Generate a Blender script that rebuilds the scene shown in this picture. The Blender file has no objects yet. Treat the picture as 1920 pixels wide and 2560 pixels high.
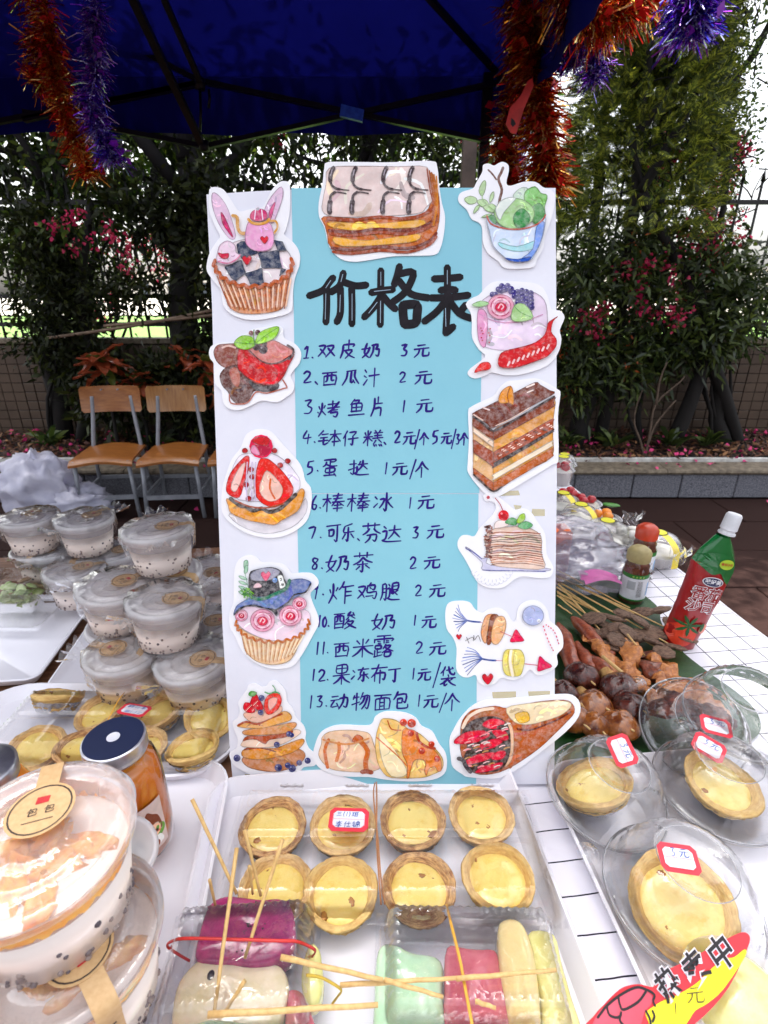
import bpy, math, random
import numpy as np
from mathutils import Vector, Matrix, noise as mnoise

random.seed(11)
RNG = np.random.default_rng(11)
SC = bpy.context.scene
COL = SC.collection

# ------------------------------------------------------------------ camera, light, exposure
F = 1330.0
PITCH = math.atan(550.0 / F)
CP, SP = math.cos(PITCH), math.sin(PITCH)
EYE = Vector((0, 0, 1.32))
TZ = 0.75                                   # table top height
cd = bpy.data.cameras.new('camera')
cam = bpy.data.objects.new('camera', cd)
COL.objects.link(cam)
cam.location = EYE
cam.rotation_euler = (math.pi / 2 - PITCH, 0, 0)
cd.sensor_fit = 'VERTICAL'
cd.sensor_height = 36.0
cd.lens = F / 2560.0 * 36.0
cd.clip_start = 0.02
cd.clip_end = 400
cd.dof.use_dof = True
cd.dof.focus_distance = 0.68
cd.dof.aperture_fstop = 11.0
SC.camera = cam

SUN_EL, SUN_AZ = math.radians(66), math.radians(-24)      # azimuth clockwise from +Y
w = bpy.data.worlds.new('World')
SC.world = w
w.use_nodes = True
nt = w.node_tree
nt.nodes.clear()
sky = nt.nodes.new('ShaderNodeTexSky')
sky.sky_type = 'NISHITA'
sky.sun_disc = False
sky.sun_elevation = SUN_EL
sky.sun_rotation = SUN_AZ
sky.air_density = 1.0
sky.dust_density = 6.0
sky.ozone_density = 1.0
bg = nt.nodes.new('ShaderNodeBackground')
bg.inputs[1].default_value = 0.15
wo = nt.nodes.new('ShaderNodeOutputWorld')
hz = nt.nodes.new('ShaderNodeHueSaturation')          # thin white haze over the whole sky
hz.inputs['Saturation'].default_value = .30
nt.links.new(sky.outputs[0], hz.inputs['Color'])
nt.links.new(hz.outputs[0], bg.inputs[0])
nt.links.new(bg.outputs[0], wo.inputs[0])
sd = bpy.data.lights.new('sun', 'SUN')
sd.energy = 4.0
sd.angle = math.radians(0.5)
sd.color = (1.0, 0.95, 0.87)
sun = bpy.data.objects.new('sun', sd)
COL.objects.link(sun)
sdir = Vector((math.sin(SUN_AZ) * math.cos(SUN_EL), math.cos(SUN_AZ) * math.cos(SUN_EL), math.sin(SUN_EL)))
sun.rotation_euler = sdir.to_track_quat('Z', 'Y').to_euler()
sun.location = (0, 0, 8)
vs = SC.view_settings
vs.view_transform = 'Standard'
vs.look = 'None'
vs.gamma = 1
vs.exposure = 1.88
vs.use_curve_mapping = False
SC.cycles.transparent_max_bounces = 40
SC.cycles.max_bounces = 8
SC.cycles.diffuse_bounces = 4
SC.cycles.glossy_bounces = 4
SC.cycles.transmission_bounces = 6
SC.cycles.use_denoising = True
SC.cycles.sample_clamp_indirect = 6

# ------------------------------------------------------------------ projection helpers (photo pixel -> place)
def ray(u, v):
    a, b = (u - 960) / F, (1280 - v) / F
    return Vector((a, CP + b * SP, -SP + b * CP))
def onz(u, v, z):
    r = ray(u, v)
    return EYE + r * ((z - EYE.z) / r.z)
def ony(u, v, y):
    r = ray(u, v)
    return EYE + r * (y / r.y)

# ------------------------------------------------------------------ materials
def lin(c):
    return tuple((x / 12.92 if x <= .04045 else ((x + .055) / 1.055) ** 2.4) for x in c)
MATS = {}
def _new(name):
    m = bpy.data.materials.new(name)
    m.use_nodes = True
    n = m.node_tree
    n.nodes.clear()
    out = n.nodes.new('ShaderNodeOutputMaterial')
    return m, n, out
def N(n, t, **kw):
    x = n.nodes.new(t)
    for k, v in kw.items():
        if k.startswith('i_'):
            x.inputs[k[2:].replace('_', ' ')].default_value = v
        else:
            setattr(x, k, v)
    return x
def coords(n, scale=(1, 1, 1), kind='Object'):
    tc = N(n, 'ShaderNodeTexCoord')
    mp = N(n, 'ShaderNodeMapping')
    mp.inputs['Scale'].default_value = scale
    n.links.new(tc.outputs[kind], mp.inputs[0])
    return mp.outputs[0]
def pm(name, c, rough=.55, metal=0, c2=None, nscale=15, bump=0, bscale=60, spec=.5, transl=0, stretch=(1, 1, 1),
       c3=None, island=0, coat=0, contrast=(.35, .65), sss=0, emit=0):
    """general procedural material: two tones mixed by noise, a fine bump, optional per-piece variation"""
    if name in MATS:
        return MATS[name]
    m, n, out = _new(name)
    L = n.links
    p = N(n, 'ShaderNodeBsdfPrincipled')
    p.inputs['Roughness'].default_value = rough
    p.inputs['Metallic'].default_value = metal
    p.inputs['Specular IOR Level'].default_value = spec
    p.inputs['Coat Weight'].default_value = coat
    p.inputs['Coat Roughness'].default_value = .1
    if sss:
        p.inputs['Subsurface Weight'].default_value = sss
        p.inputs['Subsurface Radius'].default_value = (.01, .007, .004)
        p.inputs['Subsurface Scale'].default_value = 1
    co = coords(n, stretch)
    cc = None
    if c2 is None:
        c2 = tuple(x * .82 for x in c)
    nz = N(n, 'ShaderNodeTexNoise')
    nz.inputs['Scale'].default_value = nscale
    nz.inputs['Detail'].default_value = 6
    nz.inputs['Roughness'].default_value = .62
    L.new(co, nz.inputs['Vector'])
    mr = N(n, 'ShaderNodeMapRange')
    mr.inputs[1].default_value, mr.inputs[2].default_value = contrast
    L.new(nz.outputs[0], mr.inputs[0])
    mx = N(n, 'ShaderNodeMix', data_type='RGBA')
    mx.inputs[6].default_value = (*lin(c), 1)
    mx.inputs[7].default_value = (*lin(c2), 1)
    L.new(mr.outputs[0], mx.inputs[0])
    cc = mx.outputs[2]
    if c3 is not None or island:
        ge = N(n, 'ShaderNodeNewGeometry')
        if c3 is not None:
            m3 = N(n, 'ShaderNodeMix', data_type='RGBA')
            m3.inputs[7].default_value = (*lin(c3), 1)
            r3 = N(n, 'ShaderNodeMapRange')
            r3.inputs[1].default_value, r3.inputs[2].default_value = .45, 1.0
            L.new(ge.outputs['Random Per Island'], r3.inputs[0])
            L.new(r3.outputs[0], m3.inputs[0])
            L.new(cc, m3.inputs[6])
            cc = m3.outputs[2]
        if island:
            h = N(n, 'ShaderNodeHueSaturation')
            r = N(n, 'ShaderNodeMapRange')
            r.inputs[3].default_value, r.inputs[4].default_value = 1 - island, 1 + island
            wn = N(n, 'ShaderNodeTexWhiteNoise', noise_dimensions='1D')
            L.new(ge.outputs['Random Per Island'], wn.inputs['W'])
            L.new(wn.outputs[0], r.inputs[0])
            L.new(r.outputs[0], h.inputs['Value'])
            L.new(cc, h.inputs['Color'])
            cc = h.outputs[0]
    L.new(cc, p.inputs['Base Color'])
    if bump:
        bz = N(n, 'ShaderNodeTexNoise')
        bz.inputs['Scale'].default_value = bscale
        bz.inputs['Detail'].default_value = 5
        L.new(co, bz.inputs['Vector'])
        b = N(n, 'ShaderNodeBump')
        b.inputs['Strength'].default_value = bump
        b.inputs['Distance'].default_value = .002
        L.new(bz.outputs[0], b.inputs['Height'])
        L.new(b.outputs[0], p.inputs['Normal'])
    sh = p.outputs[0]
    if transl:
        t = N(n, 'ShaderNodeBsdfTranslucent')
        L.new(cc, t.inputs[0])
        ms = N(n, 'ShaderNodeMixShader')
        ms.inputs[0].default_value = transl
        L.new(sh, ms.inputs[1])
        L.new(t.outputs[0], ms.inputs[2])
        sh = ms.outputs[0]
    L.new(sh, out.inputs[0])
    MATS[name] = m
    return m
def clear(name, haze=.04, rough=.05, bump=.0, bscale=30, tint=(1, 1, 1), boost=1.4, hazec=(.9, .9, .95), base=.02):
    """thin clear plastic: a transparent sheet with real reflections and a little milkiness"""
    if name in MATS:
        return MATS[name]
    m, n, out = _new(name)
    L = n.links
    tr = N(n, 'ShaderNodeBsdfTransparent')
    tr.inputs[0].default_value = (*tint, 1)
    gl = N(n, 'ShaderNodeBsdfGlossy')
    gl.inputs['Roughness'].default_value = rough
    gl.inputs['Color'].default_value = (1, 1, 1, 1)
    fr = N(n, 'ShaderNodeFresnel')
    fr.inputs[0].default_value = 1.5
    ma = N(n, 'ShaderNodeMath', operation='MULTIPLY_ADD', use_clamp=True)
    ma.inputs[1].default_value = boost
    ma.inputs[2].default_value = base
    L.new(fr.outputs[0], ma.inputs[0])
    df = N(n, 'ShaderNodeBsdfDiffuse')
    df.inputs[0].default_value = (*lin(hazec), 1)
    tl = N(n, 'ShaderNodeBsdfTranslucent')
    tl.inputs[0].default_value = (*lin(hazec), 1)
    mh0 = N(n, 'ShaderNodeMixShader')
    mh0.inputs[0].default_value = .35
    L.new(df.outputs[0], mh0.inputs[1])
    L.new(tl.outputs[0], mh0.inputs[2])
    mh = N(n, 'ShaderNodeMixShader')
    mh.inputs[0].default_value = haze
    L.new(tr.outputs[0], mh.inputs[1])
    L.new(mh0.outputs[0], mh.inputs[2])
    mx = N(n, 'ShaderNodeMixShader')
    L.new(ma.outputs[0], mx.inputs[0])
    L.new(mh.outputs[0], mx.inputs[1])
    L.new(gl.outputs[0], mx.inputs[2])
    L.new(mx.outputs[0], out.inputs[0])
    if bump:
        nz = N(n, 'ShaderNodeTexNoise')
        nz.inputs['Scale'].default_value = bscale
        nz.inputs['Detail'].default_value = 3
        nz.inputs['Distortion'].default_value = .6
        L.new(coords(n), nz.inputs['Vector'])
        b = N(n, 'ShaderNodeBump')
        b.inputs['Strength'].default_value = bump
        b.inputs['Distance'].default_value = .006
        L.new(nz.outputs[0], b.inputs['Height'])
        L.new(b.outputs[0], gl.inputs['Normal'])
        L.new(b.outputs[0], fr.inputs['Normal'])
    MATS[name] = m
    return m
def paint_mat(name='painted_print', rough=.55, wash=.35):
    """print on paper: colour from the mesh's own colour attribute, loosened by a watercolour wash"""
    if name in MATS:
        return MATS[name]
    m, n, out = _new(name)
    L = n.links
    p = N(n, 'ShaderNodeBsdfPrincipled')
    p.inputs['Roughness'].default_value = rough
    p.inputs['Specular IOR Level'].default_value = .3
    at = N(n, 'ShaderNodeVertexColor', layer_name='Col')
    nz = N(n, 'ShaderNodeTexNoise')
    nz.inputs['Scale'].default_value = 170
    nz.inputs['Detail'].default_value = 8
    nz.inputs['Roughness'].default_value = .7
    L.new(coords(n), nz.inputs['Vector'])
    mr = N(n, 'ShaderNodeMapRange')
    mr.inputs[1].default_value, mr.inputs[2].default_value = .42, .75
    mr.inputs[4].default_value = wash
    L.new(nz.outputs[0], mr.inputs[0])
    mx = N(n, 'ShaderNodeMix', data_type='RGBA')
    mx.inputs[7].default_value = (.94, .90, .88, 1)
    L.new(mr.outputs[0], mx.inputs[0])
    L.new(at.outputs[0], mx.inputs[6])
    n2 = N(n, 'ShaderNodeTexNoise')
    n2.inputs['Scale'].default_value = 45
    n2.inputs['Detail'].default_value = 5
    L.new(coords(n, (1, 1.3, 1)), n2.inputs['Vector'])
    m2 = N(n, 'ShaderNodeMapRange')
    m2.inputs[1].default_value, m2.inputs[2].default_value = .3, .7
    m2.inputs[3].default_value, m2.inputs[4].default_value = 1.0 - wash * .45, 1.15
    
    L.new(n2.outputs[0], m2.inputs[0])
    h = N(n, 'ShaderNodeHueSaturation')
    h.inputs['Saturation'].default_value = 1.18
    L.new(m2.outputs[0], h.inputs['Value'])
    L.new(mx.outputs[2], h.inputs['Color'])
    L.new(h.outputs[0], p.inputs['Base Color'])
    L.new(p.outputs[0], out.inputs[0])
    MATS[name] = m
    return m

# ------------------------------------------------------------------ mesh building
class MB:
    def __init__(s):
        s.v, s.f, s.c, s.cur = [], [], [], None
    def add(s, vs, fs):
        o = len(s.v)
        s.v += [tuple(x) for x in vs]
        s.f += [tuple(i + o for i in f) for f in fs]
        if s.cur is not None:
            s.c += [s.cur] * len(vs)
        return s
    def box(s, c, d, R=None, bev=0):
        hx, hy, hz = d[0] / 2, d[1] / 2, d[2] / 2
        if bev:
            b = min(bev, hx * .9, hy * .9, hz * .9)
            vs, idx = [], {}
            for sx in (-1, 1):
                for sy in (-1, 1):
                    for sz in (-1, 1):
                        for k in range(3):
                            q = [sx * (hx - (b if k != 0 else 0)), sy * (hy - (b if k != 1 else 0)), sz * (hz - (b if k != 2 else 0))]
                            idx[(sx, sy, sz, k)] = len(vs)
                            vs.append(q)
            fs = []
            I = idx
            for sg in (-1, 1):
                fs.append([I[(sg, a, b_, 0)] for a, b_ in ((-1, -1), (1, -1), (1, 1), (-1, 1))][::sg])
                fs.append([I[(a, sg, b_, 1)] for a, b_ in ((-1, -1), (1, -1), (1, 1), (-1, 1))][::-sg])
                fs.append([I[(a, b_, sg, 2)] for a, b_ in ((-1, -1), (1, -1), (1, 1), (-1, 1))][::sg])
            for a in (-1, 1):
                for b_ in (-1, 1):
                    fs.append([I[(a, b_, -1, 0)], I[(a, b_, 1, 0)], I[(a, b_, 1, 1)], I[(a, b_, -1, 1)]])
                    fs.append([I[(a, -1, b_, 0)], I[(a, 1, b_, 0)], I[(a, 1, b_, 2)], I[(a, -1, b_, 2)]])
                    fs.append([I[(-1, a, b_, 1)], I[(1, a, b_, 1)], I[(1, a, b_, 2)], I[(-1, a, b_, 2)]])
                    for c_ in (-1, 1):
                        fs.append([I[(a, b_, c_, 0)], I[(a, b_, c_, 1)], I[(a, b_, c_, 2)]])
        else:
            vs = [(x, y, z) for x in (-hx, hx) for y in (-hy, hy) for z in (-hz, hz)]
            fs = [(0, 1, 3, 2), (4, 6, 7, 5), (0, 4, 5, 1), (2, 3, 7, 6), (0, 2, 6, 4), (1, 5, 7, 3)]
        out = []
        for q in vs:
            q = Vector(q)
            if R is not None:
                q = R @ q
            out.append(q + Vector(c))
        return s.add(out, fs)
    def tube(s, pts, rad, seg=8, caps=True, squash=1.0, up=None):
        pts = [Vector(p) for p in pts]
        if not hasattr(rad, '__len__'):
            rad = [rad] * len(pts)
        t = (pts[1] - pts[0]).normalized()
        a = up if up is not None else (Vector((0, 0, 1)) if abs(t.z) < .9 else Vector((1, 0, 0)))
        vs, fs = [], []
        x = t.cross(a).normalized()
        for i, p in enumerate(pts):
            t = (pts[min(i + 1, len(pts) - 1)] - pts[max(i - 1, 0)]).normalized()
            x = (x - t * x.dot(t)).normalized()
            y = t.cross(x)
            for k in range(seg):
                an = 2 * math.pi * k / seg
                vs.append(p + x * math.cos(an) * rad[i] + y * math.sin(an) * rad[i] * squash)
        n = len(pts)
        for i in range(n - 1):
            for k in range(seg):
                a0, b0 = i * seg + k, i * seg + (k + 1) % seg
                fs.append((a0, b0, b0 + seg, a0 + seg))
        if caps:
            fs.append(tuple(range(seg))[::-1])
            fs.append(tuple(range((n - 1) * seg, n * seg)))
        return s.add(vs, fs)
    def lathe(s, prof, seg=32, fn=None, c=(0, 0, 0), M=None):
        vs, fs = [], []
        for i, (r, z) in enumerate(prof):
            for k in range(seg):
                an = 2 * math.pi * k / seg
                rr, zz = (r, z) if fn is None else fn(r, z, an, i)
                q = Vector((rr * math.cos(an), rr * math.sin(an), zz))
                if M is not None:
                    q = M @ q
                vs.append(q + Vector(c))
        for i in range(len(prof) - 1):
            for k in range(seg):
                a0, b0 = i * seg + k, i * seg + (k + 1) % seg
                fs.append((a0, b0, b0 + seg, a0 + seg))
        if prof[0][0] > 1e-6:
            pass
        return s.add(vs, fs)
    def blob(s, c, r, M=None, amp=.12, freq=3., seg=14, rings=9, seed=0):
        """uneven rounded lump"""
        vs, fs = [], []
        for i in range(rings + 1):
            ph = math.pi * i / rings
            for k in range(seg):
                th = 2 * math.pi * k / seg
                d = Vector((math.sin(ph) * math.cos(th), math.sin(ph) * math.sin(th), math.cos(ph)))
                q = 1 + amp * mnoise.noise(d * freq + Vector((seed * 7.3, seed * 3.1, seed)))
                q = Vector((d.x * r[0], d.y * r[1], d.z * r[2])) * q
                if M is not None:
                    q = M @ q
                vs.append(q + Vector(c))
        for i in range(rings):
            for k in range(seg):
                a0, b0 = i * seg + k, i * seg + (k + 1) % seg
                fs.append((a0, a0 + seg, b0 + seg, b0))
        return s.add(vs, fs)
    def slab(s, poly, z0, z1):
        """polygon (x, y) extruded from z0 to z1"""
        n = len(poly)
        area = sum(poly[i][0] * poly[(i + 1) % n][1] - poly[(i + 1) % n][0] * poly[i][1] for i in range(n))
        if area < 0:
            poly = poly[::-1]
        vs = [(p[0], p[1], z0) for p in poly] + [(p[0], p[1], z1) for p in poly]
        fs = [tuple(range(n))[::-1], tuple(range(n, 2 * n))]
        fs += [(i, (i + 1) % n, n + (i + 1) % n, n + i) for i in range(n)]
        return s.add(vs, fs)
    def sheet(s, poly, z):
        n = len(poly)
        area = sum(poly[i][0] * poly[(i + 1) % n][1] - poly[(i + 1) % n][0] * poly[i][1] for i in range(n))
        if area < 0:
            poly = poly[::-1]
        return s.add([(p[0], p[1], z) for p in poly], [tuple(range(n))])
    def ribbon(s, pts, wd, z=None, taper=False, n=Vector((0, 0, 1))):
        """flat stroke lying in a plane; pts are 3-vectors or (x, y) with z"""
        P = [Vector((p[0], p[1], z if z is not None else p[2])) for p in pts]
        if len(P) < 2:
            return s
        vs = []
        m = len(P)
        def wf(i):
            if not taper:
                return wd / 2
            t = i / (m - 1)
            return wd / 2 * (1.0 - .45 * t * t) * (.75 + .25 * min(1, t * 6))
        d0 = (P[1] - P[0]).normalized()
        d1 = (P[-1] - P[-2]).normalized()
        s0 = n.cross(d0)
        vs += [P[0] - d0 * wf(0) * .8 - s0 * wf(0) * .45, P[0] - d0 * wf(0) * .8 + s0 * wf(0) * .45]
        for i in range(m):
            t = (P[min(i + 1, m - 1)] - P[max(i - 1, 0)])
            if t.length < 1e-9:
                t = d0
            t.normalize()
            sd_ = n.cross(t)
            vs += [P[i] - sd_ * wf(i), P[i] + sd_ * wf(i)]
        s1 = n.cross(d1)
        vs += [P[-1] + d1 * wf(m - 1) * .8 - s1 * wf(m - 1) * .45, P[-1] + d1 * wf(m - 1) * .8 + s1 * wf(m - 1) * .45]
        k = len(vs) // 2
        return s.add(vs, [(2 * i, 2 * i + 2, 2 * i + 3, 2 * i + 1) for i in range(k - 1)])
    def grid(s, fn, nu, nv):
        vs = [fn(i / nu, j / nv) for j in range(nv + 1) for i in range(nu + 1)]
        fs = [(j * (nu + 1) + i, j * (nu + 1) + i + 1, (j + 1) * (nu + 1) + i + 1, (j + 1) * (nu + 1) + i) for j in range(nv) for i in range(nu)]
        return s.add(vs, fs)

def obj(name, mb, m, parent=None, smooth=True, world=False, shift=None):
    me = bpy.data.meshes.new(name)
    vs = mb.v
    if world and parent is not None:
        b = parent.location
        vs = [(x - b.x, y - b.y, z - b.z) for x, y, z in vs]
    if shift is not None:
        vs = [(x - shift[0], y - shift[1], z - shift[2]) for x, y, z in vs]
    me.from_pydata(vs, [], mb.f)
    if mb.c:
        at = me.color_attributes.new('Col', 'FLOAT_COLOR', 'POINT')
        arr = np.ones((len(vs), 4), np.float32)
        arr[:, :3] = np.array(mb.c, np.float32)
        at.data.foreach_set('color', arr.ravel())
    if smooth:
        me.polygons.foreach_set('use_smooth', [True] * len(me.polygons))
    me.materials.append(m)
    me.update()
    o = bpy.data.objects.new(name, me)
    COL.objects.link(o)
    if parent is not None:
        o.parent = parent
    return o
def autosmooth(o, ang=35):
    me = o.data
    try:
        me.set_sharp_from_angle(angle=math.radians(ang))
    except Exception:
        pass
    return o
def tag(o, label=None, cat=None, group=None, kind=None):
    if label: o['label'] = label
    if cat: o['category'] = cat
    if group: o['group'] = group
    if kind: o['kind'] = kind
    return o
def thing(name, label, cat, loc=(0, 0, 0), rot=(0, 0, 0), group=None):
    o = bpy.data.objects.new(name, None)
    o.empty_display_size = .05
    COL.objects.link(o)
    o.location = loc
    o.rotation_euler = rot
    return tag(o, label, cat, group)
def solo(name, mb, m, label, cat, group=None, smooth=True, base=None):
    """a thing that is one mesh; its origin is put at the base"""
    if base is None:
        a = np.array(mb.v)
        base = (float(a[:, 0].mean()), float(a[:, 1].mean()), float(a[:, 2].min()))
    o = obj(name, mb, m, smooth=smooth, shift=base)
    o.location = base
    return tag(o, label, cat, group)
def struct(name, mb, m, smooth=False):
    return tag(obj(name, mb, m, smooth=smooth), kind='structure')
def kids(o):
    return [c for c in bpy.data.objects if c.parent is o]
def copy_tree(o, parent=None, cache={}):
    if parent is None:
        cache['k'] = {}
        for c in bpy.data.objects:
            if c.parent is not None:
                cache['k'].setdefault(c.parent.name, []).append(c)
    c = o.copy()
    COL.objects.link(c)
    c.parent = parent
    for ch in cache['k'].get(o.name, []):
        copy_tree(ch, c)
    return c

def smooth_path(pts, k=4, closed=False):
    P = [Vector(tuple(p) + (0,) * (3 - len(p))) for p in pts]
    n = len(P)
    if n < 3:
        return P
    out = []
    rng = range(n) if closed else range(n - 1)
    for i in rng:
        p0 = P[(i - 1) % n] if closed else P[max(i - 1, 0)]
        p1, p2 = P[i], P[(i + 1) % n]
        p3 = P[(i + 2) % n] if closed else P[min(i + 2, n - 1)]
        for j in range(k):
            t = j / k
            out.append(.5 * ((2 * p1) + (p2 - p0) * t + (2 * p0 - 5 * p1 + 4 * p2 - p3) * t * t + (3 * p1 - p0 - 3 * p2 + p3) * t ** 3))
    if not closed:
        out.append(P[-1])
    return out
def inside(p, poly):
    r, n = False, len(poly)
    j = n - 1
    for i in range(n):
        xi, yi, xj, yj = poly[i][0], poly[i][1], poly[j][0], poly[j][1]
        if (yi > p[1]) != (yj > p[1]) and p[0] < (xj - xi) * (p[1] - yi) / (yj - yi + 1e-12) + xi:
            r = not r
        j = i
    return r
def text_mesh(s, size, font_bold=False):
    cu = bpy.data.curves.new('t', 'FONT')
    cu.body = s
    cu.size = size
    cu.align_x = 'CENTER'
    cu.align_y = 'CENTER'
    cu.resolution_u = 2
    if font_bold:
        cu.offset = size * .03
    o = bpy.data.objects.new('t', cu)
    COL.objects.link(o)
    dg = bpy.context.evaluated_depsgraph_get()
    me = bpy.data.meshes.new_from_object(o.evaluated_get(dg))
    mb = MB()
    mb.add([v.co for v in me.vertices], [tuple(p.vertices) for p in me.polygons])
    bpy.data.objects.remove(o)
    bpy.data.curves.remove(cu)
    bpy.data.meshes.remove(me)
    return mb

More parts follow.
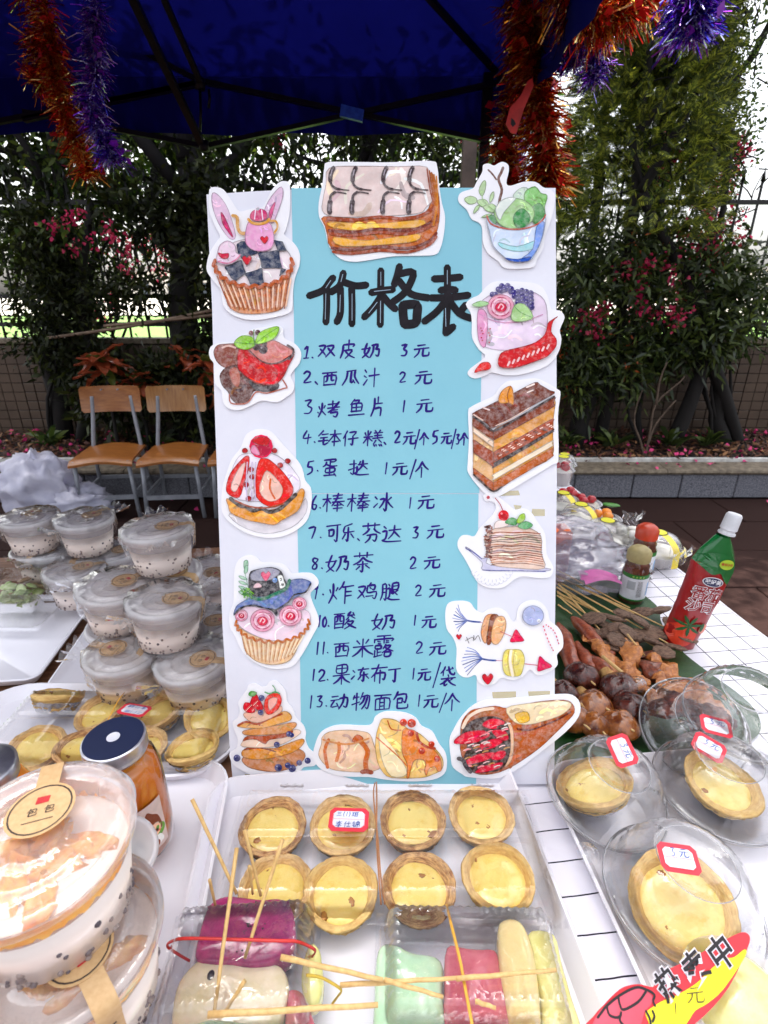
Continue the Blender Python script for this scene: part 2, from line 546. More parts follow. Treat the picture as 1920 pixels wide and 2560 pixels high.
# ------------------------------------------------------------------ handwriting: strokes of each character in a 100 x 100 box
GL = {
'双': "8 22 42 20 30 50 5 82;12 38 28 55 45 78;52 22 90 20 76 52 48 86;56 36 72 58 95 84",
'皮': "22 30 85 28 78 40;22 30 20 60 8 88;52 8 52 55;24 54 76 52 60 72 38 90;34 58 58 78 90 92",
'奶': "28 10 16 60 40 88;44 34 34 62 8 90;4 42 48 38;54 22 84 20 76 46 92 46 88 84 76 78;62 22 60 60 46 90",
'元': "30 20 70 17;12 42 90 38;38 42 32 66 12 88;60 40 58 80 66 86 88 84 92 66",
'西': "10 20 90 17;18 38 20 88;18 38 84 36 82 90;40 20 40 56 30 66;60 20 60 58 76 58;20 86 82 84",
'瓜': "30 18 78 12;34 20 30 55 10 90;54 18 52 78 68 72;62 66 72 82;76 16 74 50 96 88",
'汁': "14 18 24 28;8 42 20 50;8 84 28 60;38 44 96 40;68 10 68 94",
'烤': "18 14 18 52 4 88;6 36 10 50;32 30 26 44;20 56 36 78;44 24 80 22;62 8 62 42;40 44 92 40;88 12 62 50 42 66;60 56 84 54;60 56 56 70 86 68 80 94 68 88",
'鱼': "38 6 16 32;36 16 66 14 54 30;22 34 22 72;22 34 78 32 78 70;50 34 50 72;24 52 76 50;24 72 78 70;6 90 96 88",
'片': "30 10 28 50 8 92;54 8 54 36;30 38 88 36;30 60 74 58 74 94",
'钵': "24 8 6 34;16 26 42 24;12 44 42 42;6 62 44 60;26 44 26 84 44 74;50 30 96 28;72 8 72 92;70 32 46 68;74 32 96 66;60 70 86 68",
'仔': "28 8 6 46;20 34 20 92;44 20 84 18 66 38;66 38 66 86 54 80;38 54 96 50",
'糕': "10 18 16 32;38 14 30 32;4 42 46 40;25 10 25 90;24 46 4 74;26 48 44 66;58 8 64 18;84 6 78 16;52 24 94 22;56 38 90 36;72 22 72 52;48 52 98 50;66 60 54 80;78 60 92 76;54 86 58 94;68 86 70 94;80 86 84 94;92 84 96 92",
'个': "50 8 32 36 6 58;50 10 70 34 96 52;50 40 50 94",
'蛋': "16 12 84 10 76 22;50 12 48 38;50 24 74 24;28 22 22 36 8 44;26 34 56 44 92 44;26 54 74 52 74 72 26 74 26 54;50 46 50 88;18 90 86 88;78 80 90 94",
'挞': "6 28 38 26;24 8 24 86 10 78;4 60 38 48;58 14 54 30;48 34 92 30;70 12 68 40 50 66;70 40 90 62;44 44 44 74 30 84;34 84 56 90 98 90",
'棒': "4 32 40 30;22 8 22 92;22 36 4 68;24 38 38 56;50 20 92 18;52 34 90 32;46 48 98 46;70 6 64 36 44 66;72 48 98 68;56 68 86 66;52 80 92 78;70 56 70 96",
'冰': "8 22 18 34;4 74 22 56;64 6 64 90 52 82;34 34 54 32 44 58 30 76;90 26 72 42;70 44 84 64 98 78",
'可': "6 20 94 16;22 38 22 66;22 38 52 36 50 62 24 64;76 18 76 90 60 82",
'乐': "74 8 26 20;26 20 22 48 88 44;52 26 52 92 40 84;30 60 14 82;70 58 90 78",
'芬': "8 20 92 18;32 6 32 32;66 6 66 32;40 34 26 50 8 60;60 34 74 48 94 58;28 64 74 62 70 92 58 86;46 64 40 80 22 96",
'达': "12 12 22 24;8 40 26 38 22 74 6 84;36 34 92 30;64 8 60 46 36 76;62 42 76 58 88 72;8 82 34 90 98 90",
'茶': "8 18 92 16;34 6 34 28;66 6 66 28;50 26 32 46 8 58;52 28 68 44 94 54;28 60 74 58;50 46 50 94 40 88;34 70 20 84;64 68 82 82",
'炸': "18 12 18 52 4 88;6 34 10 48;32 28 26 42;20 56 34 74;58 8 50 26 40 40;52 26 94 22;66 26 66 94;66 48 90 46;66 66 90 64",
'鸡': "6 26 36 24 28 54 4 84;10 40 24 56 38 78;66 6 58 18;50 20 84 18 82 40 72 38;50 20 50 56 90 54 86 88 74 82;60 28 66 34;42 74 76 72",
'腿': "12 14 12 60 4 90;12 14 30 12 30 86 22 80;14 34 30 32;14 54 30 52;62 12 88 10 86 40 62 42;62 12 62 58 74 52;64 26 86 24;64 46 86 68;90 46 76 56;44 14 50 22;40 36 50 34 48 72 36 82;40 82 60 90 98 90",
'酸': "4 14 48 12;10 30 10 88;10 30 44 28 44 88;20 14 20 46 14 54;32 14 32 50 42 50;12 68 42 66;12 86 44 84;72 6 60 24 86 22;82 14 90 28;64 34 54 46;78 32 92 44;68 46 52 70;66 56 88 54 72 78 50 94;64 66 78 80 98 92",
'米': "22 14 34 30;76 10 64 28;6 44 94 40;50 6 50 94;48 46 28 70 6 86;52 46 72 68 96 82",
'露': "20 8 80 6;10 20 10 34;10 20 90 18 86 30;50 6 50 36;26 26 38 28;26 34 38 36;62 26 74 26;62 34 74 34;14 46 38 46 38 58 14 58 14 46;26 58 26 88;26 72 42 70;12 66 12 90;8 92 44 86;62 42 50 60;60 48 84 46 66 64 48 74;58 54 74 64 96 72;58 76 84 76 82 92 58 92 58 76",
'果': "24 12 76 10 76 42 24 44 24 12;24 28 76 26;50 10 50 94;6 56 94 52;48 58 30 76 8 88;52 58 72 76 96 86",
'冻': "8 22 18 34;4 74 20 56;36 22 92 18;60 8 46 50 88 48;68 34 68 88 58 82;50 60 36 80;80 58 94 76",
'布': "8 24 92 20;44 6 30 44 6 66;26 50 26 84;26 50 78 48 76 80 66 76;52 34 52 96",
'丁': "8 20 92 16;54 18 54 88 38 78",
'袋': "32 6 24 22 8 36;20 26 20 48;38 24 74 18;52 6 62 34 84 44 88 34;70 8 78 14;50 46 54 54;10 60 90 56;52 58 34 76 8 86;32 74 32 96 48 88;78 60 62 70;50 62 68 82 96 94",
'动': "10 20 42 18;4 42 48 38;26 42 8 78 40 74;36 60 46 82;52 34 90 32 86 84 72 78;70 10 66 54 46 92",
'物': "14 18 8 36;12 30 40 28;26 8 26 92;4 62 42 50;60 8 48 40;56 26 94 24 88 84 76 78;68 28 60 52 44 68;82 28 72 62 54 86",
'面': "8 14 92 12;46 14 40 32;16 34 16 90;16 34 84 32 84 90;38 34 38 88;60 34 60 88;38 52 60 51;38 70 60 69;16 90 84 88",
'包': "30 6 22 26 6 46;24 24 82 22 78 64 68 58;26 44 56 42 56 62;26 44 26 62;26 62 56 62;26 62 26 86 34 92 88 90 92 72",
'三': "20 20 80 18;26 50 74 48;10 84 92 82",
'班': "6 20 36 18;8 46 34 44;4 78 38 70;20 20 20 74;44 26 46 44;54 10 52 60 40 90;62 20 96 18;64 48 92 46;60 84 98 82;78 20 78 82",
'李': "8 24 92 20;50 6 50 50;48 26 10 54;52 26 92 50;26 56 74 54 54 68;52 68 52 94 40 88;8 76 94 72",
'仕': "28 8 6 46;20 34 20 92;40 40 96 36;68 10 68 84;46 86 92 84",
'锦': "24 8 6 34;16 26 42 24;12 44 42 42;6 62 44 60;26 44 26 84 44 74;72 4 66 14;56 16 88 16 88 42 56 42 56 16;56 29 88 28;54 54 54 84;54 54 92 52 92 82;73 42 73 96",
'1': "56 12 48 88", 'I': "35 28 60 12 50 84;30 88 70 86", '2': "25 28 45 14 70 26 60 52 28 84 80 82", '3': "28 18 66 16 44 44 70 60 58 86 26 86",
'4': "45 12 20 56 82 52;62 34 56 90", '5': "36 18 30 46 62 50 64 76 28 90;36 18 76 14", '6': "60 12 32 46 32 80 56 88 68 66 38 62",
'7': "24 22 74 18 50 88", '8': "66 22 42 16 34 34 64 60 58 84 36 82 38 62 70 30 66 20", '9': "62 30 44 20 38 40 64 34;62 14 44 90",
'0': "50 16 30 40 34 80 54 84 68 50 50 16", '.': "44 82 54 88", '、': "40 70 62 92", '/': "80 4 20 98", '(': "60 8 40 50 60 92", ')': "40 8 60 50 40 92",
}
def write(mb, ch, cx, cy, w_, h_, sw, z, tf, jit=2.0, slant=.06):
    """ch centred at (cx, cy) in flat coordinates with y DOWN; tf maps (x, y) to the surface's own (x, y)"""
    for k, st in enumerate(GL[ch].split(';')):
        a = [float(t) for t in st.split()]
        pts = [(a[i], a[i + 1]) for i in range(0, len(a), 2)]
        jx, jy = random.uniform(-jit, jit), random.uniform(-jit, jit)
        q = []
        for x, y in pts:
            x += jx + random.uniform(-jit, jit) * .4
            y += jy + random.uniform(-jit, jit) * .4
            xx = cx + (x - 50) / 100 * w_ - (y - 50) / 100 * h_ * slant
            yy = cy + (y - 50) / 100 * h_ - (x - 50) / 100 * w_ * .06
            q.append(tf(xx, yy))
        mb.ribbon(smooth_path(q, 3), sw * random.uniform(.85, 1.15), z + k * 1.5e-5, taper=True)
# ================================================================== THE PRICE BOARD
LEAN = math.radians(18.5)
BO = onz(583, 1966, TZ + .004)
board = thing('price_board', 'tall handwritten price board, blue centre strip on white, cake pictures down both sides', 'sign', BO, (math.pi / 2 - LEAN, 0, 0))
BN = Vector((0, -math.cos(LEAN), math.sin(LEAN)))
BW = Vector((0, math.sin(LEAN), math.cos(LEAN)))
def bp(u, v):
    """photo pixel -> the board's own flat coordinates"""
    r = ray(u, v)
    t = (BO - EYE).dot(BN) / r.dot(BN)
    p = EYE + r * t - BO
    return (p.x, p.dot(BW))
WHITE = (.93, .93, .95)
m_board = pm('board_paper', (.90, .90, .935), .6, c2=(.86, .86, .90), nscale=6, bump=.12, bscale=120)
m_edge = pm('foam_edge', (.86, .85, .84), .7)
m_blue = pm('blue_card', (.53, .775, .83), .5, c2=(.50, .75, .815), nscale=5, bump=.06, bscale=200)
m_cut = pm('cutout_card', (.95, .945, .96), .5, c2=(.93, .925, .94), nscale=30)
m_ink = pm('violet_ink', (.12, .0, .42), .6, spec=.2, c2=(.18, .03, .50), nscale=60)
m_black = pm('black_marker', (.045, .03, .05), .6, spec=.2, c2=(.12, .10, .13), nscale=70)
m_paint = paint_mat()
TH = .006
outl = [bp(516, 486), bp(640, 478), bp(800, 470), bp(1050, 469), bp(1389, 470), bp(1391, 800), bp(1392, 1200), bp(1387, 1600), bp(1386, 1960), bp(980, 1962), bp(600, 1969), bp(583, 1962), bp(575, 1880), bp(556, 1560), bp(536, 1000), bp(530, 760)]
mb = MB(); mb.slab(outl, -TH, 0)
obj('board_panel', mb, m_board, board, smooth=False)
# blue card, in two sheets meeting at a seam
mb = MB(); mb.slab([bp(729, 471), bp(1204, 470), bp(1205, 800), bp(1198, 1233), bp(742, 1233), bp(735, 800)], .0001, .0006)
obj('blue_sheet', mb, m_blue, board, smooth=False)
mb = MB(); mb.slab([bp(742, 1235), bp(1196, 1235), bp(1192, 1600), bp(1190, 1961), bp(755, 1965), bp(748, 1500)], .0001, .0006)
obj('blue_sheet', mb, m_blue, board, smooth=False)
# prop behind
mb = MB(); mb.box((.2, .30, -.055), (.05, .5, .006), Matrix.Rotation(-.17, 3, 'X'))
obj('rear_strut', mb, m_edge, board, smooth=False)
# yellowed tape
m_tape = clear('old_tape', haze=.35, rough=.3, hazec=(.93, .88, .68), boost=.5)
for q in ([(1245, 1240), (1300, 1238), (1296, 1226), (1250, 1228)], [(1284, 1262), (1304, 1264), (1300, 1278), (1288, 1276)],
          [(1330, 1272), (1362, 1273), (1362, 1290), (1328, 1290)], [(1230, 1730), (1290, 1728), (1290, 1745), (1232, 1747)],
          [(1320, 1728), (1375, 1727), (1375, 1744), (1322, 1745)], [(612, 1935), (636, 1936), (634, 1950), (614, 1950)]):
    mb = MB(); mb.slab([bp(*p) for p in q], .0002, .0003)
    obj('tape_piece', mb, m_tape, board, smooth=False)

# ---- title, painted strokes traced one by one
def T(x0, y0, s):
    return lambda x, y: (x0 + x * s, y0 + y * s)
T1, T2, T3 = T(500, 380, .3014), T(940, 380, .3014), T(500, 800, .3014)
T4, T5, T6 = T(960, 780, .2893), T(500, 1240, .3014), T(960, 1220, .2893)
T7, T8, TD, T0 = T(520, 1580, .2773), T(960, 1560, .3014), T(0, 0, 1.1573), T(0, 0, 1)
mb = MB()
kz = 0
def tstroke(tf, pts, wpx, w2=None):
    global kz
    P = smooth_path([bp(*tf(*p)) for p in pts], 4)
    kz += 1
    mb.ribbon([(p.x, p.y) for p in P], wpx * .3014 / 1900, .0008 + kz * 2e-5)
for st in ([(1105, 1045), (1075, 1080), (1020, 1150), (905, 1195)], [(1050, 1130), (1052, 1280), (1045, 1415)], [(1190, 1005), (1160, 1110), (1085, 1165)],
           [(1195, 1082), (1290, 1112), (1380, 1105)], [(1165, 1130), (1165, 1330), (1135, 1412)], [(1258, 1135), (1262, 1280), (1260, 1430)],
           [(1420, 1168), (1520, 1150), (1600, 1142)], [(1500, 985), (1498, 1200), (1495, 1435)], [(1500, 1200), (1440, 1290), (1362, 1372)], [(1520, 1200), (1570, 1260), (1620, 1305)]):
    tstroke(T1, st, 52)
for st in ([(195, 950), (175, 1030), (150, 1105)], [(200, 1012), (310, 1002), (265, 1130), (210, 1195), (140, 1245)], [(190, 1070), (290, 1180), (435, 1212)],
           [(222, 1272), (225, 1350), (235, 1430)], [(228, 1272), (335, 1270), (340, 1350), (325, 1420), (235, 1432)],
           [(480, 1055), (600, 1050), (700, 1040)], [(535, 1150), (600, 1142), (660, 1148)], [(455, 1212), (600, 1210), (765, 1190)],
           [(590, 960), (592, 1240), (578, 1505)], [(576, 1505), (610, 1480), (640, 1450)], [(570, 1245), (500, 1330), (400, 1408)],
           [(612, 1240), (690, 1340), (788, 1382)], [(745, 1270), (720, 1300), (702, 1326)]):
    tstroke(T2, st, 66 if st[0][0] < 300 and st[0][1] > 1250 else 52)
obj('title_lettering', mb, m_black, board, smooth=False)
# white streaks where the marker missed
mb = MB()
for i, (tf, a, b) in enumerate(((T1, (1045, 1180), (1040, 1390)), (T1, (1165, 1190), (1160, 1330)), (T1, (1262, 1180), (1262, 1400)), (T1, (1085, 1070), (1045, 1130)), (T1, (1185, 1020), (1170, 1080)),
                   (T1, (1445, 1160), (1580, 1146)), (T1, (1500, 1000), (1500, 1110)), (T1, (1498, 1240), (1496, 1420)), (T1, (1470, 1250), (1400, 1340)), (T2, (590, 985), (590, 1100)), (T2, (575, 1300), (578, 1450)))):
    mb.ribbon([bp(*tf(*a)), bp(*tf(*b))], .0008, .0016 + i * 1e-5)
obj('marker_gap', mb, pm('pale_streak', (.62, .72, .80), .6), board, smooth=False)

# ---- the menu lines: (text pieces with centre x, y, width, height in picture units of 1.1573 px)
LINES = [
 [('I', 662, 762, 26, 34), ('.', 676, 762, 22, 30), ('双', 706, 758, 38, 36), ('皮', 752, 755, 36, 46), ('奶', 801, 757, 42, 38), ('3', 873, 757, 26, 32), ('元', 910, 757, 40, 36)],
 [('2', 664, 815, 30, 34), ('、', 684, 820, 24, 26), ('西', 712, 818, 38, 38), ('瓜', 757, 815, 42, 40), ('汁', 802, 815, 38, 48), ('2', 869, 815, 24, 30), ('元', 914, 815, 44, 38)],
 [('3', 667, 878, 36, 40), ('.', 688, 882, 20, 28), ('烤', 712, 884, 50, 40), ('鱼', 770, 880, 38, 42), ('片', 815, 878, 30, 46), ('1', 872, 878, 20, 32), ('元', 917, 876, 42, 38)],
 [('4', 664, 944, 28, 36), ('.', 681, 946, 18, 26), ('钵', 712, 947, 52, 40), ('仔', 757, 947, 36, 40), ('糕', 806, 947, 44, 40), ('、', 832, 952, 18, 20), ('2', 858, 944, 22, 34), ('元', 884, 946, 32, 36), ('/', 901, 948, 14, 44), ('个', 916, 948, 22, 30), ('5', 940, 944, 22, 38), ('元', 964, 946, 28, 32), ('/', 980, 948, 12, 44), ('3', 989, 948, 13, 28), ('个', 1002, 948, 19, 30)],
 [('5', 671, 1010, 26, 38), ('.', 687, 1008, 18, 26), ('蛋', 713, 1010, 36, 44), ('挞', 775, 1010, 46, 38), ('1', 834, 1012, 20, 32), ('元', 864, 1012, 38, 36), ('/', 892, 1014, 18, 44), ('个', 911, 1014, 30, 40)],
 [('6', 680, 1086, 24, 38), ('.', 693, 1088, 18, 26), ('棒', 720, 1085, 48, 44), ('棒', 774, 1085, 50, 44), ('冰', 828, 1085, 44, 44), ('1', 886, 1086, 14, 30), ('元', 920, 1084, 42, 36)],
 [('7', 674, 1150, 28, 34), ('.', 694, 1152, 18, 26), ('可', 720, 1150, 34, 46), ('乐', 752, 1150, 34, 44), ('、', 775, 1160, 20, 18), ('芬', 802, 1150, 44, 46), ('达', 846, 1152, 46, 42), ('3', 898, 1150, 24, 32), ('元', 940, 1148, 42, 36)],
 [('8', 680, 1217, 30, 34), ('.', 697, 1219, 18, 24), ('奶', 729, 1217, 54, 44), ('茶', 784, 1214, 48, 46), ('2', 892, 1215, 24, 34), ('元', 933, 1214, 42, 36)],
 [('9', 684, 1276, 22, 42), ('.', 699, 1276, 18, 22), ('炸', 738, 1280, 56, 54), ('鸡', 794, 1278, 46, 42), ('腿', 842, 1278, 44, 44), ('2', 904, 1275, 24, 32), ('元', 944, 1275, 42, 36)],
 [('1', 690, 1342, 16, 32), ('0', 702, 1342, 20, 30), ('.', 711, 1344, 14, 22), ('酸', 745, 1340, 52, 42), ('奶', 828, 1342, 54, 42), ('1', 896, 1340, 14, 28), ('元', 926, 1342, 38, 34)],
 [('1', 686, 1400, 14, 34), ('1', 699, 1400, 14, 34), ('.', 709, 1402, 16, 22), ('西', 738, 1402, 40, 40), ('米', 784, 1400, 48, 44), ('露', 828, 1396, 48, 52), ('2', 906, 1398, 26, 34), ('元', 945, 1400, 42, 36)],
 [('1', 677, 1458, 16, 32), ('2', 695, 1458, 26, 34), ('.', 709, 1460, 14, 22), ('果', 738, 1456, 40, 50), ('冻', 779, 1457, 40, 36), ('布', 820, 1455, 40, 46), ('丁', 852, 1457, 30, 38), ('1', 893, 1455, 14, 30), ('元', 916, 1456, 34, 34), ('/', 943, 1458, 22, 56), ('袋', 968, 1460, 38, 46)],
 [('1', 672, 1516, 16, 36), ('3', 691, 1514, 24, 32), ('.', 706, 1517, 16, 22), ('动', 734, 1515, 42, 38), ('物', 780, 1515, 42, 44), ('面', 826, 1516, 42, 40), ('包', 866, 1512, 34, 42), ('1', 905, 1513, 14, 32), ('元', 930, 1514, 38, 36), ('/', 956, 1517, 22, 44), ('个', 977, 1516, 36, 44)],
]
for li, line in enumerate(LINES):
    for nm, sel in (('menu_item', [q for q in line if q[1] < 850 and not (q[0] == '1' and q[1] > 820)]), ('menu_price', [q for q in line if q[1] >= 850 or (q[0] == '1' and q[1] > 820)])):
        mb = MB()
        for (ch, x, y, w_, h_) in (sel if nm == 'menu_price' or 1 else sel):
            if li in (11, 12) and x in (852, 866): continue
            write(mb, ch, x, y, w_, h_, .0027, .0008, lambda a, b: bp(*TD(a, b)))
        if nm == 'menu_item' and li in (11, 12):
            ch, x, y, w_, h_ = [q for q in line if q[1] in (852, 866)][0]; write(mb, ch, x, y, w_, h_, .0027, .0008, lambda a, b: bp(*TD(a, b)))
        obj(nm, mb, m_ink, board, smooth=False)

# ---- the cut-out pictures
def pick(tf, pts):
    return [bp(*tf(*p)) for p in pts]
def cutout(label, outline, layers, seed=0, lift=.0022):
    """a die-cut card glued on; layers: ('p', tf, colour, pts[, dabs]) filled shape, ('s', tf, colour, width, pts) brush stroke, ('c', tf, colour, x, y, r) disc"""
    rnd = random.Random(seed)
    P = smooth_path(outline, 3, closed=True)
    mb = MB(); mb.slab([(p.x, p.y) for p in P], .0009, lift)
    c = obj('cutout', mb, m_cut, board, smooth=False)
    c['label'] = label
    pr = MB()
    z = lift + .00012
    def setc(col, v=1.0):
        pr.cur = tuple(min(1, x * v) for x in lin(col))
    def edge(Q, col, wd=.0011):
        nonlocal z
        z += 1.3e-5
        setc(col, .5)
        n = len(Q)
        i = rnd.randrange(n)
        while i < n * 2:
            k = rnd.randint(max(3, n // 6), max(4, n // 3))
            seg = [Q[(i + j) % n] for j in range(k + 1)]
            pr.ribbon(seg, wd * rnd.uniform(.5, 1.1), z, taper=True)
            i += k
            z += 1.3e-5
    for L_ in layers:
        z += 1.3e-5
        if L_[0] == 'p':
            _, tf, col, pts = L_[:4]
            Q = [(p.x, p.y) for p in smooth_path(pick(tf, pts), 3, closed=True)]
            setc(col)
            pr.sheet(Q, z)
            xs, ys = [q[0] for q in Q], [q[1] for q in Q]
            ext = max(max(xs) - min(xs), max(ys) - min(ys))
            nd = L_[4] if len(L_) > 4 else int(10 + ext * 420)
            for _ in range(nd):
                x, y = rnd.uniform(min(xs), max(xs)), rnd.uniform(min(ys), max(ys))
                a = rnd.uniform(0, 6.28) if len(L_) < 6 else L_[5] + rnd.uniform(-.35, .35)
                l = rnd.uniform(.1, .32) * ext
                e = (x + math.cos(a) * l, y + math.sin(a) * l)
                md = (x + math.cos(a + .5) * l * .5, y + math.sin(a + .5) * l * .5)
                if inside((x, y), Q) and inside(e, Q) and inside(md, Q):
                    z += 1.3e-5
                    v = rnd.choice((.62, .75, .86, 1.15, 1.3, 1.55))
                    setc(tuple(min(1, max(0, k_ + rnd.uniform(-.05, .05))) for k_ in col), v)
                    pr.ribbon(smooth_path([(x, y), md, e], 3), ext * rnd.uniform(.015, .06), z, taper=True)
            edge(Q, col)
        elif L_[0] == 's':
            _, tf, col, wd, pts = L_
            setc(col)
            s_ = abs(tf(1, 0)[0] - tf(0, 0)[0])
            pr.ribbon(smooth_path(pick(tf, pts), 3), wd * s_ / 1950, z, taper=False)
        elif L_[0] == 'c':
            _, tf, col, x, y, r = L_
            Q = [bp(*tf(x + r * math.cos(k * .524), y + r * math.sin(k * .524))) for k in range(12)]
            setc(col); pr.sheet(Q, z)
            z += 1.3e-5
            setc(col, .6)
            Q = [bp(*tf(x + r * (.05 + .75 * math.cos(k * .63)), y + r * (.25 + .6 * math.sin(k * .63)))) for k in range(10)]
            pr.sheet(Q, z)
            z += 1.3e-5
            setc(tuple(.5 + .5 * k for k in col))
            Q = [bp(*tf(x - r * .35 + r * .22 * math.cos(k * .785), y - r * .35 + r * .22 * math.sin(k * .785))) for k in range(8)]
            pr.sheet(Q, z)
    obj('artwork', pr, m_paint, c, smooth=False)
    return c
def O(tf, pts):
    return pick(tf, pts)
def blobp(cx, cy, rx, ry, n=12, ph=0):
    return [(cx + rx * math.cos(ph + 6.283 * k / n), cy + ry * math.sin(ph + 6.283 * k / n)) for k in range(n)]
def rose(tf, x, y, r, c1=(.90, .66, .74), c2=(.83, .2, .32)):
    L_ = [('p', tf, c1, blobp(x, y, r, r * .92, 10))]
    L_ += [('p', tf, c2, blobp(x, y + r * .05, r * .42, r * .36, 8), 4)]
    for k in range(5):
        a = k * 1.256
        L_.append(('s', tf, (.97, .84, .88), r * .1, [(x + r * .62 * math.cos(a + t * .3), y + r * .58 * math.sin(a + t * .3)) for t in range(4)]))
        L_.append(('s', tf, (.72, .3, .42), r * .05, [(x + r * .75 * math.cos(a + .6 + t * .3), y + r * .7 * math.sin(a + .6 + t * .3)) for t in range(4)]))
    L_.append(('s', tf, (.95, .75, .78), r * .1, [(x - r * .2, y + r * .1), (x, y - r * .2), (x + r * .2, y), (x + r * .05, y + r * .18)]))
    return L_
def heart(tf, x, y, r, col=(.82, .12, .2)):
    return ('p', tf, col, [(x, y + r), (x - r * .8, y + r * .1), (x - r * .95, y - r * .5), (x - r * .5, y - r * .85), (x, y - r * .45), (x + r * .5, y - r * .9), (x + r * .95, y - r * .5), (x + r * .75, y + r * .15)], 0)

TAN, RUST, CREAM, CHOC = (.80, .53, .38), (.62, .30, .17), (.93, .87, .86), (.22, .15, .17)
# 1 cupcake with hare ears
lay = [('p', T1, (.86, .74, .83), [(110, 350), (170, 380), (240, 490), (300, 700), (250, 725), (160, 600), (110, 460)]),
       ('p', T1, (.75, .2, .4), [(180, 510), (215, 560), (280, 715), (230, 660), (190, 590)]),
       ('p', T1, (.86, .74, .83), [(680, 300), (690, 380), (640, 530), (600, 600), (540, 520), (560, 440), (620, 350)]),
       ('p', T1, (.86, .45, .6), [(630, 425), (612, 500), (585, 580), (575, 530), (595, 470)]),
       ('p', T1, (.85, .60, .46), [(130, 950), (190, 1060), (225, 1230), (250, 1290), (330, 1340), (480, 1348), (640, 1325), (705, 1275), (725, 1150), (760, 960), (600, 1110), (400, 1110), (250, 1060)]),
       ('p', T1, (.92, .87, .88), blobp(455, 925, 312, 195, 16))]
for k in range(13):
    x0, x1 = 150 + k * 49, 262 + k * 37
    lay.append(('s', T1, (.62, .33, .2), 9, [(x0, 1040 + 75 * math.sin(k / 12 * 3.14)), ((x0 + x1) / 2, 1180), (x1, 1330 - abs(k - 6) * 4)]))
    lay.append(('s', T1, (.93, .78, .68), 12, [(x0 + 22, 1060 + 72 * math.sin(k / 12 * 3.14)), (x1 + 12, 1310 - abs(k - 6) * 4)]))
NAVY = (.13, .18, .29)
for q in ([(315, 780), (350, 755), (390, 755), (485, 848), (360, 900), (325, 850)], [(492, 850), (655, 830), (682, 972), (525, 975)], [(218, 965), (350, 912), (385, 1018), (300, 1080), (265, 1050)], [(385, 1022), (520, 978), (535, 1105), (430, 1112)],
          [(622, 748), (690, 760), (722, 830), (655, 832)], [(682, 975), (717, 990), (668, 1042)]):
    Q = []
    for i in range(len(q)):
        a, b = q[i], q[(i + 1) % len(q)]
        Q += [a, (a[0] * .67 + b[0] * .33, a[1] * .67 + b[1] * .33), (a[0] * .33 + b[0] * .67, a[1] * .33 + b[1] * .67)]
    lay.append(('p', T1, NAVY, Q, 5))
zig = []
for k in range(25):
    a = math.pi * (1.02 - k / 24 * 1.06)
    zig.append((450 + 330 * math.cos(a) * (1 if k % 2 else .95), 930 + 195 * math.sin(a) + (14 if k % 2 else -8)))
lay += [('s', T1, (.70, .36, .22), 26, zig),
        ('s', T1, (.82, .62, .38), 24, [(280, 545), (318, 560), (322, 640), (345, 685), (385, 690)]),
        ('s', T1, (.82, .62, .38), 15, [(585, 590), (635, 590), (650, 640), (622, 690)]),
        ('p', T1, (.90, .66, .80), [(412, 600), (480, 622), (580, 600), (618, 700), (610, 790), (560, 832), (460, 832), (395, 780), (386, 700)]),
        ('p', T1, (.82, .35, .50), [(428, 570), (440, 515), (500, 490), (555, 512), (562, 565), (500, 592)], 4),
        ('s', T1, (.95, .85, .92), 9, [(470, 500), (462, 575)]), ('s', T1, (.95, .85, .92), 9, [(520, 500), (530, 580)]),
        ('c', T1, (.88, .86, .9), 487, 485, 20), ('s', T1, (.84, .62, .36), 20, [(410, 575), (440, 605), (500, 615), (560, 600), (582, 575)]),
        heart(T1, 543, 745, 32), heart(T1, 400, 912, 38),
        ('p', T1, (.92, .82, .88), [(160, 850), (180, 790), (240, 755), (300, 790), (310, 850), (345, 880), (280, 940), (190, 945), (150, 910)]),
        ('p', T1, (.8, .2, .3), [(165, 855), (200, 862), (250, 860), (240, 900), (190, 895)], 3), ('s', T1, (.85, .5, .62), 8, [(165, 925), (240, 940), (310, 910), (345, 870)])]
cutout('cut-out of a cupcake with hare ears, teapot and chequered icing', O(T1, [(80, 345), (90, 312), (130, 298), (200, 320), (260, 400), (310, 480), (350, 500), (430, 478), (520, 465), (560, 400), (600, 320), (660, 260), (710, 250), (745, 275), (750, 400), (745, 520), (715, 650), (700, 690), (760, 740), (810, 800), (832, 870), (825, 950), (790, 1050), (775, 1150), (770, 1290), (740, 1340), (640, 1370), (480, 1398), (350, 1385), (250, 1340), (195, 1270), (175, 1150), (120, 1080), (65, 1000), (62, 930), (90, 830), (150, 740), (170, 700), (120, 600), (80, 480)]), lay, 1)
# 2 custard slice
lay = [('p', TD, (.76, .44, .28), [(700, 470), (780, 474), (900, 468), (930, 440), (928, 380), (938, 385), (948, 430), (948, 480), (936, 520), (915, 538), (860, 540), (760, 552), (715, 535), (708, 510), (703, 490)], 60, 0),
       ('p', TD, (.90, .82, .80), [(712, 366), (780, 362), (860, 363), (922, 364), (928, 400), (936, 430), (920, 450), (900, 464), (800, 470), (720, 470), (697, 457), (699, 430), (705, 400)], 25),
       ('p', TD, (.93, .72, .42), [(714, 482), (800, 486), (880, 480), (915, 478), (912, 492), (850, 496), (790, 502), (720, 494)], 18, 0),
       ('p', TD, (.92, .70, .40), [(722, 515), (790, 522), (870, 512), (905, 508), (900, 522), (840, 530), (740, 534)], 18, 0)]
for i, y in enumerate((474, 500, 507, 538, 546)):
    lay.append(('s', TD, (.45, .18, .12) if i % 2 else (.6, .28, .18), 5.5, [(708 + i * 3, y), (760, y + 4), (820, y - 3), (880, y + 1), (925, y - 14), (942, y - 32)]))
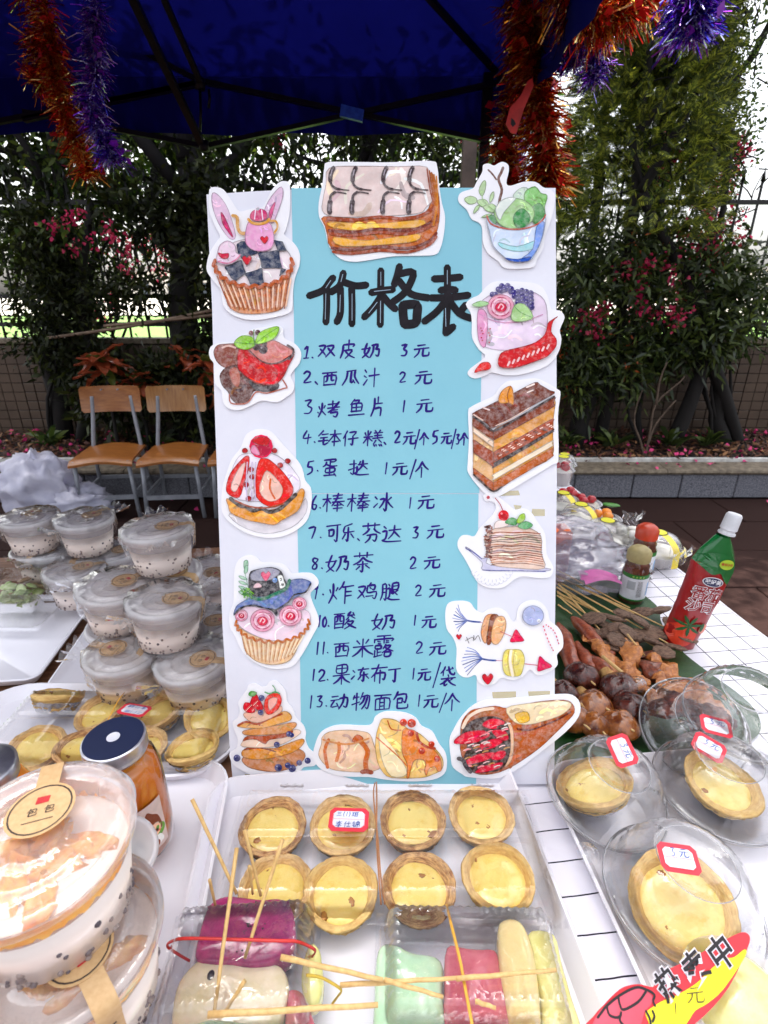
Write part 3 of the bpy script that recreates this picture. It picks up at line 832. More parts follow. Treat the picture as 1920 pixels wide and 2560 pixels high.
for k in range(5):
    lay.append(('s', TD, (.6 + .05 * k, .3 + .05 * k, .2), 2.5, [(922 + 5 * k, 368 + 4 * k), (928 + 4 * k, 410), (936 + 2 * k, 450), (932 + k, 490)]))
for x in (718, 766, 832, 888):
    lay += [('s', TD, CHOC, 8.5, [(x + 3, 366), (x - 3, 380), (x - 4, 394)]), ('s', TD, CHOC, 4.5, [(x - 4, 392), (x - 1, 403), (x + 8, 410), (x + 16, 412)]), ('s', TD, CHOC, 2.2, [(x + 10, 410), (x + 24, 413), (x + 36, 414)]),
            ('s', TD, CHOC, 2.5, [(x + 30, 421), (x + 12, 418), (x + 2, 420)]), ('s', TD, CHOC, 5, [(x + 6, 418), (x - 3, 426), (x - 4, 440)]), ('s', TD, CHOC, 9.5, [(x - 4, 438), (x - 6, 452), (x - 5, 462)]),
            ('s', TD, (.7, .66, .7), 1.6, [(x, 370), (x - 3, 382)]), ('s', TD, (.6, .55, .6), 1.4, [(x - 6, 445), (x - 7, 458)])]
cutout('cut-out of a layered custard slice with piped chocolate', O(TD, [(708, 353), (760, 352), (840, 353), (930, 350), (944, 362), (948, 400), (954, 440), (961, 470), (958, 510), (950, 540), (938, 552), (900, 554), (850, 555), (800, 563), (765, 567), (735, 560), (712, 535), (704, 505), (700, 490), (690, 470), (689, 440), (697, 400), (701, 365)]), lay, 2)
# 3 bowl of green sherbet
G1, G2, G3 = (.68, .82, .60), (.36, .58, .36), (.62, .78, .52)
lay = [('s', T2, (.42, .28, .24), 20, [(1050, 140), (1035, 180), (1012, 235), (1040, 320), (1022, 400), (1015, 460)]), ('s', T2, (.42, .28, .24), 12, [(928, 158), (960, 190), (995, 238)])]
for q in ([(850, 330), (880, 260), (905, 250), (905, 310), (878, 375)], [(730, 400), (780, 375), (830, 395), (825, 430), (770, 440)], [(840, 410), (900, 405), (930, 440), (900, 470), (850, 445)],
          [(890, 460), (960, 440), (1000, 480), (970, 510), (910, 495)], [(940, 430), (945, 370), (972, 340), (970, 390)], [(830, 460), (855, 455), (840, 490), (805, 520), (815, 480)], [(870, 552), (910, 530), (960, 525), (930, 545)]):
    lay.append(('p', T2, (.72, .82, .64), q, 4))
lay += [('s', T2, (.6, .72, .52), 6, [(878, 375), (880, 400), (920, 450), (980, 500)]),
        ('p', T2, (.78, .85, .78), [(1130, 380), (1180, 320), (1240, 310), (1290, 360), (1250, 420), (1180, 410)]),
        ('p', T2, (.55, .76, .48), [(1230, 345), (1310, 302), (1360, 355), (1412, 376), (1390, 470), (1392, 560), (1300, 602), (1285, 500), (1230, 430)]),
        ('p', T2, G2, [(1290, 480), (1350, 440), (1390, 500), (1380, 570), (1310, 610)]),
        ('p', T2, G1, blobp(1140, 525, 165, 125, 12)), ('p', T2, (.90, .93, .90), [(985, 500), (1020, 430), (1090, 395), (1150, 400), (1110, 450), (1050, 520), (1020, 580)]),
        ('p', T2, (.28, .55, .32), [(1130, 560), (1170, 500), (1220, 490), (1270, 560), (1230, 630), (1160, 640)]),
        ('p', T2, (.40, .6, .42), [(920, 560), (970, 540), (990, 600), (960, 620)], 4),
        ('p', T2, (.83, .88, .95), [(912, 560), (935, 680), (965, 790), (1030, 860), (1110, 912), (1260, 915), (1310, 860), (1355, 770), (1385, 660), (1393, 550), (1300, 632), (1150, 660), (1000, 635)], 30),
        ('p', T2, (.66, .84, .86), [(1010, 765), (1160, 800), (1345, 740), (1310, 810), (1180, 840), (1040, 812)], 12),
        ('p', T2, (.55, .66, .90), [(1320, 640), (1385, 600), (1350, 770), (1270, 900), (1190, 905), (1290, 820)], 14),
        ('p', T2, (.25, .38, .72), [(1060, 895), (1160, 905), (1270, 885), (1250, 918), (1140, 925)], 5),
        ('s', T2, (.72, .40, .36), 11, [(912, 548), (945, 612), (1050, 650), (1180, 658), (1300, 630), (1372, 580), (1394, 540)])]
cutout('cut-out of green sherbet with a twig in a pale blue bowl', O(T2, [(880, 170), (885, 118), (930, 105), (975, 122), (1012, 102), (1050, 91), (1092, 115), (1098, 170), (1078, 265), (1115, 288), (1220, 256), (1320, 258), (1380, 300), (1462, 335), (1478, 420), (1450, 560), (1400, 700), (1385, 800), (1330, 900), (1305, 958), (1180, 974), (1060, 965), (1010, 910), (930, 850), (885, 760), (878, 640), (850, 592), (790, 562), (750, 485), (690, 430), (680, 380), (710, 340), (800, 310), (830, 260)]), lay, 3)
# 4 pink mousse with berries
lay = [('p', T0, (.92, .85, .92), [(1194, 780), (1196, 850), (1215, 870), (1262, 877), (1320, 868), (1360, 850), (1366, 780), (1350, 742), (1300, 728), (1220, 742)], 40),
       ('p', T0, (.87, .62, .76), [(1193, 785), (1195, 850), (1212, 868), (1218, 800), (1206, 775)], 12), ('s', T0, (.8, .6, .72), 2, [(1195, 785), (1240, 806), (1300, 806), (1355, 788)])]
for k in range(16):
    a = k / 15
    lay.append(('c', T0, (.24, .20, .48), 1230 + 58 * a + (k % 2) * 3, 738 - 22 * math.sin(a * 3.1) + (k % 3) * 5, 7))
for k in range(20):
    lay.append(('c', T0, (.22, .18, .46), 1292 + (k % 4) * 11 + (k // 8), 732 + (k // 4) * 9 + (k % 2) * 3 - (6 if k % 4 == 1 else 0), 7))
lay += rose(T0, 1250, 770, 33)
lay += [('p', T0, (.66, .80, .56), [(1277, 802), (1283, 768), (1308, 764), (1330, 795), (1305, 806)], 8), ('s', T0, (.4, .6, .36), 1.6, [(1284, 770), (1300, 785), (1326, 796)]),
        ('p', T0, (.62, .78, .56), [(1178, 766), (1200, 756), (1220, 762), (1200, 770)], 3),
        ('p', T4, (.82, .20, .22), [(1490, 50), (1450, 90), (1432, 180), (1475, 240), (1472, 310), (1400, 390), (1330, 420), (1250, 450), (1110, 490), (990, 478), (985, 400), (1030, 350), (1180, 312), (1300, 272), (1380, 200), (1405, 110), (1440, 80)], 34),
        ('p', T4, (.86, .28, .28), [(775, 530), (820, 460), (880, 440), (912, 462), (905, 500), (830, 515)], 6)]
for k in range(9):
    lay.append(('s', T4, (.97, .8, .8), 16, [(1060 + k * 42, 470 - k * 18), (1075 + k * 42, 440 - k * 18)]))
    lay.append(('c', T4, (.75, .2, .3), 830 + (k * 67) % 130, 150 + (k * 41) % 140, 7))
cutout('cut-out of a pink mousse with a rose, dark berries and red sauce', O(T0, [(1164, 762), (1178, 747), (1196, 739), (1217, 716), (1241, 705), (1302, 706), (1347, 714), (1368, 742), (1377, 774), (1398, 778), (1410, 795), (1398, 826), (1402, 850), (1393, 885), (1365, 916), (1307, 936), (1264, 939), (1229, 932), (1212, 940), (1186, 947), (1169, 937), (1175, 922), (1212, 893), (1197, 875), (1180, 846), (1179, 809), (1176, 784)]), lay, 4)
# 5 chocolate almond slice
def st(a, b, n=4):
    return [(a[0] + (b[0] - a[0]) * i / n, a[1] + (b[1] - a[1]) * i / n) for i in range(n + 1)]
def quad(a, b, c, d, n=3):
    return st(a, b, n)[:-1] + st(b, c, n)[:-1] + st(c, d, n)[:-1] + st(d, a, n)[:-1]
lay = [('p', T4, (.87, .64, .40), quad((935, 1030), (1465, 745), (1447, 1250), (940, 1550)), 40, -.5), ('p', T4, (.88, .70, .52), quad((765, 910), (935, 1030), (940, 1550), (770, 1400)), 20, .6)]
for (a, b, c, d, col) in (((935, 1030), (1465, 742), (1458, 820), (940, 1110), (.52, .26, .18)), ((940, 1215), (1450, 925), (1450, 1035), (940, 1335), (.66, .33, .24)), ((940, 1310), (1452, 1018), (1452, 1040), (940, 1345), (.2, .12, .1)),
                          ((940, 1475), (1446, 1180), (1446, 1250), (940, 1550), (.72, .40, .24)), ((940, 1405), (1446, 1115), (1446, 1160), (940, 1450), (.95, .88, .78)),
                          ((765, 900), (938, 1030), (940, 1110), (765, 985), (.5, .25, .18)), ((768, 1105), (940, 1215), (940, 1335), (772, 1215), (.6, .3, .22)), ((770, 1350), (940, 1475), (940, 1550), (772, 1400), (.66, .36, .24)), ((768, 1000), (938, 1120), (938, 1170), (768, 1040), (.95, .85, .76))):
    lay.append(('p', T4, col, quad(a, b, c, d), 18, -.5 if a[0] > 900 else .6))
lay += [('p', T4, (.42, .21, .16), quad((760, 882), (1300, 612), (1465, 705), (935, 1005), 4), 40, -.4), ('s', T4, (.18, .1, .1), 16, [(765, 905), (850, 965), (940, 1030), (1100, 950), (1300, 830), (1462, 735)]),
        ('s', T4, (.93, .8, .74), 9, [(770, 890), (850, 940)]), ('s', T4, (.93, .8, .74), 7, [(960, 985), (1100, 920), (1250, 830)]), ('s', T4, (.95, .88, .85), 14, [(1225, 655), (1290, 628)]), ('s', T4, (.95, .88, .85), 10, [(1230, 700), (1280, 680)]),
        ('s', T4, (.9, .8, .78), 12, [(850, 830), (905, 850)]), ('p', T4, (.88, .60, .34), [(985, 752), (1018, 682), (1085, 645), (1108, 700), (1110, 800), (1070, 788), (1000, 792)], 10), ('s', T4, (.6, .3, .15), 7, [(1085, 650), (1060, 720), (1072, 790)]),
        ('s', T4, (.2, .12, .1), 14, [(770, 1405), (860, 1490), (940, 1550), (1010, 1510)])]
for k in range(26):
    x = 950 + (k * 137) % 490
    lay.append(('s', T4, (.95, .84, .78) if k % 3 else (.3, .14, .1), 8, [(x, 1290 - (x - 940) * .575 - (k * 29) % 60), (x + 22, 1280 - (x - 940) * .575 - (k * 29) % 60)]))
cutout('cut-out of a chocolate sponge slice with an almond', O(T4, [(725, 870), (748, 822), (850, 770), (940, 728), (992, 660), (1060, 602), (1160, 592), (1300, 575), (1400, 612), (1498, 672), (1520, 712), (1498, 900), (1502, 1270), (1445, 1322), (1220, 1460), (1000, 1588), (930, 1595), (860, 1560), (730, 1400), (722, 1300), (732, 1100)]), lay, 5)
# 6 crepe cake
lay = []
for k in range(11):
    a = 2.6 - k * .21
    lay.append(('s', T6, (.80, .80, .84), 4, [(930 + 175 * math.cos(a) + 26 * math.cos(a + t), 640 + 175 * math.sin(a) + 26 * math.sin(a + t)) for t in (-1.3, -.5, .5, 1.3)]))
    lay.append(('s', T6, (.82, .82, .86), 5, [(930 + 150 * math.cos(a), 640 + 150 * math.sin(a)), (930 + 172 * math.cos(a), 640 + 172 * math.sin(a))]))
lay += [('p', T6, (.80, .79, .87), [(700, 510), (760, 540), (835, 605), (890, 600), (920, 665), (1390, 690), (1400, 712), (1100, 712), (852, 705), (845, 640)], 10), ('s', T6, (.3, .32, .58), 8, [(705, 520), (780, 560), (842, 610)]), ('s', T6, (.3, .32, .58), 6, [(850, 706), (1100, 712), (1390, 718)]),
        ('p', T6, (.90, .80, .74), [(870, 420), (950, 350), (1060, 335), (1220, 335), (1350, 412), (1352, 560), (1380, 690), (1160, 690), (960, 668), (920, 620), (885, 540)], 20, .05)]
for k in range(15):
    y = 385 + k * 19
    lay.append(('s', T6, random.Random(k).choice([(.45, .25, .18), (.25, .15, .12), (.72, .48, .36), (.62, .34, .24)]), random.Random(k).uniform(4, 9), [(905 + k, y + 10), (1000, y - 6 + (k * 7) % 12), (1100, y + (k * 5) % 14), (1210, y - 4), (1345 + k * 2, y + 8 + k)]))
for k in range(60):
    r_ = random.Random(900 + k)
    y = r_.uniform(320, 590)
    lay.append(('s', T6, r_.choice([(.45, .24, .2), (.6, .36, .3), (.3, .16, .14)]), 10, [(905 - (455 - y) * .0 + r_.uniform(-45, 25), y), (915 + r_.uniform(-40, 20), y + 8)]))
lay += [('p', T6, (.92, .86, .84), [(950, 310), (980, 280), (1040, 280), (1070, 320), (960, 345)], 6), ('s', T6, (.62, .2, .26), 6, [(1020, 190), (995, 135), (955, 85)]), ('c', T6, (.85, .16, .2), 1027, 235, 46), ('c', T6, (.8, .3, .35), 895, 80, 14),
        ('p', T6, (.36, .60, .38), [(1040, 292), (1090, 255), (1140, 272), (1130, 318), (1070, 308)], 8), ('p', T6, (.66, .8, .4), [(1140, 290), (1165, 235), (1205, 220), (1208, 270), (1165, 300)], 6), ('p', T6, (.40, .66, .44), [(1150, 320), (1220, 285), (1278, 318), (1230, 350), (1175, 345)], 8)]
cutout('cut-out of a cherry-topped crepe cake slice on a cake server', O(T6, [(855, 62), (900, 50), (960, 60), (1010, 90), (1070, 140), (1130, 185), (1205, 172), (1270, 210), (1330, 300), (1390, 400), (1402, 560), (1440, 640), (1460, 700), (1430, 765), (1330, 776), (1200, 760), (1120, 790), (1040, 850), (950, 865), (850, 840), (790, 790), (740, 690), (690, 600), (640, 520), (636, 460), (668, 412), (720, 404), (780, 415), (820, 350), (890, 280), (955, 200), (962, 145), (930, 115), (875, 110)]), lay, 6, lift=.0018)
# 7 macaron arrows
lay = []
for (tf, x0, y0, x1, y1) in ((T6, 570, 1085, 830, 1155), (T8, 620, 310, 925, 298)):
    lay.append(('s', tf, (.25, .32, .58), 14, [(x1 - 120, y1 - 15), (x1 - 60, y1 - 4), (x1, y1)]))
    for k in range(9):
        a = (k - 4) * .22
        lay.append(('s', tf, ((.35, .45, .72), (.55, .60, .80), (.2, .26, .5))[k % 3], 8 if k % 2 else 5, [(x1 - 110, y1 - 14), (x1 - 170, y1 - 20 + a * 70), (x0 + 20 + abs(k - 4) * 12, (y0 + y1) / 2 + a * 130)]))
lay += [('s', T6, (.7, .3, .5), 4, [(830, 1155), (860, 1165)]), ('s', T8, (.7, .3, .5), 4, [(925, 298), (990, 300)]),
        ('p', T6, (.88, .66, .52), [(850, 1165), (880, 1100), (930, 1085), (950, 1110), (900, 1200), (880, 1330), (850, 1310), (836, 1240)], 14, 1.3), ('p', T6, (.5, .28, .2), [(925, 1095), (985, 1100), (950, 1200), (920, 1335), (885, 1335), (900, 1200)], 14, 1.4),
        ('p', T6, (.92, .72, .55), [(975, 1110), (1030, 1108), (1050, 1170), (1030, 1260), (980, 1340), (930, 1330), (925, 1250), (945, 1160)], 16), ('s', T6, (.75, .25, .38), 5, [(1000, 1235), (1095, 1275)]),
        ('p', T8, (.86, .16, .32), [(1043, 140), (1062, 90), (1090, 40), (1125, 85), (1155, 130), (1100, 140)], 12), ('s', T8, (.75, .3, .4), 6, [(1120, 318), (1265, 335)]),
        ('p', T8, (.90, .84, .50), [(980, 350), (985, 250), (1010, 208), (1060, 205), (1130, 212), (1160, 280), (1150, 350), (1125, 415), (1060, 425), (1005, 410)], 24), ('s', T8, (.97, .92, .84), 22, [(1050, 215), (1040, 300), (1062, 420)]), ('s', T8, (.7, .6, .3), 4, [(1030, 215), (1022, 310), (1040, 415)]), ('s', T8, (.7, .6, .3), 4, [(1080, 215), (1066, 310), (1084, 420)]),
        ('p', T8, (.86, .16, .34), [(1268, 382), (1272, 320), (1285, 260), (1330, 300), (1385, 342), (1330, 365)], 12), heart(T8, 618, 98, 22), heart(T8, 855, 445, 46),
        ('p', T6, (.70, .73, .86), blobp(1280, 1095, 90, 84, 14), 20), ('c', T6, (.93, .93, .96), 1330, 1140, 16)]
for sg in (0, 1):
    pts = [(1340, 1150), (1365 + sg * 60, 1200 + sg * 10), (1385 + sg * 95, 1290 - sg * 20), (1400 + sg * 105, 1340 - sg * 10)] if 0 else None
for (a, b, c) in (((1310, 0), (1350, 120), (1395, 212)), ((1330, -5), (1400, 50), (1440, 155))):
    P = smooth_path([a, b, c], 8)
    for i in range(len(P) - 1):
        lay.append(('s', T8, (.78, .2, .35) if i % 2 else (.93, .88, .9), 9, [(P[i].x, P[i].y), (P[i + 1].x, P[i + 1].y)]))
for q in ([(680, 100), (700, 150)], [(670, 130), (730, 100), (735, 130)], [(740, 85), (745, 125), (775, 85), (795, 135)]):
    lay.append(('s', T8, (.2, .2, .22), 5, q))
c7 = cutout('cut-out of two macarons on arrows, hearts and a round tag', O(T0, [(1113, 1528), (1122, 1506), (1148, 1501), (1174, 1505), (1187, 1522), (1204, 1531), (1222, 1521), (1246, 1518), (1267, 1530), (1279, 1550), (1289, 1548), (1296, 1517), (1316, 1502), (1345, 1501), (1367, 1522), (1374, 1550), (1393, 1566), (1405, 1587), (1406, 1617), (1391, 1636), (1393, 1660), (1373, 1678), (1343, 1687), (1324, 1672), (1307, 1689), (1282, 1699), (1252, 1693), (1238, 1706), (1216, 1713), (1196, 1704), (1188, 1686), (1171, 1692), (1153, 1689), (1140, 1670), (1141, 1620), (1132, 1593), (1116, 1570)]), lay, 7, lift=.0018)
mbt = MB()
for (t_, yy, sz) in (('Cake', 1108, .0042), ('flavor', 1072, .0038)):
    tm = text_mesh(t_, sz)
    cx, cy = bp(*T6(1276, yy))
    mbt.add([(cx - x, cy - y, .0026) for x, y, z in tm.v], tm.f)
obj('tag_lettering', mbt, m_black, c7, smooth=False)
# 8 chocolate and red cake with leaves
lay = [('p', T3, (.55, .34, .30), [(120, 270), (150, 215), (220, 203), (330, 215), (345, 380), (270, 405), (205, 395), (145, 345)]), ('s', T3, (.88, .74, .70), 14, [(190, 235), (240, 218), (300, 235)]),
       ('p', T3, (.36, .22, .20), [(170, 470), (200, 415), (250, 388), (330, 385), (420, 500), (560, 545), (650, 525), (640, 585), (540, 595), (450, 592), (400, 690), (320, 700), (270, 660), (240, 600), (190, 545)]),
       ('p', T3, (.70, .45, .40), [(250, 420), (310, 400), (340, 480), (320, 560), (270, 520)], 10), ('s', T3, (.68, .40, .34), 10, [(250, 620), (260, 690), (350, 700), (410, 680), (470, 600), (560, 610), (700, 570), (725, 560), (690, 500)]),
       ('p', T3, (.20, .16, .18), [(410, 510), (520, 560), (650, 530), (630, 585), (480, 590)], 6),
       ('p', T3, (.78, .20, .22), [(328, 250), (420, 250), (520, 330), (620, 370), (720, 340), (785, 290), (740, 380), (690, 480), (620, 538), (500, 530), (400, 480), (345, 430), (320, 390)], 50),
       ('p', T3, (.80, .52, .50), [(400, 250), (480, 210), (600, 175), (680, 205), (780, 262), (770, 290), (640, 360), (520, 345)], 24), ('s', T3, (.2, .1, .12), 16, [(730, 215), (778, 250), (770, 300), (740, 330)]), ('s', T3, (.35, .12, .12), 9, [(420, 260), (520, 350), (640, 365), (770, 290)]),
       ('c', T3, (.3, .2, .22), 475, 225, 36), ('c', T3, (.24, .15, .18), 530, 250, 38), ('c', T3, (.34, .22, .24), 540, 205, 24), ('c', T3, (.35, .2, .22), 485, 110, 22), ('c', T3, (.5, .25, .26), 430, 115, 20),
       ('p', T3, (.58, .78, .34), [(293, 190), (355, 138), (440, 150), (466, 210), (400, 250), (320, 235)], 14), ('p', T3, (.62, .82, .38), [(470, 200), (495, 120), (580, 75), (660, 66), (630, 150), (540, 195)], 14),
       ('s', T3, (.35, .55, .2), 4, [(300, 192), (380, 200), (455, 205)]), ('s', T3, (.35, .55, .2), 4, [(475, 195), (560, 130), (655, 70)]), ('s', T3, (.3, .5, .2), 8, [(455, 90), (452, 150), (462, 215)])]
cutout('cut-out of red velvet and chocolate dessert with two mint leaves', O(T3, [(80, 260), (110, 212), (200, 190), (280, 188), (320, 142), (400, 110), (440, 80), (560, 60), (640, 50), (690, 72), (700, 150), (790, 200), (840, 270), (828, 360), (770, 430), (755, 470), (785, 540), (770, 600), (720, 640), (640, 685), (520, 670), (430, 710), (330, 750), (240, 735), (195, 680), (182, 590), (130, 530), (120, 450), (122, 370), (88, 320)]), lay, 8)
# 9 strawberry tart
lay = [('p', T3, (.88, .86, .88), [(250, 1600), (560, 1690), (800, 1560), (880, 1480), (880, 1600), (760, 1720), (540, 1770), (330, 1700)], 8), ('p', T3, (.93, .90, .94), [(270, 1250), (330, 1130), (420, 1108), (600, 1108), (720, 1180), (790, 1260), (832, 1340), (800, 1430), (600, 1500), (330, 1490), (280, 1400)], 26),
       ('p', T3, (.86, .28, .28), [(365, 1145), (412, 1138), (402, 1250), (370, 1350), (330, 1470), (250, 1450), (222, 1392), (260, 1270)], 12), ('p', T3, (.95, .78, .74), [(345, 1210), (380, 1190), (345, 1330), (300, 1420), (262, 1390), (300, 1280)], 10),
       ('p', T3, (.90, .26, .24), [(492, 1175), (545, 1150), (600, 1175), (700, 1270), (775, 1390), (745, 1480), (680, 1525), (600, 1552), (500, 1500), (452, 1390)], 26), ('p', T3, (.96, .78, .72), [(560, 1250), (640, 1320), (690, 1400), (660, 1480), (570, 1500), (500, 1420), (520, 1320)], 16),
       ('s', T3, (.86, .45, .3), 14, [(590, 1320), (585, 1400), (625, 1480)]), ('c', T3, (.90, .18, .34), 512, 1050, 98), ('p', T3, (.93, .62, .74), [(450, 1040), (480, 1070), (500, 1120), (450, 1110), (425, 1080)], 3), ('p', T3, (.8, .08, .12), [(440, 1000), (510, 972), (580, 990), (560, 1040), (480, 1030)], 6)]
for q in ((430, 1240), (440, 1300), (388, 1365), (410, 1480), (670, 1205), (733, 1170), (380, 1085), (625, 1085)):
    lay.append(('p', T3, (.68, .12, .14), blobp(q[0], q[1], 22, 20, 6, q[0]), 2))
for x in (400, 440, 470):
    lay.append(('s', T3, (.78, .72, .82), 8, [(x, 1180), (x - 8, 1350), (x, 1500)]))
lay += [('p', T3, (.88, .62, .36), [(232, 1480), (330, 1520), (500, 1580), (700, 1545), (800, 1450), (845, 1398), (872, 1430), (840, 1540), (790, 1600), (680, 1660), (620, 1695), (500, 1675), (400, 1655), (270, 1600), (245, 1540)], 40, -.2),
        ('s', T3, (.22, .17, .14), 30, [(262, 1480), (300, 1510), (345, 1540), (390, 1545), (450, 1580), (520, 1560), (580, 1590), (660, 1570), (720, 1520), (800, 1445)]), ('s', T3, (.62, .28, .16), 12, [(300, 1495), (420, 1545), (560, 1555), (700, 1520)])]
cutout('cut-out of a strawberry tart topped with a cherry', O(T3, [(182, 1560), (188, 1400), (230, 1250), (270, 1150), (340, 1060), (380, 960), (440, 915), (520, 905), (600, 930), (700, 1040), (800, 1150), (850, 1230), (875, 1330), (920, 1390), (928, 1500), (900, 1640), (820, 1730), (700, 1790), (560, 1806), (400, 1772), (280, 1700), (215, 1640)]), lay, 9, lift=.0018)
# 10 cupcake with a black hat
lay = []
for k in range(6):
    lay.append(('p', T5, (.66, .80, .70), [(370 + k * 6, 540 + k * 42), (400, 535 + k * 42), (398 - k * 3, 590 + k * 38), (370, 600 + k * 38)] if k < 2 else [(325, 660 + (k - 2) * 42), (365, 665 + (k - 2) * 42), (395, 690 + (k - 2) * 42), (350, 685 + (k - 2) * 42)], 2))
lay += [('s', T5, (.5, .68, .56), 4, [(398, 540), (375, 620), (410, 770)]), ('p', T5, (.90, .76, .62), [(292, 1050), (340, 1110), (360, 1200), (385, 1285), (470, 1362), (590, 1392), (720, 1372), (785, 1305), (850, 1150), (900, 1010), (800, 1150), (600, 1190), (400, 1130)], 20, 1.5)]
for k in range(13):
    x0, x1 = 345 + k * 42, 395 + k * 31
    lay.append(('s', T5, (.72, .48, .34), 5, [(x0, 1130 + 60 * math.sin(k / 12 * 3.1)), (x1, 1310 + 65 * math.sin(k / 12 * 3.1))]))
    lay.append(('s', T5, (.96, .88, .76), 10, [(x0 + 18, 1140 + 60 * math.sin(k / 12 * 3.1)), (x1 + 12, 1290 + 65 * math.sin(k / 12 * 3.1))]))
lay.append(('p', T5, (.93, .84, .89), [(300, 960), (400, 910), (560, 930), (700, 900), (850, 930), (912, 970), (905, 1070), (800, 1170), (600, 1192), (420, 1130), (325, 1060)], 26))
zig = []
for k in range(27):
    a = math.pi * (1.0 - k / 26 * 1.02)
    zig.append((605 + 310 * math.cos(a) * (1 if k % 2 else .95), 1035 + 165 * math.sin(a) + (14 if k % 2 else -8)))
lay.append(('s', T5, (.74, .42, .22), 18, zig))
lay += rose(T5, 350, 985, 52) + rose(T5, 525, 1025, 100) + rose(T5, 755, 985, 92) + rose(T5, 830, 885, 58)
lay += [('p', T5, (.42, .48, .66), [(290, 982), (310, 910), (360, 870), (430, 840), (560, 800), (700, 730), (760, 692), (850, 680), (925, 708), (910, 750), (860, 800), (760, 850), (700, 905), (640, 932), (560, 925), (470, 890), (400, 900), (340, 930)], 44), ('p', T5, (.13, .13, .17), [(292, 980), (330, 925), (420, 895), (520, 915), (640, 935), (640, 985), (600, 940), (470, 900), (370, 915)], 3), ('s', T5, (.1, .1, .14), 12, [(640, 935), (740, 870), (790, 810), (880, 790), (922, 720)]),
        ('p', T5, (.15, .15, .18), [(420, 640), (480, 602), (600, 585), (680, 618), (705, 680), (725, 725), (690, 765), (620, 800), (550, 822), (430, 802)], 14), ('p', T5, (.60, .60, .66), [(432, 640), (500, 598), (600, 590), (672, 622), (600, 682), (500, 695), (440, 685)], 12),
        ('s', T5, (.16, .42, .32), 26, [(412, 812), (480, 845), (560, 835), (640, 800), (720, 760), (750, 690)]), heart(T5, 555, 655, 40, (.90, .45, .55)), ('p', T5, (.93, .80, .82), [(455, 752), (470, 720), (500, 715), (520, 745)], 2), ('c', T5, (.45, .6, .82), 630, 690, 20),
        ('p', T5, (.94, .95, .93), [(652, 660), (688, 650), (705, 700), (715, 738), (675, 757), (665, 710)], 0), ('s', T5, (.1, .1, .1), 5, [(672, 680), (682, 672), (684, 690), (674, 695)]), ('s', T5, (.1, .1, .1), 5, [(680, 735), (690, 715), (692, 738), (700, 716), (704, 735)])]
for k in range(30):
    r_ = random.Random(k)
    lay.append(('s', T5, r_.choice([(.3, .55, .2), (.5, .72, .3), (.2, .42, .2)]), 8, [(390 + r_.gauss(0, 26), 790 + r_.gauss(0, 20)), (396 + r_.gauss(0, 26), 796 + r_.gauss(0, 20))]))
cutout('cut-out of a rose-iced cupcake wearing a black top hat', O(T5, [(290, 610), (325, 525), (400, 487), (470, 502), (520, 545), (650, 550), (720, 580), (765, 638), (850, 632), (930, 640), (980, 690), (980, 740), (920, 800), (932, 870), (980, 990), (985, 1060), (950, 1130), (880, 1260), (830, 1340), (780, 1400), (710, 1425), (581, 1425), (434, 1362), (342, 1266), (295, 1160), (250, 1080), (250, 960), (280, 880), (282, 750)]), lay, 10, lift=.0018)
# 11 pancake stack
lay = [('p', T7, (.80, .56, .42), [(315, 1130), (380, 1100), (560, 1110), (700, 1060), (830, 1050), (880, 1110), (800, 1200), (600, 1250), (400, 1222), (322, 1172)], 30, 0), ('p', T7, (.86, .60, .36), [(315, 1062), (400, 1040), (600, 1040), (720, 1000), (850, 955), (862, 1000), (760, 1080), (500, 1140), (330, 1122)], 24, .1), ('p', T7, (.66, .30, .18), [(330, 1055), (480, 1040), (620, 1075), (560, 1050), (400, 1028)], 6),
       ('p', T7, (.93, .82, .74), [(315, 980), (360, 930), (500, 930), (640, 900), (800, 870), (835, 905), (700, 990), (550, 1030), (320, 1025)], 20, .1), ('p', T7, (.68, .32, .20), [(320, 975), (360, 930), (500, 930), (620, 910), (770, 880), (700, 940), (560, 960), (520, 1000), (440, 960), (360, 960)], 18), ('p', T7, (.84, .60, .42), [(330, 880), (500, 850), (640, 830), (780, 806), (795, 840), (700, 900), (450, 920), (335, 915)], 20, .1),
       ('p', T7, (.90, .68, .44), [(268, 832), (400, 790), (560, 760), (690, 705), (752, 742), (745, 785), (650, 815), (500, 855), (330, 852)], 24, .1), ('s', T7, (.66, .28, .16), 18, [(280, 830), (350, 800), (450, 820), (560, 770), (670, 730)]), ('s', T7, (.66, .28, .16), 14, [(460, 800), (468, 830)]), ('p', T7, (.91, .74, .66), [(330, 722), (450, 700), (560, 690), (660, 655), (668, 705), (600, 750), (480, 802), (400, 800), (350, 770)], 16, .3),
       ('p', T7, (.84, .22, .26), [(325, 672), (345, 625), (420, 650), (425, 712), (360, 712)], 10), ('p', T7, (.84, .20, .24), [(395, 600), (430, 545), (465, 590), (505, 680), (455, 692), (392, 650)], 12), ('p', T7, (.90, .34, .32), [(518, 610), (560, 552), (640, 542), (667, 610), (625, 695), (552, 732), (515, 690)], 12), ('p', T7, (.95, .72, .68), [(550, 610), (590, 580), (630, 590), (610, 650), (560, 690)], 5),
       ('p', T7, (.38, .62, .32), [(372, 552), (395, 522), (445, 535), (430, 560), (395, 568)], 3), ('s', T7, (.38, .6, .42), 12, [(520, 530), (560, 545), (610, 528), (650, 545)]), ('s', T7, (.38, .6, .42), 8, [(588, 470), (610, 500), (612, 540)])]
for k in range(18):
    lay.append(('s', T7, (.97, .88, .82), 5, [(340 + (k * 37) % 120, 640 + (k * 23) % 60 - (40 if k % 3 == 0 else 0)), (344 + (k * 37) % 120, 646 + (k * 23) % 60 - (40 if k % 3 == 0 else 0))]))
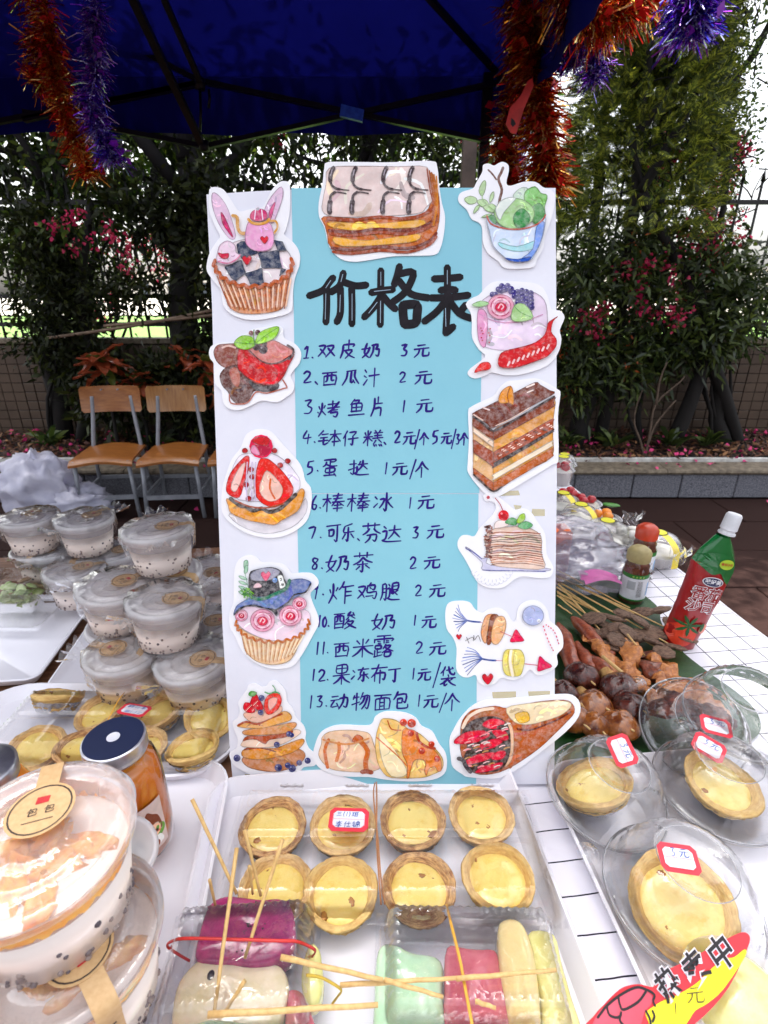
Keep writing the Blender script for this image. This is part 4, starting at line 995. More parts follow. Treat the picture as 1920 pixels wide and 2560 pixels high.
for x, y, r in ((490, 582, 28), (482, 712, 26), (735, 905, 26), (760, 915, 22), (627, 1000, 27), (270, 1120, 32), (725, 1185, 27), (640, 1205, 34), (765, 1212, 34), (828, 1162, 26), (903, 1143, 28)):
    lay.append(('c', T7, (.20, .22, .46), x, y, r))
cutout('cut-out of a pancake stack with strawberries and blueberries', O(T7, [(195, 1095), (228, 1062), (262, 1035), (272, 960), (242, 880), (226, 805), (270, 768), (290, 700), (278, 620), (350, 520), (370, 470), (430, 458), (480, 485), (530, 480), (560, 440), (620, 434), (700, 520), (715, 620), (770, 690), (800, 770), (860, 830), (885, 900), (880, 960), (910, 1040), (960, 1085), (985, 1150), (958, 1200), (865, 1212), (800, 1280), (700, 1292), (560, 1272), (430, 1290), (330, 1252), (230, 1185)]), lay, 11, lift=.0018)
# 12 glazed buns
lay = [('p', T7, (.94, .80, .68), [(1000, 1100), (1025, 1000), (1030, 940), (1100, 890), (1250, 875), (1380, 885), (1462, 915), (1500, 1020), (1570, 1180), (1500, 1240), (1350, 1252), (1150, 1235), (1060, 1190)], 36), ('p', T7, (.80, .42, .26), [(1300, 970), (1345, 915), (1400, 950), (1350, 985)], 5),
       ('s', T7, (.80, .46, .30), 28, [(1090, 960), (1055, 1060), (1080, 1210)]), ('s', T7, (.84, .55, .40), 30, [(1180, 990), (1185, 1060), (1160, 1150)]), ('s', T7, (.80, .46, .30), 42, [(1380, 980), (1440, 1060), (1420, 1160), (1430, 1240)]), ('s', T7, (.62, .3, .2), 40, [(1390, 1250), (1430, 1245), (1475, 1255)]), ('s', T7, (.86, .6, .42), 16, [(1040, 960), (1150, 990), (1280, 1000), (1360, 980), (1450, 950)]),
       ('p', T8, (.95, .80, .54), [(-30, 800), (10, 775), (100, 790), (200, 860), (300, 905), (400, 1000), (480, 1100), (478, 1190), (400, 1235), (300, 1262), (60, 1262), (-20, 1200), (-60, 1100), (-70, 950)], 50), ('p', T8, (.97, .90, .74), [(-40, 900), (30, 960), (120, 1080), (190, 1230), (60, 1250), (-20, 1100)], 14), ('s', T8, (.86, .50, .34), 10, [(-60, 930), (20, 1000), (110, 1080), (185, 1160)]),
       ('s', T8, (.78, .4, .28), 9, [(30, 790), (60, 860), (140, 870)]), ('p', T8, (.90, .58, .40), [(155, 870), (210, 862), (262, 880), (275, 940), (340, 1000), (410, 1030), (468, 1110), (472, 1200), (440, 1205), (420, 1170), (370, 1190), (350, 1245), (335, 1200), (345, 1140), (310, 1110), (250, 1120), (222, 1190), (205, 1260), (188, 1255), (192, 1150), (150, 1050)], 30), ('s', T8, (.68, .26, .18), 20, [(270, 890), (290, 960), (360, 1010), (420, 1020)])]
for x, y, r in ((160, 805, 30), (228, 812, 36), (222, 893, 28), (392, 985, 26), (312, 1040, 28), (437, 1105, 26)):
    lay.append(('c', T8, (.83, .32, .26), x, y, r))
cutout('cut-out of two glazed buns with cherries', O(T0, [(783, 1885), (788, 1860), (800, 1832), (822, 1817), (853, 1810), (914, 1812), (931, 1806), (938, 1790), (955, 1779), (978, 1776), (1014, 1780), (1040, 1793), (1054, 1813), (1080, 1826), (1096, 1855), (1113, 1879), (1117, 1907), (1110, 1932), (1080, 1947), (1020, 1951), (960, 1946), (922, 1940), (853, 1938), (811, 1925), (790, 1907)]), lay, 12)
# 13 strawberry crepe cone
lay = [('p', T8, (.72, .42, .30), [(632, 900), (650, 790), (720, 710), (800, 690), (920, 672), (1030, 690), (1250, 640), (1480, 622), (1556, 655), (1572, 725), (1500, 810), (1400, 910), (1300, 1005), (1170, 1100), (1040, 1180), (900, 1232), (740, 1222), (640, 1080)], 70, .6),
       ('p', T8, (.94, .86, .72), [(1010, 690), (1200, 650), (1480, 630), (1548, 665), (1480, 735), (1400, 770), (1300, 800), (1200, 822), (1080, 805)], 34, .15), ('p', T8, (.93, .75, .42), [(1080, 740), (1180, 720), (1200, 790), (1120, 810)], 10), ('s', T8, (.4, .16, .12), 14, [(1100, 860), (1200, 870), (1320, 830), (1440, 780), (1540, 720)]), ('s', T8, (.93, .84, .76), 26, [(650, 850), (700, 760), (800, 705), (900, 690)]),
       ('p', T8, (.90, .74, .62), [(1010, 800), (1060, 850), (1070, 1000), (1050, 1120), (1000, 1170), (1040, 1050), (1040, 900)], 16), ('p', T8, (.24, .15, .13), [(640, 900), (700, 810), (780, 770), (900, 755), (1000, 800), (1040, 900), (1032, 1080), (960, 1190), (860, 1212), (740, 1215), (660, 1120), (690, 1000)], 50)]
for q in ([(580, 955), (630, 910), (700, 878), (820, 870), (872, 912), (800, 950), (740, 972), (600, 982)], [(810, 825), (850, 785), (920, 772), (995, 800), (950, 845), (880, 855)], [(890, 875), (950, 862), (1005, 880), (1025, 935), (985, 950), (930, 925)],
          [(750, 1010), (830, 960), (920, 935), (975, 960), (900, 1010), (800, 1028)], [(665, 1125), (740, 1075), (820, 1055), (915, 1050), (860, 1105), (760, 1135), (690, 1150)], [(750, 1215), (800, 1170), (880, 1145), (975, 1130), (950, 1172), (850, 1205)], [(880, 1090), (940, 1035), (1000, 1040), (985, 1090), (920, 1110)]):
    lay.append(('p', T8, (.86, .28, .34), q, 16, -.3))
for k in range(34):
    r_ = random.Random(50 + k)
    x, y = r_.uniform(640, 1000), r_.uniform(800, 1190)
    lay.append(('s', T8, r_.choice([(.96, .80, .80), (.93, .6, .62), (.15, .1, .1), (.75, .55, .35), (.9, .86, .84)]), r_.uniform(7, 15), [(x, y), (x + 25, y - 12), (x + 45, y - 14)]))
lay += [('s', T8, (.16, .12, .16), 34, [(612, 1095), (650, 1110), (675, 1160), (712, 1205)])]
cutout('cut-out of a chocolate strawberry crepe rolled in a cone', O(T8, [(541, 960), (570, 880), (640, 762), (740, 665), (860, 618), (1000, 612), (1250, 592), (1450, 577), (1560, 585), (1620, 650), (1610, 760), (1500, 890), (1300, 1052), (1130, 1180), (1000, 1250), (900, 1275), (700, 1262), (650, 1240), (570, 1180), (552, 1100)]), lay, 13)
# corner crumple of the board foot
# ================================================================== THE SETTING
def wob(x, y, z=0, s=1.0):
    return mnoise.noise(Vector((x * s, y * s, z * s)))
# ground: dark red granular court, with faint slab joints
m, n, out = _new('dark_red_ground')
L = n.links
p_ = N(n, 'ShaderNodeBsdfPrincipled'); p_.inputs['Roughness'].default_value = .9; p_.inputs['Specular IOR Level'].default_value = .12
cr = N(n, 'ShaderNodeValToRGB')
cr.color_ramp.elements[0].position, cr.color_ramp.elements[0].color = .3, (.010, .005, .0045, 1)
cr.color_ramp.elements[1].position, cr.color_ramp.elements[1].color = .72, (.038, .017, .014, 1)
nz = N(n, 'ShaderNodeTexNoise'); nz.inputs['Scale'].default_value = 160; nz.inputs['Detail'].default_value = 8; nz.inputs['Roughness'].default_value = .8
L.new(coords(n), nz.inputs['Vector']); L.new(nz.outputs[0], cr.inputs[0]); L.new(cr.outputs[0], p_.inputs['Base Color'])
b_ = N(n, 'ShaderNodeBump'); b_.inputs['Strength'].default_value = .7; b_.inputs['Distance'].default_value = .004
L.new(nz.outputs[0], b_.inputs['Height']); L.new(b_.outputs[0], p_.inputs['Normal']); L.new(p_.outputs[0], out.inputs[0])
mb = MB(); mb.sheet([(-150, -150), (150, -150), (150, 200), (-150, 200)], -.03)
struct('ground', mb, m)
# forecourt slabs (the nearest are raised sheets with recessed joints)
m_slab = m
pave = thing('court_paving', None, None)
del pave
cp = bpy.data.objects.new('court_paving', None); COL.objects.link(cp); cp['kind'] = 'structure'
sl = MB(); sl.box((0, 0, -.015), (.892, .392, .03), bev=.004)
first = None
for i in range(-4, 6):
    for j in range(10):
        x, y = i * .9 + (.45 if j % 2 else 0), 3.24 - j * .4
        if first is None:
            first = obj('slab', sl, m_slab, cp, smooth=False)
            o = first
        else:
            o = first.copy(); COL.objects.link(o); o.parent = cp
        o.location = (x, y, random.uniform(-.0015, .0015))
# planter: granite blocks, bull-nosed coping, white strip
m_gran = pm('grey_granite', (.50, .50, .53), .8, c2=(.30, .30, .33), nscale=120, bump=.5, bscale=200, contrast=(.38, .62))
m_cop = pm('worn_coping', (.50, .45, .38), .7, c2=(.32, .28, .23), nscale=30, bump=.4, bscale=150)
m_strip = pm('white_strip', (.82, .82, .80), .7, c2=(.60, .58, .56), nscale=12)
pw = thing('planter_wall', 'low granite planter wall with bull-nosed stone coping behind the chairs', 'planter wall', (0, 3.45, 0))
x = -3.6
k = 0
BW_ = [.38, .41, .36, .40, .33]
while x < 4.0:
    w_ = BW_[k % 5]; k += 1
    mb = MB(); mb.box((x + w_ / 2, .03 + random.uniform(-.003, .003), .084), (w_ - .006, .06, .166), bev=.005)
    obj('stone_block', mb, m_gran, pw, smooth=False)
    x += w_
x = -3.6
while x < 4.0:
    w_ = .92
    prof = [(.0, 0), (-.018, .006), (-.024, .02), (-.018, .034), (0, .04), (.15, .043), (.15, 0)]
    mb = MB()
    vs = [(x + .003, a, .170 + b) for a, b in prof] + [(x + w_ - .003, a, .170 + b) for a, b in prof]
    nn = len(prof)
    mb.add(vs, [tuple(range(nn)), tuple(range(nn, 2 * nn))[::-1]] + [(i, i + nn, (i + 1) % nn + nn, (i + 1) % nn) for i in range(nn)])
    obj('coping_stone', mb, m_cop, pw, smooth=False)
    x += w_
mb = MB(); mb.box((.2, .165, .215), (7.6, .028, .05), bev=.004)
obj('edge_strip', mb, m_strip, pw, smooth=False)
mb = MB(); mb.box((.2, .10, .08), (7.6, .06, .16))
obj('backing', mb, m_gran, pw, smooth=False)
# soil bed
m_soil = pm('leaf_mould', (.16, .10, .08), .9, c2=(.08, .05, .045), nscale=40, bump=.8, bscale=60)
mb = MB(); mb.grid(lambda u, v: (-3.6 + 7.6 * u, 3.62 + .7 * v, .21 + .05 * v + .02 * wob(u * 40, v * 5)), 120, 14)
struct('soil_bed', mb, m_soil, smooth=True)
# tiled wall
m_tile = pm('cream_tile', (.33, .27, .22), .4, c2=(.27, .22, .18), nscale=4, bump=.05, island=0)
m_grout = pm('dark_grout', (.22, .17, .15), .9)
WY = 4.28
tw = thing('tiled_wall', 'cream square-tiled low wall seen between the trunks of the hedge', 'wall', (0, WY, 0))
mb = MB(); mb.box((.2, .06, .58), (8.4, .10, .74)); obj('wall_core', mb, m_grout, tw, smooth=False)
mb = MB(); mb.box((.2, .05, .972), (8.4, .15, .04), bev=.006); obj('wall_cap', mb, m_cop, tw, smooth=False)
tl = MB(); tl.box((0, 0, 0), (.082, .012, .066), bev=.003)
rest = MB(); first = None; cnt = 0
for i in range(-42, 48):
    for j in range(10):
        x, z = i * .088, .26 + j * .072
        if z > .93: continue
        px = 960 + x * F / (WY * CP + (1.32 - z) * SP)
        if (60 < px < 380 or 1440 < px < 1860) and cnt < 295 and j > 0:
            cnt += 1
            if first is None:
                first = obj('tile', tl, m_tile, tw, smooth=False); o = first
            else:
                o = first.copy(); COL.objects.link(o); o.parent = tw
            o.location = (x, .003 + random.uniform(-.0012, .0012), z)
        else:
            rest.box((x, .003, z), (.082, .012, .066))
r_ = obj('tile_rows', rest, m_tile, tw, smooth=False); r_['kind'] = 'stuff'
# iron fence on the wall
m_iron = pm('black_iron', (.03, .03, .035), .5, c2=(.05, .045, .05))
fe = thing('iron_fence', 'black iron railing with ring scrolls on top of the tiled wall', 'fence', (0, WY + .06, .99))
bar = MB(); bar.tube([(0, 0, 0), (0, 0, 1.05)], .009, 6); bar.tube([(0, 0, 1.05), (0, 0, 1.13)], [.016, .001], 6)
ring = MB(); ring.tube([(.045 * math.cos(a * .524), 0, .045 * math.sin(a * .524)) for a in range(13)], .006, 6, caps=False)
fb = fr_ = None
for i in range(54):
    x = -3.5 + i * .14
    o = obj('bar', bar, m_iron, fe) if fb is None else fb.copy()
    if fb is None: fb = o
    else: COL.objects.link(o); o.parent = fe
    o.location = (x, 0, 0)
    o = obj('ring', ring, m_iron, fe) if fr_ is None else fr_.copy()
    if fr_ is None: fr_ = o
    else: COL.objects.link(o); o.parent = fe
    o.location = (x + .07, 0, .2)
for z in (.1, .3, .92):
    mb = MB(); mb.box((.2, 0, z), (7.6, .02, .03)); obj('rail', mb, m_iron, fe, smooth=False)
# lawn, road and pale buildings beyond
m_lawn = pm('bright_lawn', (.33, .47, .10), .9, c2=(.22, .36, .06), nscale=8, bump=.6, bscale=200)
mb = MB(); mb.grid(lambda u, v: (-30 + 60 * u, 4.5 + 14 * v, .30 + .35 * v + .03 * wob(u * 30, v * 10)), 60, 20)
struct('lawn', mb, m_lawn, smooth=True)
m_pale = pm('pale_render', (.86, .84, .80), .8, c2=(.78, .76, .73), nscale=2)
m_win = pm('dark_window', (.25, .30, .35), .2, c2=(.18, .22, .27))
m_roofp = pm('pale_roof', (.62, .60, .58), .8)
def building(loc, w_, d_, h_, nx, nz_, label):
    b = thing('pale_building', label, 'building', loc)
    mb = MB(); mb.box((0, 0, h_ / 2), (w_, d_, h_)); obj('wall', mb, m_pale, b, smooth=False)
    mb = MB(); mb.box((0, 0, h_ + .1), (w_ + .5, d_ + .5, .2)); obj('roof', mb, m_roofp, b, smooth=False)
    wm = MB(); wm.box((0, 0, 0), (1.1, .08, 1.3)); fm = MB(); fm.box((0, 0, 0), (1.3, .05, 1.5))
    f0 = None
    for i in range(nx):
        for j in range(nz_):
            x, z = -w_ / 2 + (i + .5) * w_ / nx, 1.6 + j * 3.0
            if f0 is None:
                f0 = obj('window', fm, m_roofp, b, smooth=False); o = f0; q0 = obj('pane', wm, m_win, o, smooth=False)
            else:
                o = f0.copy(); COL.objects.link(o); o.parent = b; q = q0.copy(); COL.objects.link(q); q.parent = o
            o.location = (x, -d_ / 2 - .02, z)
mb = MB(); mb.sheet([(-90, 17.5), (90, 17.5), (90, 120), (-90, 120)], .66)
struct('pale_path', mb, pm('sunlit_paving', (.72, .70, .66), .9, c2=(.62, .60, .56), nscale=1))
building((-16, 70, 0), 26, 8, 3.4, 8, 1, 'long pale low building glimpsed through the left foliage')
building((36, 70, 0), 22, 8, 3.6, 6, 1, 'pale building with a light roof glimpsed behind the right-hand branches')

# ------------------------------------------------------------------ foliage
def leaf_mesh(P, D, Ln, Wd, fold=.25, droop=.15, S=None):
    """vectorised leaves: base P, direction D (N,3), length Ln, width Wd -> verts, tris (6 vertices, 4 faces each)"""
    n_ = len(P)
    D = D / (np.linalg.norm(D, axis=1, keepdims=True) + 1e-9)
    R = RNG.normal(size=(n_, 3)) if S is None else S
    S_ = np.cross(D, R); S_ /= (np.linalg.norm(S_, axis=1, keepdims=True) + 1e-9)
    U = np.cross(S_, D)
    Ln, Wd = Ln[:, None], Wd[:, None]
    a = P
    b = P + D * Ln * .30 + S_ * Wd * .46 + U * Wd * fold
    c = P + D * Ln * .30 - S_ * Wd * .46 + U * Wd * fold
    m1 = P + D * Ln * .5
    d = P + D * Ln * .68 + S_ * Wd * .34 + U * Wd * fold * .6 - np.array([0, 0, 1.]) * Ln * droop * .4
    e = P + D * Ln * .68 - S_ * Wd * .34 + U * Wd * fold * .6 - np.array([0, 0, 1.]) * Ln * droop * .4
    t = P + D * Ln - np.array([0, 0, 1.]) * Ln * droop
    V = np.stack([a, b, c, d, e, t], 1).reshape(-1, 3)
    o = (np.arange(n_) * 6)[:, None]
    Fc = np.concatenate([o + np.array([[0, 1, 2]]), o + np.array([[1, 3, 4]]), o + np.array([[1, 4, 2]]), o + np.array([[3, 5, 4]])], 0)
    return V, Fc
def np_obj(name, V, Fc, m_, parent=None, shift=(0, 0, 0)):
    me = bpy.data.meshes.new(name)
    V = (V - np.array(shift)).astype(np.float32)
    me.vertices.add(len(V)); me.vertices.foreach_set('co', V.ravel())
    me.loops.add(Fc.size); me.loops.foreach_set('vertex_index', Fc.astype(np.int32).ravel())
    me.polygons.add(len(Fc)); me.polygons.foreach_set('loop_start', np.arange(0, Fc.size, Fc.shape[1], dtype=np.int32))
    try: me.polygons.foreach_set('loop_total', np.full(len(Fc), Fc.shape[1], dtype=np.int32))
    except Exception: pass
    me.update(calc_edges=True); me.validate()
    me.materials.append(m_)
    o = bpy.data.objects.new(name, me); COL.objects.link(o)
    if parent is not None: o.parent = parent
    return o
def clump_points(centres, radii, n_, per=22, spread=.10):
    """points gathered in twig-sized clumps inside ellipsoids"""
    C_, out_ = [], []
    wts = np.array([r[0] * r[1] * r[2] for r in radii]) ** .7; wts = wts / wts.sum()
    for _ in range(max(1, n_ // per)):
        k = RNG.choice(len(centres), p=wts)
        d = RNG.normal(size=3); d /= np.linalg.norm(d)
        q = np.array(centres[k]) + d * np.array(radii[k]) * RNG.uniform(.1, 1) ** .45
        m_ = int(per * RNG.uniform(.5, 1.6))
        out_.append(q + RNG.normal(size=(m_, 3)) * spread); C_.append(np.repeat(q[None], m_, 0))
    return np.concatenate(out_), np.concatenate(C_)
def crown(name, centres, radii, n_, Ln, Wd, m_, parent, per=22, spread=.09, down=.3, fold=.25):
    P, C_ = clump_points(centres, radii, n_, per, spread)
    D = (P - C_) / spread * .5 + RNG.normal(size=P.shape) * .6 + np.array([0, 0, -down])
    k = len(P)
    V, Fc = leaf_mesh(P, D, Ln * RNG.uniform(.6, 1.25, k), Wd * RNG.uniform(.7, 1.2, k), fold)
    return np_obj(name, V, Fc, m_, parent, tuple(parent.location) if parent is not None else (0, 0, 0))
def limb(mb, a, b, r0, r1, bend=.08, k=7):
    a, b = Vector(a), Vector(b)
    L0 = (b - a).length
    sd_ = random.random() * 50
    pts = []
    for i in range(k):
        t = i / (k - 1)
        q = a.lerp(b, t)
        q += Vector((mnoise.noise((sd_, t * 2.2, 0)), mnoise.noise((sd_, t * 2.2, 9)), 0)) * L0 * bend * min(1, t * 4)
        pts.append(q)
    mb.tube(pts, [r0 + (r1 - r0) * i / (k - 1) for i in range(k)], 7)
    return pts[-1]
m_bark = pm('dark_bark', (.09, .07, .06), .9, c2=(.045, .035, .03), nscale=20, bump=.8, bscale=60, stretch=(1, 1, .3))
m_bark2 = pm('grey_twig', (.42, .35, .29), .85, c2=(.25, .2, .17), nscale=30)
m_leafD = pm('deep_green_leaf', (.14, .17, .06), .55, c2=(.07, .10, .04), nscale=3, c3=(.24, .27, .08), island=.35, transl=.35, spec=.4)
m_leafM = pm('mid_green_leaf', (.24, .32, .12), .5, c2=(.15, .23, .09), nscale=3, c3=(.42, .48, .17), island=.35, transl=.4, spec=.4)
m_leafB = pm('shrub_leaf', (.19, .25, .10), .42, c2=(.10, .15, .07), nscale=4, c3=(.36, .42, .18), island=.3, transl=.3, spec=.5)
m_thuja = pm('thuja_spray', (.30, .36, .11), .6, c2=(.15, .20, .06), nscale=5, c3=(.62, .64, .20), island=.3, transl=.35)
m_pink = pm('bougainvillea_bract', (.86, .16, .42), .6, c2=(.75, .10, .30), nscale=5, c3=(.95, .35, .48), island=.2, transl=.45)
m_orange = pm('orange_shoot', (.80, .38, .18), .5, c2=(.62, .28, .12), island=.2, transl=.3)
m_croR = pm('croton_red', (.66, .24, .16), .35, c2=(.42, .14, .10), nscale=25, c3=(.85, .50, .30), island=.25, transl=.3, contrast=(.4, .6))
m_croG = pm('croton_green', (.20, .32, .13), .35, c2=(.40, .40, .14), nscale=25, island=.25, transl=.3)

def tree(name, label, base, top, r0, centres, radii, n_, Ln, Wd, m_, group=None, cat='tree', lean=.06, nl=7, **kw):
    t = thing(name, label, cat, base, group=group)
    mb = MB()
    a = Vector((0, 0, 0)); b = Vector(top) - Vector(base)
    limb(mb, a, b, r0, r0 * .55, lean, 9)
    obj('trunk', mb, m_bark, t)
    for k in range(nl):
        mb = MB()
        s_ = a.lerp(b, random.uniform(.45, .95))
        c_ = Vector(centres[k % len(centres)]) - Vector(base)
        e = c_ + Vector((random.uniform(-.7, .7) * radii[k % len(centres)][0], random.uniform(-.7, .7) * radii[k % len(centres)][1], random.uniform(-.5, .8) * radii[k % len(centres)][2]))
        limb(mb, s_, e, r0 * .4, r0 * .08, .12)
        obj('limb', mb, m_bark, t)
    cr_ = crown('crown', centres, radii, n_, Ln, Wd, m_, t, **kw)
    return t
# left: dark broadleaf masses, canopy above the frame gives the shade
def W(u, v, y):
    p = ony(u, v, y); return (p.x, p.y, p.z)
tree('shade_tree', 'dark thick-trunked tree standing just left of the price board', W(478, 1085, 4.05)[:2] + (.24,), W(455, 200, 4.5), .13,
     [(-1.5, 4.9, 2.75), (-2.3, 5.0, 3.0), (-.8, 5.0, 2.9), (-1.6, 4.6, 4.2), (-2.9, 4.4, 4.4), (0, 4.8, 3.9)], [(.7, .4, .45), (.7, .5, .6), (.7, .4, .5), (1.2, 1.0, .8), (1.3, 1.2, .9), (1.2, 1.1, .8)], 25000, .11, .045, m_leafD, spread=.14)
tree('shade_tree', 'slim dark tree at the left edge behind the chairs', W(160, 1085, 4.1)[:2] + (.24,), W(120, 260, 4.6), .07,
     [(-2.95, 4.7, 1.9), (-2.7, 4.8, 2.4), (-3.6, 4.7, 2.3), (-3.4, 4.6, 3.6)], [(.5, .35, .5), (.6, .4, .45), (.6, .4, .8), (1.2, 1.1, .9)], 11000, .085, .035, m_leafD, spread=.12)
tree('shade_tree', 'slender dark tree whose twin stems cross the tiled wall at the left', W(198, 1085, 4.0)[:2] + (.24,), W(215, 500, 4.3), .045,
     [(-2.45, 4.5, 1.62), (-2.1, 4.6, 2.15), (-2.6, 4.6, 1.2)], [(.45, .3, .25), (.45, .3, .35), (.3, .2, .2)], 3600, .07, .03, m_leafM, spread=.09)
tree('shade_tree', 'dark leafy tree rising behind the middle of the price board', W(900, 900, 4.5)[:2] + (.3,), W(900, 250, 4.7), .09,
     [(-.5, 4.8, 2.25), (.15, 4.8, 2.3), (.55, 4.9, 2.25), (-.1, 4.9, 2.9), (.5, 4.8, 3.8), (-1.2, 4.9, 2.0), (-1.0, 4.7, 1.4)], [(.5, .35, .4), (.5, .35, .4), (.45, .35, .4), (1.0, .5, .5), (1.5, 1.2, .9), (.45, .3, .5), (.35, .3, .5)], 14000, .075, .03, m_leafD, spread=.11)
tree('shade_tree', 'tall tree beyond the railing with sunlit yellow-green leaves', (-1.9, 6.2, .35), (-1.7, 6.3, 4.0), .09,
     [(-2.6, 6.3, 2.7), (-1.5, 6.4, 3.0), (-3.6, 6.2, 3.2), (-.3, 6.3, 2.9), (.8, 6.4, 2.9), (-2.2, 6.0, 5.0), (.6, 6.0, 5.0)], [(.8, .5, .5), (.8, .5, .5), (.9, .5, .7), (.8, .5, .5), (.8, .5, .5), (2.0, 1.2, 1.0), (2.0, 1.2, 1.0)], 8000, .12, .055, m_leafM, spread=.18)
tree('shade_tree', 'high shade tree over the right side, only its lower leaves in view', (2.6, 5.9, .35), (2.3, 5.8, 4.2), .1,
     [(1.9, 5.2, 4.4), (3.4, 5.2, 4.6), (.9, 5.2, 4.6)], [(1.2, 1.0, .8), (1.2, 1.0, .9), (1.2, 1.0, .7)], 7000, .12, .05, m_leafD, spread=.16)
# thuja: feathery upright sprays
def thuja(base, h_, r_, n_, label, y0=.3, tilt=0):
    t = thing('conifer_tree', label, 'conifer', base)
    mb = MB(); limb(mb, (0, 0, 0), (tilt, 0, h_), .05, .012, .03, 9); obj('trunk', mb, m_bark, t)
    P, D, Ln, Wd, S = [], [], [], [], []
    for _ in range(n_):
        z = RNG.uniform(y0, 1) * h_
        a = RNG.uniform(0, 6.283)
        rr = r_ * (1.05 - .75 * (z / h_ - y0) / (1 - y0)) * RNG.uniform(.25, 1.0) ** .5
        c = np.array([rr * math.cos(a) + tilt * z / h_, rr * math.sin(a) * .8, z])
        d = np.array([math.cos(a) * .9, math.sin(a) * .9, RNG.uniform(-.5, .7)]) + RNG.normal(size=3) * .3
        d /= np.linalg.norm(d)
        s_ = np.cross(d, RNG.normal(size=3)); s_ /= np.linalg.norm(s_)
        L_ = RNG.uniform(.07, .13)
        for k in range(9):
            tt = k / 8
            for sg in (-1, 1):
                P.append(c + d * L_ * tt)
                D.append(d * .8 + s_ * sg * .75)
                Ln.append(.034 * (1.2 - .8 * tt) + .006); Wd.append(.008)
                S.append(np.cross(d, s_))
        P.append(c); D.append(d); Ln.append(L_ * 1.25); Wd.append(.008); S.append(s_)
    V, Fc = leaf_mesh(np.array(P), np.array(D), np.array(Ln), np.array(Wd), .1, .05, np.array(S))
    np_obj('crown', V, Fc, m_thuja, t)
    return t
b = W(1500, 1090, 4.0)
thuja((b[0], 4.0, .24), 3.3, .55, 2300, 'feathery yellow-green conifer hanging beside the red tinsel', y0=.42)
thuja((W(1415, 1090, 4.6)[0], 4.6, .3), 3.5, .34, 1200, 'dark conifer between the tinsel and the first conifer', y0=.42)
b = W(1640, 1090, 4.1)
thuja((b[0] - .15, 4.5, .3), 3.6, .45, 1500, 'second feathery conifer, behind and right of the first', y0=.5)
# bare crossing branches against the white sky, right
t = thing('bare_branch_tree', 'leaning tree with long bare branches crossing the white sky at the right', 'tree', W(1700, 1080, 4.05)[:2] + (.24,))
for (pts, r0, r1) in (([(1690, 1090), (1735, 980), (1758, 880), (1720, 700)], .06, .035), ([(1600, 480), (1690, 330), (1760, 190), (1850, 40)], .035, .018), ([(1560, 420), (1640, 270), (1720, 160), (1760, 110)], .028, .012),
                      ([(1720, 700), (1640, 560), (1600, 480)], .035, .03), ([(1640, 560), (1610, 470), (1570, 350)], .02, .01), ([(1760, 330), (1790, 380), (1840, 430)], .01, .005), ([(1700, 300), (1730, 380), (1750, 440)], .01, .005),
                      ([(1758, 880), (1800, 960), (1850, 1120)], .05, .045), ([(1720, 700), (1800, 560), (1830, 300)], .03, .012)):
    mb = MB()
    q = [Vector(W(u, v, 4.05 + .12 * math.sin(u * .01))) - t.location for u, v in pts]
    q = smooth_path(q, 4)
    mb.tube(q, [r0 + (r1 - r0) * i / (len(q) - 1) for i in range(len(q))], 7)
    obj('branch', mb, m_bark, t)
mb = MB()
for _ in range(170):
    u, v = random.uniform(1540, 1900), random.uniform(0, 540)
    a = Vector(W(u, v, 4.1 + random.uniform(-.1, .3))); d = Vector((random.uniform(-1, 1), 0, random.uniform(-.3, 1))).normalized() * random.uniform(.1, .4)
    limb(mb, a - t.location, a + d - t.location, .005, .0015, .15, 5)
obj('twigs', mb, m_bark, t)['kind'] = 'stuff'
P, C_ = clump_points([W(1700, 230, 4.5), W(1800, 330, 4.6), W(1640, 120, 4.5), W(1800, 80, 4.6)], [(.34, .2, .4), (.25, .2, .45), (.3, .2, .3), (.3, .2, .3)], 6500, 10, .08)
V, Fc = leaf_mesh(P, RNG.normal(size=P.shape), .036 * RNG.uniform(.5, 1.3, len(P)), .022 * RNG.uniform(.6, 1.2, len(P)))
np_obj('leaves', V, Fc, m_leafM, t, tuple(t.location))
# bougainvilleas
def boug(label, spots, nleaf, nfl, base, group='bougainvillea bushes in flower'):
    t = thing('bougainvillea', label, 'flowering shrub', base, group=group)
    mb = MB()
    for s_ in spots:
        limb(mb, (0, 0, 0), Vector(s_[0]) - Vector(base), .018, .004, .15, 8)
    obj('stems', mb, m_bark, t)
    cs, rs = [s_[0] for s_ in spots], [s_[1] for s_ in spots]
    if nleaf: crown('foliage', cs, rs, nleaf, .05, .028, m_leafM, t, spread=.07)
    crown('flowers', cs, rs, nfl, .030, .028, m_pink, t, per=16, spread=.028, down=0, fold=.4)['kind'] = 'stuff'
    return t
boug('pink bougainvillea glowing through the dark leaves at the far left', [(W(150, 590, 5.1), (.25, .1, .2)), (W(300, 640, 5.0), (.25, .1, .2)), (W(250, 780, 5.1), (.3, .1, .2)), (W(390, 620, 5.1), (.2, .1, .3)), (W(120, 440, 5.2), (.2, .1, .2)), (W(180, 570, 4.0), (.16, .05, .12)), (W(270, 600, 4.0), (.12, .05, .12)), (W(330, 640, 4.0), (.08, .05, .1))], 500, 1500, (W(250, 1000, 5.1)[0], 5.1, .35))
boug('pink bougainvillea high at the right against the sky', [(W(1690, 420, 4.7), (.25, .1, .15)), (W(1790, 390, 4.6), (.25, .15, .25)), (W(1800, 520, 4.6), (.2, .1, .2)), (W(1680, 350, 4.7), (.06, .05, .08))], 1100, 1000, (W(1760, 1000, 4.6)[0], 4.6, .35))
